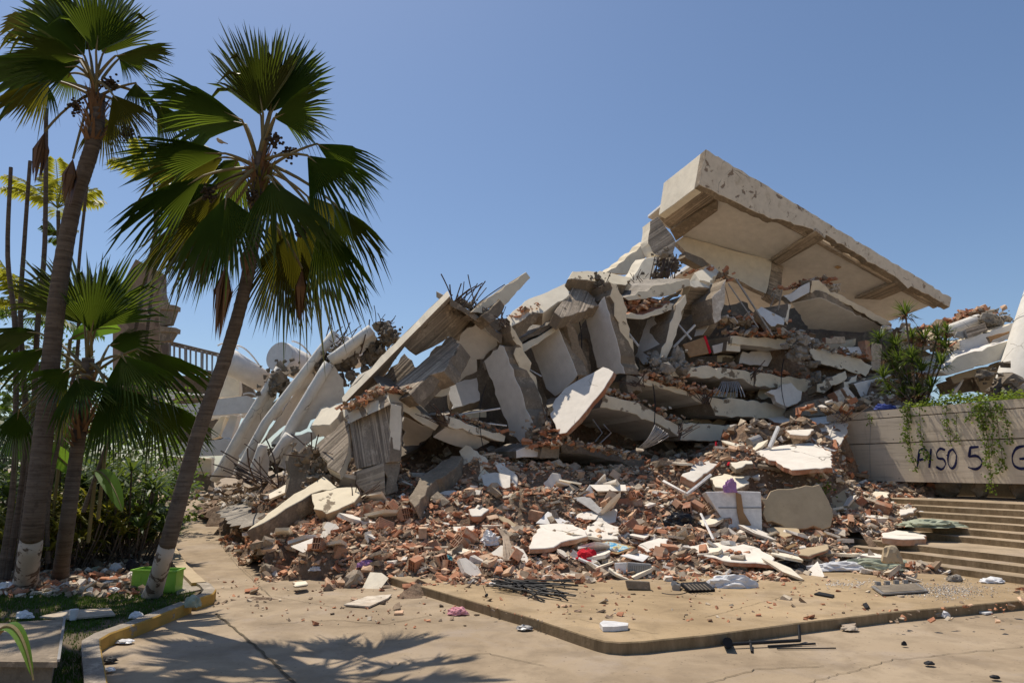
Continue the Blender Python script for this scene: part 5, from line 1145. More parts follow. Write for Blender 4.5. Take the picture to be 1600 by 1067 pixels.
band('parapet', [(255, 694, 28.6), (268, 692, 28.2), (300, 690, 28), (350, 686, 27.8), (362, 690, 27.8)], [706, 711, 713, 711, 706], 28)
for (a, z0, z1, lab) in (((258, 614), 30, 28, 0),):
    pass
def flatp(name, pts, d, th, m='white', k=0.0):
    P = [(*p, d+k*(p[0]-pts[0][0])) if i < 3 else p for i, p in enumerate(pts)]
    plate(name, None, None, P, th, mats=(m, m, 'conc'), parent=bal, jit=.01)
flatp('floor_slab', [(262, 644), (300, 650), (388, 645), (380, 652), (300, 658), (275, 655)], 29.2, .3, 'white')
flatp('wall', [(345, 580), (374, 578), (374, 618), (340, 622)], 29, .3, 'cream2')
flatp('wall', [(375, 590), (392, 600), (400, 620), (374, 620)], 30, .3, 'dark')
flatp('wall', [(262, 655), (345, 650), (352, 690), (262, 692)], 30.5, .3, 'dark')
flatp('broken_pier', [(330, 672), (345, 650), (352, 650), (342, 682), (330, 686)], 29, .4, 'cream2')
flatp('broken_pier', [(345, 682), (360, 648), (372, 650), (360, 690)], 28.7, .4, 'white')
flatp('wall', [(250, 712), (330, 716), (330, 738), (300, 736), (258, 742)], 28.4, .3, 'cream2')
flatp('wall', [(300, 716), (330, 714), (332, 745), (300, 738)], 28.6, .3, 'white')
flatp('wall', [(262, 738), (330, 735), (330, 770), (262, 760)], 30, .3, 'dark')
for pts, r, r2 in (([(343, 556, 28.4), (372, 575, 28.0), (410, 598, 27.6), (424, 606, 27.5)], .56, 0), ([(436, 556, 28), (452, 560, 27.9), (474, 570, 27.7)], .66, 0)):
    pass
def drum(c, e, r, r2, label):
    mb = MB(); A_, B_ = W(*c), W(*e); mb.tube([A_, A_.lerp(B_, .12), A_.lerp(B_, .14), A_.lerp(B_, .2), B_], [r, r, r*1.04, r, r2], 28)
    o = mb.build('rounded_parapet', M['white'], parent=bal)
    for p in o.data.polygons: p.use_smooth = len(p.vertices) == 4
drum((436, 557, 27.6), (470, 572, 29.0), .62, .6, ''); drum((350, 560, 27.8), (418, 600, 28.6), .52, .45, ''); drum((532, 545, 30), (560, 556, 31), .6, .6, '')
for (a, b, c) in (((370, 540, 28), (385, 540, 28), (406, 572, 28.4)), ((456, 533, 28), (472, 534, 28.2), (486, 556, 28.6)), ((340, 540, 28.4), (356, 530, 28.4), (372, 545, 28.4)), ((258, 608, 30), (300, 620, 29), (340, 616, 28.6)), ((380, 616, 28), (395, 610, 28), (403, 622, 28)), ((345, 688, 28), (358, 680, 28), (364, 690, 28))):
    mb = MB(); mb.tube(bezier(W(*a), W(*b), W(*c), 9), .035, 6); mb.build('railing', M['whitep'], parent=bal)
# planter with the painted arrow
pw = G(245, 774, None); pd = pw.y+2.5
plw = empty('planter_wall', W(285, 765, pd), 'low white planter wall with black painted arrow at the end of the path', 'wall')
plate('wall_face', None, None, [(236, 750, pd), (322, 753, pd+.2), (321, 771, pd+.2), (236, 770)], .3, mats=('white', 'white', 'conc'), parent=plw, jit=0)
mb = MB()
def pstroke(pts, w=.035):
    P = [W(x, y, pd-.03+.2*(x-236)/86) for x, y in pts]
    for i in range(len(P)-1):
        a, b = P[i], P[i+1]; t = (b-a).normalized(); s = t.cross(V((0, 1, 0))).normalized()*w; e = V((0, -.001*i, 0))
        mb.quad(a-s+e, b-s+e, b+s+e, a+s+e)
for st in ([(300, 757), (295, 764), (299, 767)], [(292, 762), (298, 762)], [(303, 768), (303, 755), (308, 763), (313, 755), (314, 767)], [(312, 764), (320, 764)], [(316, 760), (320, 764), (316, 768)]): pstroke(st)
mb.build('painted_arrow', M['inkb'], parent=plw)
# torn bars and wires at slab ends
for i, (x, y, d_, n_, l_, lb) in enumerate(((860, 672, 17.0, 7, .5, 'bent bars at the foot of the tall narrow panel'), (1178, 590, 20.6, 6, .5, 'short bars in the break of the second pancaked floor'), (1105, 628, 19.4, 6, .5, 'bars in the break between two floor edges at right centre'), (1250, 545, 21.2, 8, .5, 'bars in the joint left of the grooved tilted beam'), (1000, 600, 18.8, 7, .45, 'bars sticking from the split column'), (788, 505, 17.6, 6, .4, 'short bars at the head of the tall narrow panel'), (945, 446, 19.2, 3, .3, 'shredded bars on the leaning grey ridge column'), (690, 660, 16.2, 6, .5, 'bars hanging in the break right of the ribbed pillar'), (1322, 655, 17.8, 6, .4, 'thin bars at the end of the steep brilliant slab'), (1064, 678, 18, 6, .4, 'short bars at the end of the curved floor edge'), (560, 775, 15, 6, .4, 'rusty bars behind the base of the ribbed pillar'))):
    tuft(x, y, d_, n_+3, l_*1.3, lb, .7, (rnd.uniform(-.6, .6), -.3), .012)
for i, (a_, b_, c_2, lb) in enumerate((((1130, 440, 22), (1150, 500, 21.2), (1142, 540, 20.4), 'thin wire hanging left of the slanting poles'), ((905, 500, 19), (915, 545, 18.6), (900, 600, 18.2), 'thin wire hanging beside the squarish panel'), ((1020, 600, 19), (1028, 640, 18.6), (1018, 690, 17.6), 'thin wire hanging over the curved floor edge'), ((1225, 560, 21), (1215, 600, 20), (1228, 640, 18.6), 'thin wire hanging behind the pale rounded slab'), ((760, 600, 17.6), (742, 640, 17), (755, 700, 16.4), 'thin wire hanging in the dark hollow left of the tall panel'))):
    tangle('hanging_wire', lb, 'wire', [bezier(W(*a_), W(*b_), W(*c_2), 8)], 'black', .013)
# ---- background tower and bare frame
tow = empty('concrete_tower', W(235, 700, 60), 'brown bare concrete tower block with two dark balconies behind the short palm', 'building')
def tb_(name, pts, d, th, m, parent):
    P = [(*p, d) if i < 3 else p for i, p in enumerate(pts)]; plate(name, None, None, P, th, mats=(m, m, m), parent=parent, jit=0)
M['tower'] = m_plaster('streaked_tower', (.27, .20, .145), (.15, .11, .08), .45, .8, .35, (1, .35, 1))
tb_('tower_wall', [(176, 470), (212, 405), (250, 425), (252, 540), (250, 660), (176, 660)], 60, 1.2, 'tower', tow)
tb_('tower_wall', [(248, 440), (256, 470), (248, 555)], 59.8, 1, 'conc', tow)
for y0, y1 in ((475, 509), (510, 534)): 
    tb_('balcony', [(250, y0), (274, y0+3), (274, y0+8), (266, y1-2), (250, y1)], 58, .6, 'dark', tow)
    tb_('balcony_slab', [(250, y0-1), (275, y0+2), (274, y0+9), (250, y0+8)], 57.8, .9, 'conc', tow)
frm = empty('bare_frame_building', W(310, 640, 62), 'unfinished concrete frame building with steel deck beyond the balcony block', 'building')
tb_('deck', [(255, 530), (345, 552), (345, 557), (255, 536)], 62, 1.5, 'conc', frm); tb_('deck', [(255, 566), (345, 582), (345, 590), (255, 575)], 62, 1.5, 'conc', frm)
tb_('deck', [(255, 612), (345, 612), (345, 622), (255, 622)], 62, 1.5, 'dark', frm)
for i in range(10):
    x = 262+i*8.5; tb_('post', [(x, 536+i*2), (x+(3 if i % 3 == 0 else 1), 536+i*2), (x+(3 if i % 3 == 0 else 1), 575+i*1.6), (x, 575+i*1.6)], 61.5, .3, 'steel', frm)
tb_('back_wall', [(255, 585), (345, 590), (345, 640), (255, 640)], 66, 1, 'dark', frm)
# ================================================================ RIGHT WHITE STRUCTURE
rc = empty('leaning_column', W(1600, 610, 20.6), 'thick smooth white round column leaning at the right edge above the graffiti wall', 'column')
mb = MB(); a, b = W(1662, 440, 21.4), W(1607, 615, 21.0); mb.tube([b.lerp(a, i/10) for i in range(-1, 13)], .93, 40); o = mb.build('shaft', M['col'], parent=rc)
for p in o.data.polygons: p.use_smooth = len(p.vertices) == 4
mb = MB()
for k in (.55, .78):
    c = b.lerp(a, k); mb.tube([c, c+(a-b).normalized()*.03], .936, 40)
mb.build('band', M['steel'], parent=rc)
rocky('column_break', [(1567, 600, 20.4), (1572, 612, 20.3)], m='dark', r=.4, n=9, parent=rc)
def rp(name, label, pts, d, ext, mats=('cream2', 'white', 'conc'), dk=0.0, jit=.012):
    P = [(*p, d+dk*(p[0]-pts[0][0])) if i < 3 else p for i, p in enumerate(pts)]
    return plate(name, label, 'beam', P, ext, mats=mats, jit=jit)
rp('white_beam', 'broad white beam running to the round column behind the yucca', [(1462, 583), (1496, 557), (1580, 531), (1575, 560), (1482, 586)], 22, B(1.2), dk=-.004)
rp('white_beam', 'white parapet slab above the broad white beam at right', [(1462, 556), (1500, 545), (1500, 532), (1590, 503), (1586, 528), (1496, 555), (1465, 572)], 22.6, B(.6), dk=-.004, mats=('white', 'cream2', 'conc'))
rp('white_beam', 'shaded underside strip below the broad white beam', [(1484, 588), (1572, 562), (1566, 573), (1490, 600)], 22.3, .4, dk=-.004, mats=('tan', 'conc', 'conc'))
rp('tan_panel', 'tan wall panel below the white beam beside the round column', [(1524, 585), (1566, 573), (1562, 615), (1532, 612)], 22.8, .3, mats=('tan', 'conc', 'conc'))
rp('dark_panel', 'brown slanting wall panel below the white beam behind the yucca', [(1470, 600), (1514, 583), (1536, 610), (1475, 616)], 23.2, .3, mats=('dark', 'conc', 'conc'))
rp('thin_strut', 'thin white strut slanting below the white beam', [(1486, 618), (1506, 588), (1510, 588), (1492, 619)], 22.4, .15, mats=('white', 'white', 'conc'))
rp('louvre_panel', 'grey ribbed louvre panel above the right white beam', [(1508, 514), (1540, 504), (1544, 517), (1512, 528)], 22.3, .2, mats=('ribbed', 'steel', 'conc'), jit=0)
rp('cladding_scrap', 'dark brown scrap of cladding on the right white beam', [(1543, 526), (1578, 517), (1577, 521), (1552, 531), (1548, 536)], 21.8, .1, mats=('cardb', 'dark', 'dark'))
rp('blue_sheet_metal', 'small blue grey panel leaning beside the grey louvre', [(1490, 528), (1496, 518), (1508, 517), (1507, 529)], 22.4, .1, mats=('steel', 'steel', 'steel'))
mb = MB(); mb.tube([W(1476, 520, 23), W(1530, 500, 23)], .22, 18); o = mb.build('white_tube', M['col']); prop(o, 'white round tube lying on the rubble crest at right', 'tube')
rocky('crest_rubble', [(1536, 505, 22.8), (1555, 498, 22.6), (1575, 500, 22.6)], 'grey shredded concrete on the rubble crest beside the white tube', m='grey', r=.3, n=20)
mb = MB(); heap([(1440, 517, 23.6), (1480, 506, 23.6), (1520, 492, 23.4), (1540, 484, 23.4)], 200, .14, (0, 1, 5, 2), .22, .1)
heap([(1400, 520, 23), (1450, 530, 23), (1460, 545, 22.6)], 120, .16, (3, 4, 5, 1), .4, .2)
prop(mb.build('slab_crumbs', CR, M=Matrix.Identity(4), recalc=False), 'crumbs of red brick along the crest at right', 'rubble', kind='stuff')
rp('crest_slab', 'brown slab lying at the rubble crest behind the yucca', [(1340, 555), (1420, 530), (1465, 560), (1440, 600), (1380, 600)], 24, .5, mats=('conc', 'conc', 'conc'), jit=.06)
rp('white_slab', 'pale slab standing on the rubble crest left of the yucca head', [(1404, 520), (1440, 512), (1450, 540), (1410, 548)], 23.4, .3, mats=('white', 'conc', 'conc'), jit=.03)
# ================================================================ SMALL THINGS
def onground(px, py, z): return G(px, py, z)
seg = []
for i in range(26):
    a = V((onground(772+rnd.uniform(-6, 10), 915+rnd.uniform(-6, 12), .12))); b = onground(880+rnd.uniform(-35, 30), 928+rnd.uniform(-14, 16), .12)
    a.z += rnd.uniform(.02, .14); b.z += rnd.uniform(.015, .1); seg.append(bezier(a, (a+b)/2+V((rnd.uniform(-.1, .1), rnd.uniform(-.1, .1), rnd.uniform(-.03, .1))), b, 4))
for i in range(10):
    a = onground(rnd.uniform(820, 890), rnd.uniform(910, 940), .14); seg.append([a, a+V((rnd.uniform(-.25, .25), rnd.uniform(-.2, .2), rnd.uniform(.02, .15)))])
tangle('umbrella_frames', 'pile of folded black umbrella ribs on the plaza in front of the heap', 'umbrella frame', seg, 'black', .011)
mb = MB(); mb.tube([onground(766, 912, .17), onground(800, 918, .17)], .028, 8); prop(mb.build('white_tube', M['whitep']), 'white tube end sticking out of the umbrella ribs', 'tube')
mb = MB(); c = onground(760, 932, .13); lump(mb, c+V((0, 0, .02)), .03, 2); mb.tube([c+V((0, 0, .03)), c+V((-.05, .02, .15))], .004, 5); prop(mb.build('plastic_stub', M['black']), 'small black knob with a wire left of the umbrella ribs', 'knob')
def slabq(name, label, cat, px, z, th, m, jit=.01, tilt=(0, 0)):
    P = [onground(x, y, z) for x, y in px]
    mb = MB(); n = len(P); P = [p+V((0, 0, tilt[0]*(p.x-P[0].x)+tilt[1]*(p.y-P[0].y))) for p in P]
    Q = [p+V((0, 0, th)) for p in P]; mb.add(P+Q, [list(range(n)), [n+i for i in reversed(range(n))]]+[[i, (i+1) % n, n+(i+1) % n, n+i] for i in range(n)])
    return prop(mb.build(name, M[m]), label, cat)
pn_ = empty('hatch_cover', onground(1405, 920, .12), 'flat grey hatch panel with pale frame lying on the plaza before the stairs', 'panel')
pq = [onground(x, y, .14) for x, y in ((1362, 918), (1380, 912), (1436, 911), (1452, 921), (1440, 924), (1378, 926))]
pq = [onground(1361, 915, .16), onground(1432, 910, .16), onground(1450, 922, .16), onground(1378, 927, .16)]
cpn = sum(pq, V((0, 0, 0)))/4
mb = MB(); mb.add([p+V((0, 0, -.02)) for p in pq]+pq, [(0, 1, 2, 3), (4, 5, 6, 7), (0, 1, 5, 4), (1, 2, 6, 5), (2, 3, 7, 6), (3, 0, 4, 7)]); mb.build('frame', M['steel'], parent=pn_)
mb = MB(); pi_ = [cpn+(p-cpn)*.88+V((0, 0, .006)) for p in pq]; mb.add(pi_+[p-V((0, 0, .01)) for p in pi_], [(0, 1, 2, 3), (4, 5, 6, 7)]); mb.build('cover', M['dark'], parent=pn_)
mb = MB()
for i in range(4): mb.box(pq[0].lerp(pq[1], .15+.2*i)+V((0, 0, .03)), (.07, .05, .05))
mb.build('hinge', M['steel'], parent=pn_)
slabq('flat_sheet', 'thin pale flat sheet lying on the pavement below the brick heap', 'sheet', [(537, 946), (574, 933), (612, 930), (606, 936), (577, 949)], .01, .02, 'chip')
slabq('foam_block', 'white foam packaging lying near the plaza corner', 'packaging', [(937, 980), (943, 976), (960, 977), (982, 980), (981, 984), (960, 986), (942, 986)], .125, .05, 'plas')
slabq('stone_offcut', 'flat stone flake at the kerb right of the plaza corner', 'stone', [(1314, 980), (1325, 976), (1338, 978), (1336, 982), (1318, 983)], .01, .04, 'rock')
slabq('white_scrap', 'white paper scrap beside the plaza kerb at far right', 'paper', [(1527, 957), (1538, 955), (1551, 958), (1540, 960)], .006, .02, 'plas')
slabq('black_strip', 'short black strip lying on the plaza below the white bag', 'strip', [(1272, 929), (1280, 926), (1304, 931), (1300, 934)], .125, .02, 'black')
slabq('black_strip', 'tiny black scrap in the middle of the plaza at right', 'strip', [(1348, 945), (1354, 943), (1359, 950), (1353, 952)], .125, .02, 'black')
for i, (x, y, l, r, m, lb) in enumerate(((1030, 1012, .11, .05, 'rock', 'pale rough stone beside the plaza corner kerb'), (1413, 1010, .03, .03, 'black', 'small black lump on the pavement at right'), (1452, 1040, .05, .02, 'black', 'dark curled scrap on the pavement at lower right'), (1555, 1062, .045, .02, 'black', 'dark leaf scrap at the lower right edge'), (1492, 908, .12, .07, 'grey', 'small grey block on the plaza near the stairs foot'), (1394, 878, .16, .2, 'tan', 'rough tan brick lump on the lowest stair'), (1550, 910, .18, .05, 'plas', 'small pale wrapper at the foot of the stairs at right'), (1440, 803, .1, .04, 'plas', 'small white packet on the upper stairs'), (1038, 1004, .08, .05, 'plas', 'clear plastic cup beside the rough stone at the kerb'), (820, 984, .1, .03, 'steel', 'crumpled foil roll against the plaza kerb'), (1450, 962, .18, .05, 'rock', 'pale scraps gathered against the kerb at right'), (1478, 965, .05, .05, 'plas', 'clear cup lying against the kerb at right'), (1328, 985, .1, .03, 'chip', 'cream flake beside the kerb at right'))):
    crumple('small_litter', lb, 'litter', x, y, l, l*.7, r, m, .3, 3, at=G(x, y, .12 if i in (4, 6) else .36 if i == 5 else .9 if i == 7 else 0))
# black metal stand
st = empty('metal_stand', onground(1190, 1004, 0), 'toppled black metal stand with a round foot lying below the plaza kerb', 'stand')
mb = MB(); mb.tube([onground(1140, 1006, .04), onground(1250, 1000, .05)], .018, 8); mb.build('pole', M['black'], parent=st)
mb = MB(); mb.tube([onground(1137, 1005, .0), onground(1137, 1003, .1)], .05, 12); mb.build('round_foot', M['black'], parent=st)
mb = MB(); mb.tube([onground(1250, 1004, 0)+V((0, 0, .02)), onground(1250, 1000, .0)+V((0, 0, .16))], .016, 8); mb.tube([onground(1172, 1001, .05), onground(1175, 1018, .01)], .014, 8); mb.build('cross_piece', M['black'], parent=st)
tangle('metal_rod', 'thin black rod lying beside the toppled stand, nearer one', 'rod', [[onground(1214, 1013, .01), onground(1306, 1012, .01)]], 'black', .008)
tangle('metal_rod', 'thin black rod touching the toppled stand', 'rod', [[onground(1200, 1009, .015), onground(1274, 1005, .015)]], 'black', .01)
# monitor shell, box, electronics
ms = empty('appliance_shell', onground(1000, 902, .12), 'grey white appliance shell standing open at the front of the heap', 'appliance')
nn = V((-.1, -1, .1)).normalized(); Pm = onground(1000, 902, .12)
def mm(pts): return [onp(x, y, Pm, nn) for x, y in pts]
wpoly('shell', mm([(981, 878), (1018, 881), (1019, 902), (980, 899)]), -nn*.25, ['steel', 'steel'], jit=0, parent=ms)
wpoly('lid', mm([(960, 879), (980, 878), (978, 898), (962, 896)]), -nn*.03, ['whitep', 'whitep'], jit=0, parent=ms)
mb = MB()
for i in range(12):
    a, b = mm([(983+i*2.8, 883), (983+i*2.8, 895)]); mb.bar(a+nn*.004, b+nn*.004, .006, .008)
mb.build('grille', M['dark'], parent=ms)
Pm = onground(997, 922, .12); prop(wpoly('grey_box', mm([(977, 906), (1015, 908), (1017, 922), (980, 920)]), -nn*.1, ['conc', 'conc'], jit=0, parent=wall), None)
gb = COL.objects['grey_box']; mw = pmat(gb); gb.parent = None; gb.matrix_basis = mw; prop(gb, 'small plain grey brown box on the plaza in front of the appliance shell', 'box')
Pm = None
el = empty('television_shell', onground(1080, 918, .12), 'broken black television casing lying on the plaza beside the white bag', 'television')
mb = MB(); mb.box(onground(1090, 917, .17), (.42, .28, .05), Matrix.Rotation(.25, 3, 'Z') @ Matrix.Rotation(.25, 3, 'X'), jit=.01); mb.build('casing', M['black'], parent=el)
mb = MB()
for i in range(6): mb.box(onground(1090, 917, .20)+V((-.14+i*.055, 0, .002)), (.02, .2, .012), Matrix.Rotation(.25, 3, 'Z') @ Matrix.Rotation(.25, 3, 'X'))
mb.build('vent', M['dark'], parent=el)
mb = MB(); mb.tube([onground(1053, 912, .2), onground(1062, 914, .16), onground(1056, 919, .15)], [.05, .035, .06], 12); mb.build('tube_neck', M['steel'], parent=el)
tangle('thin_cable', 'thin black cable curling over the plaza before the television casing', 'cable', [bezier(onground(1034, 926, .125), onground(1060, 932, .125), onground(1075, 924, .125)), bezier(onground(1075, 924, .125), onground(1090, 921, .125), onground(1105, 922, .125))], 'black', .005)
# picture, boards, box, pipes
def m_painting():
    t = NT('seaside_painting'); n1 = t.noise(t.coords((3, 3, 3), offs=False), 2, 5, .6)
    return t.fin(t.ramp(n1, [(.35, (.02, .12, .3)), (.45, (.1, .38, .6)), (.52, (.55, .65, .6)), (.6, (.5, .33, .06)), (.75, (.1, .2, .4))]), .4)
M['painting'] = m_painting()
hp = hit(958, 858)+Z*.16
lay('painting', 'framed blue seascape painting lying on the foreground rubble', 'painting', [(930, 854), (949, 845), (987, 854), (965, 862)], (0, -.35, 1), .02, ('painting', 'wood', 'wood'), jit=0, P0=hp+Z*.012)
fo = lay('picture_frame', 'frame', 'frame', [(925, 854), (948, 843), (993, 854), (965, 865)], (0, -.35, 1), .03, ('wood', 'wood', 'wood'), jit=0, P0=hp)
pa = [o for o in COL.objects if o.name == 'painting'][0]
del fo['label']; del fo['category']; mwf = pmat(fo); fo.parent = pa; fo.matrix_basis = pmat(pa).inverted() @ mwf
lay('loose_board', 'white board lying below the seascape painting', 'board', [(969, 867), (993, 862), (1015, 868), (1004, 877)], (0, -.3, 1), .02, ('whitep', 'whitep', 'wood'), jit=0, lift=.18)
lay('brown_box', 'brown leather like box lying in the foreground rubble', 'box', [(1057, 842), (1085, 833), (1088, 844), (1070, 856)], (.1, -.9, .5), .2, ('cardb', 'cardb', 'cardb'), jit=0, lift=.15)
lay('brick_stack', 'stack of joined hollow bricks lying on the white slab end in the middle', 'brick stack', [(935, 778), (1003, 777), (1004, 791), (936, 791)], (0, -1, .25), .3, ('brickf', 'brickf', 'brickf'), jit=.01, lift=.15)
lay('plastic_tray', 'small white tray in the brick rubble left of the centre', 'tray', [(868, 770), (900, 750), (905, 762), (876, 785)], (0, -.7, 1), .02, ('black', 'whitep', 'whitep'), jit=0, lift=.2)
tangle('white_pipe', 'bent white pipe elbow lying in the rubble left of the fridge', 'pipe', [[hit(1038, 766)+Z*.2, hit(1074, 787)+Z*.2, hit(1111, 763)+Z*.3]], 'whitep', .05)
tangle('white_pipe', 'short bright white pipe standing in the right rubble', 'pipe', [[W(1202, 699, 16.8), W(1216, 667, 17)]], 'whitep', .045)
tangle('white_pipe', 'thin white stick leaning below the black bag in the middle', 'pipe', [[hit(1096, 822)+Z*.25, hit(1115, 851)+Z*.1]], 'whitep', .022)
tangle('white_pipe', 'long white plank edge beside the red cloth', 'plank', [[hit(904, 880)+Z*.08, hit(950, 896)+Z*.04]], 'whitep', .03)
tangle('red_stake', 'upright red stake in the hollow right of the grey wires', 'stake', [[W(1119, 712, 17.4), W(1119, 690, 17.5)]], 'redcloth', .035)
tangle('grey_plank', 'long grey plank end lying at the foot of the stairs', 'plank', [[hit(1215, 870)+Z*.12, hit(1268, 884)+Z*.1]], 'steel', .05)
tangle('grey_plank', 'long grey plank lying under the widest white slab', 'plank', [[hit(1185, 735)+Z*.1, hit(1248, 743)+Z*.1]], 'conc', .05)
tangle('wood_plank', 'long raw wooden plank across the rubble right of the fridge foot', 'plank', [[hit(1228, 866)+Z*.1, hit(1290, 846)+Z*.15]], 'wood', .045)
tangle('wood_plank', 'thin plank lying over bricks left of the plaza corner', 'plank', [[hit(640, 868)+Z*.12, hit(700, 866)+Z*.12]], 'chip', .04)
tangle('curved_cable', 'thin cable looping over the steep brilliant slab at the wall corner', 'cable', [bezier(W(1330, 640, 18.8), W(1305, 640, 18.3), W(1295, 690, 17.6), 12)], 'steel', .02)
tangle('hanging_cable', 'thin cable hanging down the left end of the graffiti wall', 'cable', [[onw(1361, 645, .03), onw(1359, 700, .03), onw(1360, 745, .03)]], 'steel', .006)
tangle('window_frame', 'empty wooden window frame lying below the flat brilliant sheet', 'frame', [[hit(1090, 876)+Z*.1, hit(1140, 875)+Z*.12, hit(1137, 888)+Z*.08]], 'chip', .03)
# tipped can in the right rubble
mb = MB(); mb.tube([hit(1172, 706)+Z*.2, hit(1188, 700)+Z*.2], .14, 14); prop(mb.build('tin_can', M['steel']), 'tipped metal can in the rubble left of the widest white slab', 'can')
# dry broom of palm strips
mb = MB(); a = hit(778, 842)+Z*.2
for i in range(16): mb.tube([a, hit(790, 855)+V((rnd.uniform(-.05, .05), -.1, .2)), hit(786+i*1.9, 880)+Z*.06+V((0, -.1, 0))], [.016, .02, .006], 5)
prop(mb.build('dry_broom', M['chip']), 'dry fan shaped palm broom leaning on the pale cracked slab', 'broom')
# grey grit spread near the grey panel
mb = MB()
for i in range(1500):
    a = rnd.gauss(0, 1); p = onground(1475+rnd.gauss(0, 42), 922+rnd.gauss(0, 6), .12); crumb(mb, p+V((0, 0, .003)), rnd.uniform(.004, .013), rnd.choice((0, 1)))
for i in range(300):
    p = onground(rnd.uniform(1290, 1440), rnd.gauss(912, 3), .12); crumb(mb, p+V((0, 0, .003)), rnd.uniform(.008, .02), 0)
prop(mb.build('glass_grit', [M['chip'], M['steel']], M=Matrix.Identity(4), recalc=False), 'pale grit scattered round the grey hatch panel', 'grit', kind='stuff')
# ================================================================ VEGETATION
def catmull(P, n=6):
    Q = []
    for i in range(len(P)-1):
        p0, p1, p2, p3 = P[max(i-1, 0)], P[i], P[i+1], P[min(i+2, len(P)-1)]
        for s in range(n):
            t = s/n; Q.append(.5*((2*p1)+(p2-p0)*t+(2*p0-5*p1+4*p2-p3)*t*t+(3*p1-p0-3*p2+p3)*t**3))
    Q.append(P[-1]); return Q
def fan_leaf(parent, S_, Hh, T, spread=70, nrm=None, droop=.25, n=30, mat='fan', cup=.12, stalk=True, arc=.12):
    S_, Hh, T = V(S_), V(Hh), V(T); T = Hh+(T-Hh)*1.1; a = (T-Hh); L = a.length; a.normalize()
    if nrm is None: nrm = (CAM-Hh).normalized()*.8+Z*.4+V((rnd.uniform(-.3, .3), 0, rnd.uniform(-.2, .2)))
    nr = V(nrm); nr = (nr-a*nr.dot(a)).normalized(); sd = a.cross(nr); sp = R(spread)
    mb = MB(); rows = [.03, .18, .34, .50]; cols = 2*n+1
    def pt(phi, r, lift=0.0, seglen=1.0):
        q = r*L*seglen
        p = Hh+(a*math.cos(phi)+sd*math.sin(phi))*q + nr*(lift*q) - nr*cup*q*(phi/sp)**2*1.5
        p.z -= droop*L*(r**2.2)*(.35+.65*abs(phi/sp)**1.2)
        return p
    base = len(mb.v); lens = [1-.30*abs((i-n)/n)**1.6+rnd.uniform(-.05, .04) for i in range(cols)]
    for r in rows:
        for i in range(cols):
            phi = sp*(i-n)/n; mb.v.append(pt(phi, r, .035 if i % 2 else -.035, (1-(1-lens[i])*min(1, r*1.6))))
    for k in range(len(rows)-1):
        for i in range(cols-1):
            mb.f.append([base+k*cols+i, base+k*cols+i+1, base+(k+1)*cols+i+1, base+(k+1)*cols+i]); mb.m.append(0)
    last = base+(len(rows)-1)*cols
    for s in range(n):          # free tips
        i = 2*s; ph = sp*(i+1-n)/n; w = sp/n; tw = rnd.uniform(-.6, .6)*w; dr = (rnd.uniform(0, .1)+(.22 if rnd.random() < .12 else 0)+droop*.5*rnd.random())*L; l_ = lens[i]
        m1 = pt(ph-w*.60+tw*.6, .74, -.02, l_); m2 = pt(ph+tw*.6, .76, .03, l_); m3 = pt(ph+w*.60+tw*.6, .74, -.02, l_); tp = pt(ph+tw*1.6, 1.0, 0, l_); 
        for q in (m1, m2, m3): q.z -= dr*.35
        tp.z -= dr*1.3
        b = len(mb.v); mb.v += [m1, m2, m3, tp]
        A0, A1, A2 = last+i, last+i+1, last+i+2
        mb.f += [[A0, A1, b+1, b], [A1, A2, b+2, b+1], [b, b+1, b+3], [b+1, b+2, b+3]]; mb.m += [0]*4
    o = mb.build('leaf', [M[mat], M['pet']], parent=parent, recalc=False); mb = MB()
    if stalk:
        mid = (S_+Hh)/2+Z*arc*(Hh-S_).length
        mb.tube(bezier(S_, mid, Hh, 6)+[Hh+a*L*.18], [.03, .027, .024, .022, .02, .018, .016, .006], 6, 0)
        mb.build('stalk', [M['pet']], parent=o, recalc=False)
    return o
def dead_frond(parent, S_, Hh, T, w=.16):
    S_, Hh, T = V(S_), V(Hh), V(T); mb = MB(); a = (T-Hh); L = a.length
    for i in range(26):
        an = rnd.uniform(0, 6.28); r = w*rnd.uniform(.3, 1); of = V((math.cos(an)*r, math.sin(an)*r, 0)); l_ = rnd.uniform(.65, 1.0)
        p1 = Hh+a*.35+of*.9; p2 = Hh+a*l_+of*rnd.uniform(.3, 1); s = V((math.sin(an), -math.cos(an), 0))*.035
        mb.add([Hh, p1-s, p1+s, p2], [(0, 1, 2), (1, 3, 2)], 0)
    mb.tube(bezier(S_, (S_+Hh)/2+Z*.2, Hh, 6), .018, 5, 1)
    return mb.build('dead_leaf', [M['dead'], M['pet']], parent=parent, recalc=False)
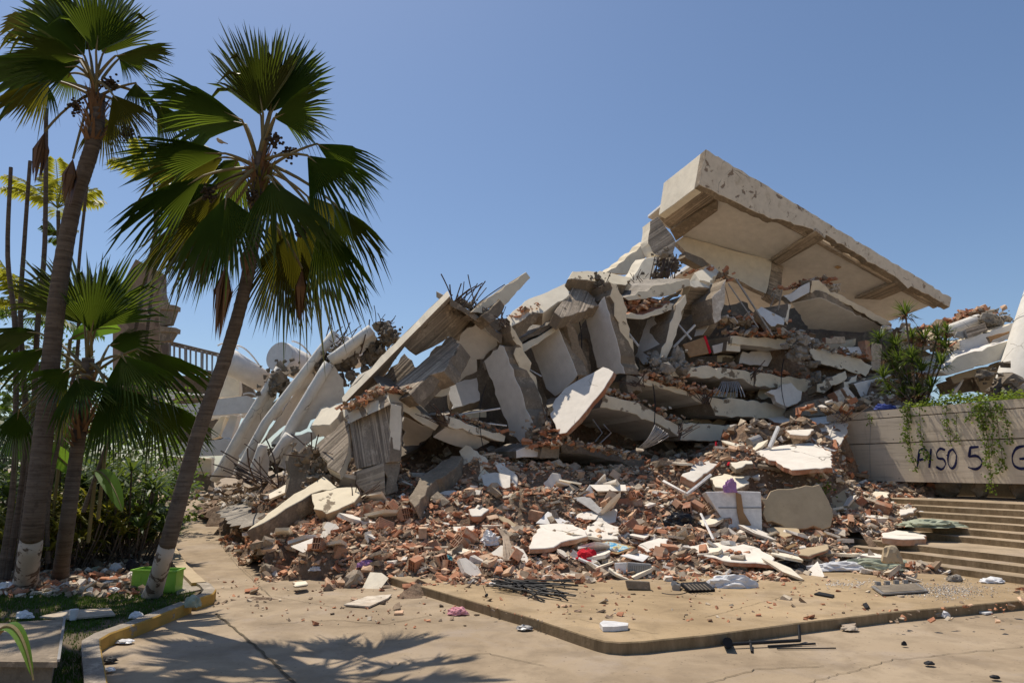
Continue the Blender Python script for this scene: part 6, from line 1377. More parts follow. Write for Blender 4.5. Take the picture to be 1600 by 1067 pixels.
def trunk(parent, pts, rad, wash=None, smooth=True):
    P = catmull([V(p) for p in pts], 8); k = len(P); rr_ = [rad[1]*(1-.12*i/(k-1))+(rad[0]-rad[1])*(1-i/(k-1))**4 for i in range(k)]
    rr_[0] *= 1.4; rr_[1] *= 1.3; rr_[2] *= 1.15; rr_[3] *= 1.05
    rr_ = [r*(1+.05*noise.noise(V((i*.9, r, 3)))) for i, r in enumerate(rr_)]
    if wash:
        w = max(2, int(k*wash))
        mb = MB(); mb.tube(P[:w+1], rr_[:w+1], 18); o = mb.build('painted_base', M['wash'], parent=parent)
        for p in o.data.polygons: p.use_smooth = True
        P, rr_ = P[w:], rr_[w:]
    # finer rings for leaf scars
    Q = []; q = []
    for i in range(len(P)-1):
        for s in range(3):
            t = s/3; Q.append(P[i].lerp(P[i+1], t)); q.append((rr_[i]*(1-t)+rr_[i+1]*t)*(1.025 if s == 0 else .99))
    Q.append(P[-1]); q.append(rr_[-1]); mb = MB(); mb.tube(Q, q, 16); o = mb.build('trunk', M['trunk'], parent=parent)
    for p in o.data.polygons: p.use_smooth = True
def fruit(parent, a, c, n=60):
    mb = MB(); a = V(a); c = V(c); mb.tube(bezier(a, (a+c)/2+Z*.15, c, 5), .012, 5)
    for i in range(n):
        p = c+V((rnd.gauss(0, .045), rnd.gauss(0, .045), rnd.gauss(-.04, .055))); vs, fs = ico(1); mb.add([p+v*.022 for v in vs], fs)
    mb.build('fruit_cluster', M['fruit'], parent=parent)
def fibres(parent, c, ln, r, n=60, m='dead'):
    mb = MB()
    for i in range(n):
        an = rnd.uniform(0, 6.28); z = rnd.uniform(-ln, .2); o = V((math.cos(an), math.sin(an), 0)); p = V(c)+o*r*.8+Z*z
        q = p+o*rnd.uniform(.08, .2)+Z*rnd.uniform(.1, .35); s = V((-o.y, o.x, 0))*.03; mb.add([p-s, p+s, q], [(0, 1, 2)])
    mb.build('leaf_base', [M[m]], parent=parent, recalc=False)
# ---- main leaning palm
d0 = 9.35
mp = empty('fan_palm', G(232, 935, 0), 'fan palm with leaning trunk and whitewashed foot beside the lime crate', 'palm tree')
trunk(mp, [G(234, 938, 0)-Z*.05, W(262, 850, d0), W(306, 690, d0-.1), W(355, 550, d0-.2), W(385, 440, d0-.25), W(399, 350, d0-.3), W(407, 240, d0-.3)], (.125, .092), .18)
c0 = W(407, 255, d0-.3); c1 = W(405, 310, d0-.3)
ML = [ # hub, tip, depth hub, depth tip, spread, droop, mat, cup
 ((411, 178), (386, 37), -.1, -.1, 34, .0, 'fan', .1), ((408, 182), (352, 42), .2, .3, 22, .0, 'fan', .1), ((420, 178), (455, 50), .1, .2, 30, .0, 'fan', .1), ((424, 176), (490, 70), .0, .2, 24, .0, 'fan', .1),
 ((428, 185), (515, 148), -.3, -.6, 40, .1, 'fan', .2), ((432, 178), (500, 190), .3, .6, 34, .12, 'fan', .2),
 ((378, 188), (232, 120), -.4, -1.0, 26, .06, 'fan', .15), ((385, 195), (262, 165), .2, .5, 24, .1, 'fan', .15),
 ((352, 240), (182, 238), -.3, -.7, 22, .07, 'fan', .1), ((350, 246), (225, 262), .5, .9, 30, .12, 'fany', .15),
 ((318, 275), (186, 350), -.3, -.7, 22, .12, 'fan', .15), ((345, 300), (246, 425), .1, .0, 26, .12, 'fany', .2),
 ((354, 306), (340, 425), -.7, -1.0, 48, .05, 'fan', .25), ((425, 282), (490, 372), -.8, -1.2, 46, .08, 'fan', .25), 
 ((495, 225), (598, 275), -.1, -.2, 28, .12, 'fan', .2), ((480, 243), (560, 308), -.5, -.9, 36, .1, 'fan', .2),
 ((522, 318), (590, 400), .1, .0, 30, .08, 'fan', .2), ((500, 345), (553, 470), -.1, -.3, 28, .05, 'fan', .2),
 ((470, 330), (540, 500), .4, .5, 26, .04, 'fany', .2), ((455, 360), (425, 500), .2, .1, 34, .04, 'fany', .2), ((440, 380), (455, 510), .6, .6, 26, .03, 'fan', .2),
 ((330, 350), (275, 450), .4, .5, 26, .06, 'fany', .2), ((300, 320), (235, 415), .7, .9, 24, .08, 'fan', .2), ((372, 250), (330, 320), .6, 1.2, 40, .1, 'fan', .2)]
for (hx, hy), (tx, ty), dh, dt, sp, dr, mt, cu in ML:
    fan_leaf(mp, W(407+rnd.uniform(-6, 6), 250+rnd.uniform(-8, 40)*(1 if ty > 200 else .2), d0-.3), W(hx, hy, d0-.3+dh), W(tx, ty, d0-.3+dt), sp*1.12, None, dr, 22 if sp < 30 else 30, mt, cu)
for k_ in range(4):
    an = R(195+k_*45.0); hx, hy = 407+math.cos(an)*95*rnd.uniform(.6, 1), 270-math.sin(an)*70; dpt = 9.05+rnd.uniform(.3, 1.1)
    fan_leaf(mp, W(407, 265, 9.05), W(hx, hy, dpt), W(hx+math.cos(an)*95, hy-math.sin(an)*75+40, dpt+.4), rnd.uniform(28, 44), None, .1, 24, rnd.choice(('fan', 'fany')), .15)
dead_frond(mp, W(405, 330, 9.0), W(354, 412, 8.8), W(342, 535, 8.8), .14); dead_frond(mp, W(405, 330, 9.1), W(472, 420, 9.2), W(470, 505, 9.2), .1)
dead_frond(mp, W(400, 320, 9.1), W(385, 385, 9.0), W(382, 440, 9.0), .08)
for (x, y, d) in ((325, 298, 9.0), (452, 235, 9.2), (470, 358, 9), (395, 300, 8.8), (430, 215, 8.9)): fruit(mp, W(405, 270, 9.05), W(x, y, d))
fibres(mp, W(405, 275, 9.05), .7, .1, 90); fibres(mp, W(405, 300, 9.05), .5, .12, 60, 'fany')
bird = MB(); 
# ---- tall palm at far left
tp = empty('fan_palm', G(38, 922, 0), 'tallest fan palm with peeling whitewashed foot at the far left', 'palm tree')
d1 = 10.0
trunk(tp, [G(38, 924, 0)-Z*.05, W(52, 820, d1), W(72, 640, d1), W(92, 450, d1-.1), W(115, 320, d1-.2), W(133, 265, d1-.3), W(150, 205, d1-.4), W(152, 150, d1-.4)], (.165, .118), .13)
for (hx, hy), (tx, ty), dh, dt, sp, dr, mt, cu in [
 ((132, 88), (48, -5), -.1, -.3, 34, .02, 'fan', .1), ((140, 82), (110, -40), .2, .3, 34, .0, 'fan', .1), ((150, 82), (165, -45), -.2, -.2, 36, .0, 'fan', .1), ((160, 86), (215, -15), .1, .3, 28, .0, 'fan', .1),
 ((128, 92), (10, 50), -.4, -.8, 30, .04, 'fan', .15), ((130, 96), (-25, 92), .3, .5, 26, .06, 'fan', .15), ((120, 104), (20, 112), -.5, -1, 26, .08, 'fan', .15),
 ((180, 88), (268, 72), -.2, -.4, 28, .1, 'fan', .2), ((186, 92), (220, 112), .3, .3, 34, .1, 'fan', .2), ((78, 124), (-5, 165), -.2, -.5, 34, .1, 'fany', .25), ((72, 128), (48, 178), .2, .2, 40, .06, 'fan', .2),
 ((212, 130), (235, 172), .0, -.2, 34, .05, 'fan', .2), ((244, 160), (292, 222), .1, .0, 28, .06, 'fan', .2), ((176, 148), (222, 205), -.4, -.6, 34, .08, 'fany', .2), ((110, 115), (88, 150), .5, .8, 40, .1, 'fan', .2),
 ((160, 180), (160, 250), .2, .2, 40, .04, 'fany', .2), ((190, 165), (200, 215), .5, .7, 34, .05, 'fany', .2), ((60, 30), (10, 20), .9, 1.2, 40, .1, 'fany', .2)]:
    fan_leaf(tp, W(150+rnd.uniform(-5, 5), 130+rnd.uniform(-5, 30), d1-.4), W(hx, hy, d1-.4+dh), W(tx, ty, d1-.4+dt), sp*1.15, None, dr, 28, mt, cu)
dead_frond(tp, W(140, 150, 9.6), W(70, 206, 9.5), W(55, 290, 9.5), .12); dead_frond(tp, W(140, 160, 9.6), W(114, 248, 9.4), W(98, 328, 9.4), .12)
fibres(tp, W(150, 170, d1-.4), .6, .12, 110); 
for p in ((200, 205), (118, 162), (172, 128)): fruit(tp, W(150, 150, 9.6), W(*p, 9.5))
# ---- short palm
sp_ = empty('fan_palm', G(92, 912, 0), 'short fan palm with dark trunk standing between the tall palm and the leaning palm', 'palm tree')
d2 = 10.4
trunk(sp_, [G(92, 914, 0)-Z*.05, W(105, 820, d2), W(118, 720, d2), W(130, 640, d2-.1), W(138, 560, d2-.1)], (.12, .10))
for (hx, hy), (tx, ty), dh, dt, sp, dr, mt, cu in [
 ((139, 512), (125, 390), -.1, -.1, 40, .0, 'fan', .1), ((150, 512), (222, 400), .1, .2, 44, .02, 'fan', .1), ((132, 508), (58, 402), .2, .4, 30, .02, 'fan', .1), ((142, 520), (165, 420), -.3, -.5, 40, .0, 'fan', .1),
 ((75, 542), (-30, 575), -.3, -.8, 30, .1, 'fan', .2), ((109, 576), (45, 612), -.8, -1.3, 40, .1, 'fan', .2), ((60, 520), (-30, 515), .4, .6, 26, .1, 'fan', .2),
 ((215, 545), (322, 604), -.1, -.3, 30, .1, 'fan', .2), ((190, 555), (232, 620), -.6, -1, 44, .08, 'fan', .2), ((236, 622), (312, 698), .0, -.2, 36, .08, 'fan', .2), ((165, 602), (217, 688), -.8, -1.2, 40, .06, 'fan', .2),
 ((120, 590), (140, 640), -.8, -1.3, 44, .06, 'fan', .2), ((170, 540), (250, 520), .5, 1, 34, .1, 'fan', .2), ((100, 600), (70, 690), .3, .4, 36, .06, 'fany', .2), ((185, 610), (200, 700), .5, .6, 36, .06, 'fan', .2), ((30, 640), (15, 720), 0, 0, 34, .06, 'fan', .2)]:
    fan_leaf(sp_, W(139+rnd.uniform(-6, 6), 575+rnd.uniform(-20, 25), d2-.1), W(hx, hy, d2-.1+dh), W(tx, ty, d2-.1+dt), sp*1.15, None, dr, 28, mt, cu)
fibres(sp_, W(135, 620, d2-.1), .75, .14, 130)
# ---- slim bare stems and feather palms behind
def slim(pts, r, label, d):
    mb = MB(); P = catmull([W(x, y, d) for x, y in pts], 5); mb.tube(P, [r*(1-.4*i/len(P)) for i in range(len(P))], 8)
    return prop(mb.build('slim_palm_stem', M['trunk']), label, 'palm stem')
slim([(0, 905), (22, 740), (24, 520), (12, 400), (17, 262)], .05, 'leftmost slim bare palm stem standing against the sky', 11)
slim([(10, 905), (40, 700), (32, 500), (38, 380), (47, 252)], .05, 'second slim bare palm stem left of the tall palm trunk', 11.3)
slim([(25, 910), (50, 700), (58, 520), (70, 380), (72, 170)], .055, 'tallest slim bare stem crossing the tall palm crown', 11.2)
slim([(75, 880), (78, 760), (120, 560), (122, 430), (136, 290)], .04, 'slim stem half hidden behind the tall palm trunk', 12)
slim([(130, 800), (165, 700), (195, 600), (215, 500), (245, 350), (246, 320)], .04, 'thin leaning stem behind the short palm', 12)
def feather(parent, S_, T, arch=.3, n=26, ll=.35, mat='areca', wd=.035, hang=.5):
    S_, T = V(S_), V(T); mid = (S_+T)/2+Z*arch*(T-S_).length; P = bezier(S_, mid, T, n); mb = MB(); mb.tube(P, [.014*(1-.7*i/len(P)) for i in range(len(P))], 4, 0)
    for i in range(3, len(P)-1):
        t = (P[i+1]-P[i-1]).normalized(); s = t.cross(Z); s = s.normalized() if s.length > .01 else V((1, 0, 0)); k = math.sin(math.pi*min(1, (i/len(P))*.9+.1))**.5
        for sg in (-1, 1):
            dr = (s*sg+t*.7-Z*hang*rnd.uniform(.5, 1.2)).normalized(); l_ = ll*k*rnd.uniform(.8, 1.1); a = P[i]; m_ = a+dr*l_*.5+Z*.02; e = a+dr*l_-Z*l_*hang*.4
            w = t*wd; mb.add([a, m_-w, m_+w, e], [(0, 1, 2), (1, 3, 2)], 0)
    return mb.build('frond', [M[mat]], parent=parent, recalc=False)
def feather_palm(label, px, py, d, n, L, mat='areca', ll=.35, lo=-.4, hi=1.2):
    c = W(px, py, d); t = empty('feather_palm', c, label, 'palm tree')
    for i in range(n):
        an = 6.28*i/n+rnd.uniform(-.3, .3); el = rnd.uniform(lo, hi); dr = V((math.cos(an)*math.cos(el), math.sin(an)*math.cos(el), math.sin(el)))
        feather(t, c, c+dr*L*rnd.uniform(.8, 1.1), .22, 22, ll, mat)
    return t
fp = feather_palm('yellow feather palm crown between the tall trunk and the slim stems', 90, 325, 12.5, 9, 1.0)
mb = MB(); mb.tube([W(91, 330, 12.5), W(92, 420, 12.5), W(90, 700, 12.5)], .035, 8); mb.build('stem', M['trunk'], parent=fp)
fp = feather_palm('yellow feather palm crown behind the leaning palm leaves', 240, 285, 12.5, 10, .85)
mb = MB(); mb.tube([W(241, 288, 12.5), W(244, 400, 12.5), W(225, 560, 12.5)], .03, 8); mb.build('stem', M['trunk'], parent=fp)
feather_palm('yellow feather palm low at the left edge', 40, 480, 13, 12, 1.1)
feather_palm('green date palm behind the yellow feather palms at left', 30, 500, 16, 16, 2.0, 'shrub', .4, -.2, .8)
feather_palm('small feather palm below the tall slim stems', 90, 372, 14, 8, .5, 'shrub', .2)
# ---- shrubs
def rosette(mb, c, n, L, w, up=.6, bend=.5, mi=0):
    for i in range(n):
        an = rnd.uniform(0, 6.28); el = rnd.uniform(-.3, 1.3)*up+.15; o = V((math.cos(an)*math.cos(el), math.sin(an)*math.cos(el), math.sin(el))); l_ = L*rnd.uniform(.7, 1.1)
        s = V((-math.sin(an), math.cos(an), 0))*w; m_ = c+o*l_*.5+Z*.02; e = c+o*l_-Z*l_*bend*rnd.uniform(.2, .6); f0 = Z*.006
        mb.add([c-s*.4, c+s*.4, m_+s, m_-s, e], [(0, 1, 2, 3), (3, 2, 4)], mi)
def strap_shrub_mb(h=1.6, r=.8, n=26, L=.38, w=.028):
    mb = MB()
    for i in range(n):
        a = rnd.uniform(0, 6.28); k = rnd.random()**.5*r; z = h*rnd.uniform(.25, 1)*(1-.3*k/r); p = V((math.cos(a)*k, math.sin(a)*k, z))
        mb.tube([V((p.x*.3, p.y*.3, 0)), V((p.x*.8, p.y*.8, z*.6)), p], .014, 5, 1); rosette(mb, p, 22, L, w)
    return mb
def leafy_mb(h=2.4, r=1.1, n=1100, s=.10):
    mb = MB()
    cl = [(V((rnd.gauss(0, .5)*r, rnd.gauss(0, .5)*r, h*rnd.uniform(.25, 1))), rnd.uniform(.25, .5)*r) for _ in range(12)]
    for c, _ in cl: mb.tube([V((0, 0, 0)), V((c.x*.4, c.y*.4, c.z*.55)), c], [.04, .025, .01], 5, 1)
    for i in range(n):
        c, q = rnd.choice(cl); d = V((rnd.gauss(0, 1), rnd.gauss(0, 1), rnd.gauss(0, 1))).normalized()*q*rnd.uniform(.5, 1.05); p = c+d
        t = (d.normalized()+V((rnd.uniform(-1, 1), rnd.uniform(-1, 1), rnd.uniform(-1, .3)))).normalized(); sd = t.cross(V((rnd.random(), rnd.random(), 1))).normalized(); L = s*rnd.uniform(.7, 1.5)
        mb.add([p, p+t*L*.5+sd*L*.32, p+t*L, p+t*L*.5-sd*L*.32], [(0, 1, 2, 3)])
    return mb
def bush(name, mb, m, P, sc, rz, label, group=None):
    me = proto(mb, name, [M[m], M['trunk']]) if isinstance(mb, MB) else mb
    return inst(name, me, P, (0, 0, rz), sc, label, 'bush', group), me
STR = [proto(strap_shrub_mb(), 'strap_leaf_bush', [M['croton'], M['trunk']]) for _ in range(3)]+[proto(strap_shrub_mb(1.9, .8, 24, .45, .03), 'strap_leaf_bush', [M['strap'], M['trunk']]) for _ in range(2)]
LF = [proto(leafy_mb(), 'leafy_bush', [M['shrub'], M['trunk']]) for _ in range(3)]+[proto(leafy_mb(4.5, 2.0, 2600, .14), 'dense_bush', [M['shrub'], M['trunk']]) for _ in range(2)]
def gp(px, d, z=0): p = W(px, 800, d); return V((p.x, p.y, z))
for i, (px, d, k, sc, lb) in enumerate(((20, 12.0, 0, 1.0, 'yellow green strap leaved bush at the left edge behind the palms'), (70, 12.6, 1, 1.05, 'yellow green strap leaved bush directly behind the tall palm trunk'), (120, 12.8, 2, 1.0, 'yellow green strap leaved bush behind the short palm trunk'), (160, 13.2, 0, .95, 'yellow green strap leaved bush right of the short palm trunk'),
    (215, 13.8, 3, 1.25, 'tall green strap leaved bush at the path edge'), (192, 14.4, 4, 1.2, 'green strap leaved bush behind the one at the path edge'), (-30, 12.5, 3, 1.2, 'green strap leaved bush cut by the left edge of the picture'), (105, 14.2, 4, 1.3, 'green strap leaved bush deep behind the yellow ones'), (240, 16, 1, .7, 'small yellow strap bush beside the path wall'))):
    inst('strap_leaf_bush', STR[k], gp(px, d), (0, 0, rnd.random()*6), sc, lb, 'bush', 'strap leaved bushes by the path')
for i, (px, d, k, sc, z, lb) in enumerate(((30, 15, 0, 1.3, 0, 'leafy green bush behind the slim stems'), (110, 15.5, 1, 1.3, 0, 'leafy green bush behind the short palm'), (175, 16.5, 2, 1.2, 0, 'leafy green bush right behind the short palm crown'), (215, 18, 0, 1.05, 0, 'leafy green bush beside the path wall'), (245, 21, 1, .95, .3, 'airy green bush in front of the white balconies'),
    (20, 20, 3, 1.0, 0, 'dense dark bush mass at the far left'), (110, 20, 4, .95, 0, 'dense dark bush behind the yellow bushes'), (180, 24, 3, .95, 0, 'dense dark bush below the concrete tower'), (-60, 16, 4, 1.1, 0, 'dense dark bush past the left edge'), (262, 27, 2, .6, .7, 'little green bush on the planter wall'), (294, 27.5, 2, .28, 1.4, 'smallest green tuft on the planter wall'))):
    inst('leafy_bush', LF[k], gp(px, d, z), (0, 0, rnd.random()*6), sc, lb, 'bush', 'leafy bushes at left')
# banana leaves
def banana(px0, py0, px1, py1, d, dd, w, label, bend=.25):
    a, c = W(px0, py0, d), W(px1, py1, d+dd); P = bezier(a, (a+c)/2+Z*bend*(c-a).length, c, 14); mb = MB()
    t0 = (c-a).normalized(); s = t0.cross((CAM-a).normalized()).normalized()
    for i in range(len(P)-1):
        k0, k1 = [math.sin(math.pi*min(1, max(0, (j/(len(P)-1))*1.0)))**.6*w for j in (i, i+1)]; up = V((0, -.2, .1))
        mb.add([P[i]-s*k0+up*k0, P[i], P[i]+s*k0+up*k0, P[i+1]+s*k1+up*k1, P[i+1], P[i+1]-s*k1+up*k1], [(0, 1, 4, 5), (1, 2, 3, 4)])
    mb.tube(P, [.02*(1-.8*i/len(P)) for i in range(len(P))], 5, 1); mb.tube([a-Z*1.2, a], .03, 6, 1)
    return prop(mb.build('broad_leaf_plant', [M['banana'], M['pet']], recalc=False), label, 'plant')
for b in ((165, 700, 185, 663, 12, .2, .1, 'bright upright broad leaf behind the leaning stem'), (120, 745, 60, 700, 12.2, -.3, .16, 'broad leaf arching left behind the tall palm trunk'), (150, 735, 192, 800, 12, -.5, .13, 'broad leaf drooping right beside the short palm'), (60, 720, 0, 700, 12, -.3, .15, 'broad leaf at the left edge above the debris'), (95, 700, 130, 640, 12.5, .3, .16, 'broad leaf rising behind the short palm'), (30, 690, 70, 640, 12.6, .2, .15, 'broad leaf rising between the slim stems'), (110, 530, 190, 515, 11.8, .4, .16, 'bright broad leaf under the short palm crown')): banana(*b)
banana(-12, 1000, 52, 1062, 4.6, -.4, .035, 'curved yellow green leaf in the bottom left corner', .5)
# ---- tall yucca on the wall, right
yc = empty('yucca', su(WO+.8, (W(1425, 640, 17).dot(U)), zt-.05), 'tall clump of spiky yucca on top of the graffiti wall', 'plant')
def yp(px, py, o=.7): return onp(px, py, N*(WO+o), N)
base = yp(1432, 625, .7)
heads = [(1415, 492, 30, .42), (1400, 540, 26, .4), (1385, 560, 26, .4), (1425, 560, 26, .4), (1445, 530, 24, .38), (1465, 525, 24, .4), (1478, 545, 24, .4), (1470, 570, 24, .38), (1400, 585, 30, .4), (1420, 595, 30, .4), (1440, 580, 28, .4), (1390, 610, 26, .35), (1410, 620, 30, .35), (1455, 605, 24, .35), (1435, 615, 30, .35), (1375, 530, 22, .35), (1480, 520, 20, .3), (1405, 565, 30, .4), (1425, 530, 26, .38), (1380, 590, 24, .35)]
for i, (x, y, n, L) in enumerate(heads):
    mb = MB(); o = rnd.uniform(.3, 1.1); c = yp(x, y, o); rosette(mb, c, int(n*2.2), L*1.3, .018, .85, .25); rosette(mb, c-Z*.12, int(n*1.0), L*1.2, .018, .3, .7, 1 if i % 2 == 0 else 0)
    mb.build('leaf_head', [M['strap'], M['dead']], parent=yc, recalc=False)
    mb = MB(); mb.tube(bezier(V((base.x+rnd.uniform(-.2, .2), base.y+rnd.uniform(-.2, .2), zt-.1)), (base+c)/2+V((rnd.uniform(-.15, .15), 0, 0)), c, 5), .022, 6); mb.build('stem', M['trunk'], parent=yc)
# vines over the wall
def vine(label, strands, dens_=60, s=.055):
    mb = MB()
    for st_ in strands:
        P = catmull([onw(x, y, .06+.05*rnd.random()) for x, y in st_], 5)
        mb.tube(P, .006, 4, 1)
        for i in range(int(dens_*len(st_)/4)):
            k = rnd.random()*(len(P)-1); p = P[int(k)].lerp(P[min(int(k)+1, len(P)-1)], k-int(k))+V((rnd.gauss(0, .05), rnd.gauss(0, .03), rnd.gauss(0, .03)))-N*abs(rnd.gauss(0, .04))
            t = V((rnd.uniform(-1, 1), rnd.uniform(-1, 1), rnd.uniform(-1.2, .2))).normalized(); sd = t.cross(N+V((rnd.uniform(-.4, .4), 0, rnd.uniform(-.4, .4)))).normalized(); L = s*rnd.uniform(.6, 1.3)
            mb.add([p, p+t*L*.5+sd*L*.45, p+t*L, p+t*L*.5-sd*L*.45], [(0, 1, 2, 3)])
    return prop(mb.build('hanging_vine', [M['vine'], M['trunk']], recalc=False), label, 'vine')
vine('leafy vine hanging down the graffiti wall below the yucca', [[(1418, 634), (1420, 670), (1424, 705), (1432, 738)], [(1414, 634), (1417, 660), (1419, 690)], [(1437, 634), (1438, 668), (1443, 700), (1452, 718)], [(1412, 636), (1424, 650), (1414, 680), (1428, 722)]], 110)
vine('thin short vine between the yucca vine and the larger right vine', [[(1480, 630), (1478, 650), (1482, 680)], [(1476, 655), (1484, 670), (1486, 695)], [(1495, 645), (1494, 670), (1495, 690)]], 60, .05)
vine('largest leafy vine hanging over the digit at the right of the wall', [[(1540, 626), (1540, 660), (1545, 700), (1548, 740), (1551, 770)], [(1532, 627), (1535, 655), (1538, 690), (1543, 730)], [(1556, 626), (1558, 655), (1562, 690), (1566, 720), (1560, 738)], [(1545, 628), (1550, 655), (1551, 680), (1549, 715)], [(1530, 632), (1522, 640), (1512, 655)], [(1562, 630), (1572, 660), (1578, 690)], [(1540, 630), (1528, 650), (1540, 670)]], 120)
vine('tiny vine at the left end of the graffiti wall', [[(1359, 646), (1358, 655), (1359, 664)]], 30, .05)
# low creepers on top of the wall and small weeds
mb = MB()
for i in range(1500):
    x = rnd.uniform(1410, 1600); a = onw(x, 624, 0); p = V((a.x, a.y, zt))+N*rnd.uniform(-.1, .9)+V((0, 0, abs(rnd.gauss(0, .09))))+(Z*.15 if 1470 < x < 1500 else V((0, 0, 0)))*rnd.random()
    t = V((rnd.uniform(-1, 1), rnd.uniform(-1, 1), rnd.uniform(-.6, 1))).normalized(); sd = t.cross(V((.3, .2, 1))).normalized(); L = rnd.uniform(.04, .09)
    mb.add([p, p+t*L*.5+sd*L*.4, p+t*L, p+t*L*.5-sd*L*.4], [(0, 1, 2, 3)])
prop(mb.build('wall_creeper', [M['vine']], M=Matrix.Identity(4), recalc=False), 'low creeper growing along the top of the graffiti wall', 'creeper', kind='stuff')
for (x, y, lb) in ((1385, 752, 'small weed growing in the gap at the foot of the graffiti wall'), (1285, 770, 'small weed sprouting beside the large upright tan piece'), (1015, 1010, 'tiny weed at the plaza kerb')):
    mb = MB(); c = hit(x, y)+V((0, -.1, .1)) if y < 1000 else G(1012, 1011, 0)
    for i in range(60 if y < 1000 else 14):
        k = .12 if y < 1000 else .04; p = c+V((rnd.gauss(0, k), rnd.gauss(0, k*.7), rnd.gauss(0, k*.8))); t = V((rnd.uniform(-1, 1), rnd.uniform(-1, 1), rnd.uniform(-.2, 1))).normalized(); sd = t.cross(V((.3, .9, .1))).normalized(); L = k*.45
        mb.add([p, p+t*L*.5+sd*L*.4, p+t*L, p+t*L*.5-sd*L*.4], [(0, 1, 2, 3)])
    prop(mb.build('weed', M['vine'], recalc=False), lb, 'weed')
# ================================================================ LAWN CORNER
LW = [G(x, y, .0) for x, y in ((175, 1150), (168, 1067), (160, 1015), (225, 984), (305, 948), (325, 930), (300, 925), (230, 918), (120, 922), (0, 928), (-220, 930), (-500, 1000), (-500, 1150))]
mb = MB(); mb.add([p+V((-.08, 0, .09)) for p in LW], [list(range(len(LW)))])
# flat sheet as a triangulated ngon
prop(mb.build('lawn_soil', M['soil'], M=Matrix.Identity(4)), kind='structure')
def inpoly(x, y, P):
    c = False; n = len(P)
    for i in range(n):
        a, b = P[i], P[i-1]
        if (a.y > y) != (b.y > y) and x < (b.x-a.x)*(y-a.y)/(b.y-a.y)+a.x: c = not c
    return c
M['grass'] = m_leaf('lawn_grass', (.05, .10, .012), (.12, .2, .02), .25, .5, None, 1.2)
mb = MB(); k = 0; LI = [p+V((-.12, -.02, 0)) for p in LW]
while k < 26000:
    y = rnd.uniform(5, 10.6)**1; x = rnd.uniform(-10, -2)
    if not inpoly(x, y, LI) or abs((CX+F*x/y)) > 3000 or x < -y*.85: continue
    k += 1
    if noise.noise(V((x*1.2, y*1.2, 4))) > .28 and rnd.random() < .8: continue
    h = rnd.uniform(.02, .055); a = rnd.uniform(0, 3.14); s = V((math.cos(a), math.sin(a), 0))*.006; p = V((x, y, .09)); mb.add([p-s, p+s, p+V((rnd.uniform(-.02, .02), rnd.uniform(-.02, .02), h))], [(0, 1, 2)])
prop(mb.build('lawn', M['grass'], M=Matrix.Identity(4), recalc=False), 'short green lawn in the shade of the palms', 'grass', kind='stuff')
# soil sheet behind the lawn
mb = MB(); S2 = [G(x, y, .0)+V((0, 0, .02)) for x, y in ((300, 922), (268, 870), (240, 815), (236, 790), (100, 780), (-300, 780), (-600, 850), (-500, 940), (0, 930), (230, 920))]
mb.add(S2, [list(range(len(S2)))]); struct(mb, 'soil', M['soil'])
# debris behind the lawn
for i, (pts, lb, m) in enumerate(((((55, 880), (150, 872), (165, 885), (60, 895)), 'grey plank lying in the left debris behind the palms', 'conc'), (((142, 876), (205, 872), (207, 885), (150, 888)), 'pale cylinder like post lying in the debris left of the crate', 'cream2'), (((110, 885), (128, 882), (130, 893), (112, 895)), 'small yellow board in the left debris', 'wood'), (((155, 905), (188, 902), (190, 920), (156, 923)), 'dark concrete block left of the lime crate', 'dark'), (((170, 910), (205, 908), (205, 930), (172, 931)), 'brown concrete block touching the lime crate', 'conc'), (((110, 862), (165, 856), (225, 860), (215, 870), (120, 872)), 'flat grey slab lying deep in the left debris', 'conc'))):
    P0_ = G(pts[0][0], max(p[1] for p in pts), .03); lay('debris_piece', lb, 'debris', pts, (0, -.8, .6), .15, (m, m, m), jit=.015, P0=P0_)
mb = MB()
for i in range(1600):
    px = rnd.uniform(-10, 235); d = rnd.uniform(10.2, 14.5); p = gp(px, d); s = rnd.uniform(.02, .11); crumb(mb, p+Z*rnd.uniform(.02, .16), s, rnd.choice((0, 1, 3, 3, 4, 5, 5)))
prop(mb.build('debris_crumbs', CR, M=Matrix.Identity(4), recalc=False), 'litter of crumbs behind the lawn under the bushes', 'rubble', kind='stuff')
for i, (x, y, w, h, m, lb) in enumerate(((180, 893, .12, .1, 'plas', 'white crumpled bag in the debris left of the crates'), (152, 893, .12, .05, 'sheetg', 'grey green rag in the left debris'), (205, 895, .14, .16, 'black', 'dark round bucket behind the lime crate'), (212, 966, .08, .05, 'plas', 'crushed white bottle lying on the lawn'), (140, 930, .04, .03, 'plas', 'tiny white paper on the lawn near the leaning palm'), (195, 1005, .1, .02, 'plas', 'flat white scrap on the pavement below the kerb'), (170, 1050, .06, .02, 'plas', 'small white scrap at the bottom of the kerb'), (172, 1035, .07, .03, 'black', 'black scrap beside the kerb bottom'), (38, 966, .1, .05, 'plas', 'crushed white and teal bottle on the grey cover'), (10, 922, .12, .08, 'plas', 'white bag at the foot of the tall palm'), (300, 948, .12, .1, 'sheetg', 'straw coloured tuft of rubbish in the gap of the yellow kerb'), (178, 925, .08, .04, 'plas', 'white wrapper beside the brown concrete block'))):
    crumple('small_litter', lb, 'litter', x, y, w, w*.7, h, m, .35, 3, at=G(x, y, .1 if y < 1000 or i == 8 else 0.0))
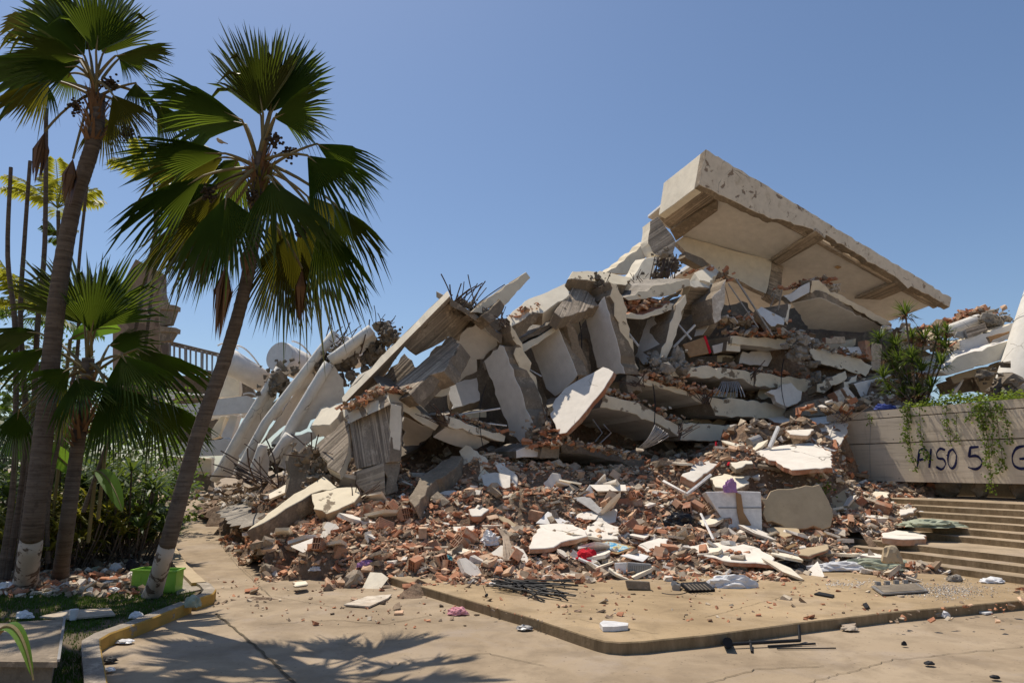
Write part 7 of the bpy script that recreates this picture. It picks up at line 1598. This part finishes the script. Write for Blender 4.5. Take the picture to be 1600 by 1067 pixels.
# lime crates
def crate(label, c, w, d, h, rz):
    t = empty('lime_crate', c, label, 'crate'); t.rotation_euler = (0, 0, rz); Rz = Matrix.Translation(V(c)) @ Matrix.Rotation(rz, 4, 'Z')
    mb = MB(); tk = .015
    for sx, sy, lx, ly in ((0, -1, w, tk), (0, 1, w, tk), (-1, 0, tk, d), (1, 0, tk, d)): mb.box(Rz @ V((sx*(w/2), sy*(d/2), h/2)), (lx+.004*abs(sy), ly, h), Rz.to_3x3())
    mb.box(Rz @ V((0, 0, .02)), (w-.02, d-.02, .02), Rz.to_3x3()); mb.build('bin', M['lime'], parent=t)
    mb = MB()
    for sx, sy, lx, ly in ((0, -1, w+.05, .03), (0, 1, w+.05, .03), (-1, 0, .03, d-.01), (1, 0, .03, d-.01)): mb.box(Rz @ V((sx*(w/2+.012), sy*(d/2+.012), h)), (lx, ly, .025), Rz.to_3x3())
    mb.build('rim', M['lime'], parent=t)
    mb = MB(); mb.tube([Rz @ V((w*.3, -d/2-.012, .045)), Rz @ V((w*.3, -d/2-.04, .045))], .04, 12); mb.build('wheel', M['black'], parent=t)
    mb = MB(); mb.box(Rz @ V((-w*.2, -d/2-.009, h*.7)), (w*.25, .006, h*.3), Rz.to_3x3()); mb.build('label_panel', M['lime'], parent=t)
crate('lime green plastic crate with a wheel right of the leaning palm foot', G(260, 932, .02), .32, .3, .38, .1)
crate('second lime green crate half hidden behind the leaning palm foot', G(222, 930, .02)+V((0, .15, 0)), .34, .3, .36, -.1)
# grey cover at the bottom left
cv = empty('stone_cover', G(45, 1040, 0), 'low grey stone cover with a dark skirt beneath at the bottom left corner', 'cover')
zc = .42
def cvp(x, y, z=zc): return G(x, y, z)
Q = [cvp(-60, 973), cvp(0, 973), cvp(100, 966), cvp(90, 1034), cvp(0, 1033), cvp(-60, 1033)]
mb = MB(); n = len(Q); mb.add(Q+[q-Z*.04 for q in Q], [list(range(n)), [n+i for i in reversed(range(n))]]+[[i, (i+1) % n, n+(i+1) % n, n+i] for i in range(n)]); mb.build('slab', M['conc'], parent=cv)
mb = MB(); c_ = sum(Q, V((0, 0, 0)))/n; q_ = [c_+(p-c_)*.93 for p in Q]; mb.add([p-Z*.045 for p in q_]+[V((p.x, p.y, .0)) for p in q_], [[i, (i+1) % n, n+(i+1) % n, n+i] for i in range(n)]); mb.build('side', M['dark'], parent=cv)  # dark skirt stands in for the blackness under the slab
mb = MB(); mb.bar(cvp(101, 965)+Z*.012, cvp(91, 1034)+Z*.012, .02, .02); mb.build('edge_trim', M['steel'], parent=cv)
zc2 = .11
slabq('loose_board', 'pale broken board lying on the lawn beside the grey cover', 'board', [(62, 965), (105, 955), (172, 952), (180, 962), (110, 968)], .12, .02, 'chip', 0)
mb = MB(); cc = G(114, 968, .12); mb.tube([cc, cc+Z*.12], [.035, .05], 14); prop(mb.build('paper_cup', M['plas']), 'pale paper cup standing on the broken board', 'cup')
slabq('paving_strip', 'flat pale paving piece between the crate and the path', 'paving', [(282, 903), (300, 898), (322, 925), (275, 935), (272, 920)], .05, .06, 'kerb', 0)
# a bird on a leaf
mb = MB(); bp = W(344, 221, 8.9); vs, fs = ico(2)
mb.add([bp+V((v.x*.05, v.y*.03, v.z*.032+v.x*-.02)) for v in vs], fs); mb.add([bp+V((-.035+v.x*.018, v.y*.016, .035+v.z*.018)) for v in vs], fs); mb.tube([bp+V((.03, 0, -.01)), bp+V((.11, 0, -.04))], [.014, .006], 5); mb.tube([bp+V((-.05, 0, .035)), bp+V((-.07, 0, .03))], [.005, .001], 4)
prop(mb.build('bird', M['rock'], smooth=True), 'small brown dove perched on a leaf of the leaning palm', 'bird')
bpy.context.view_layer.update()
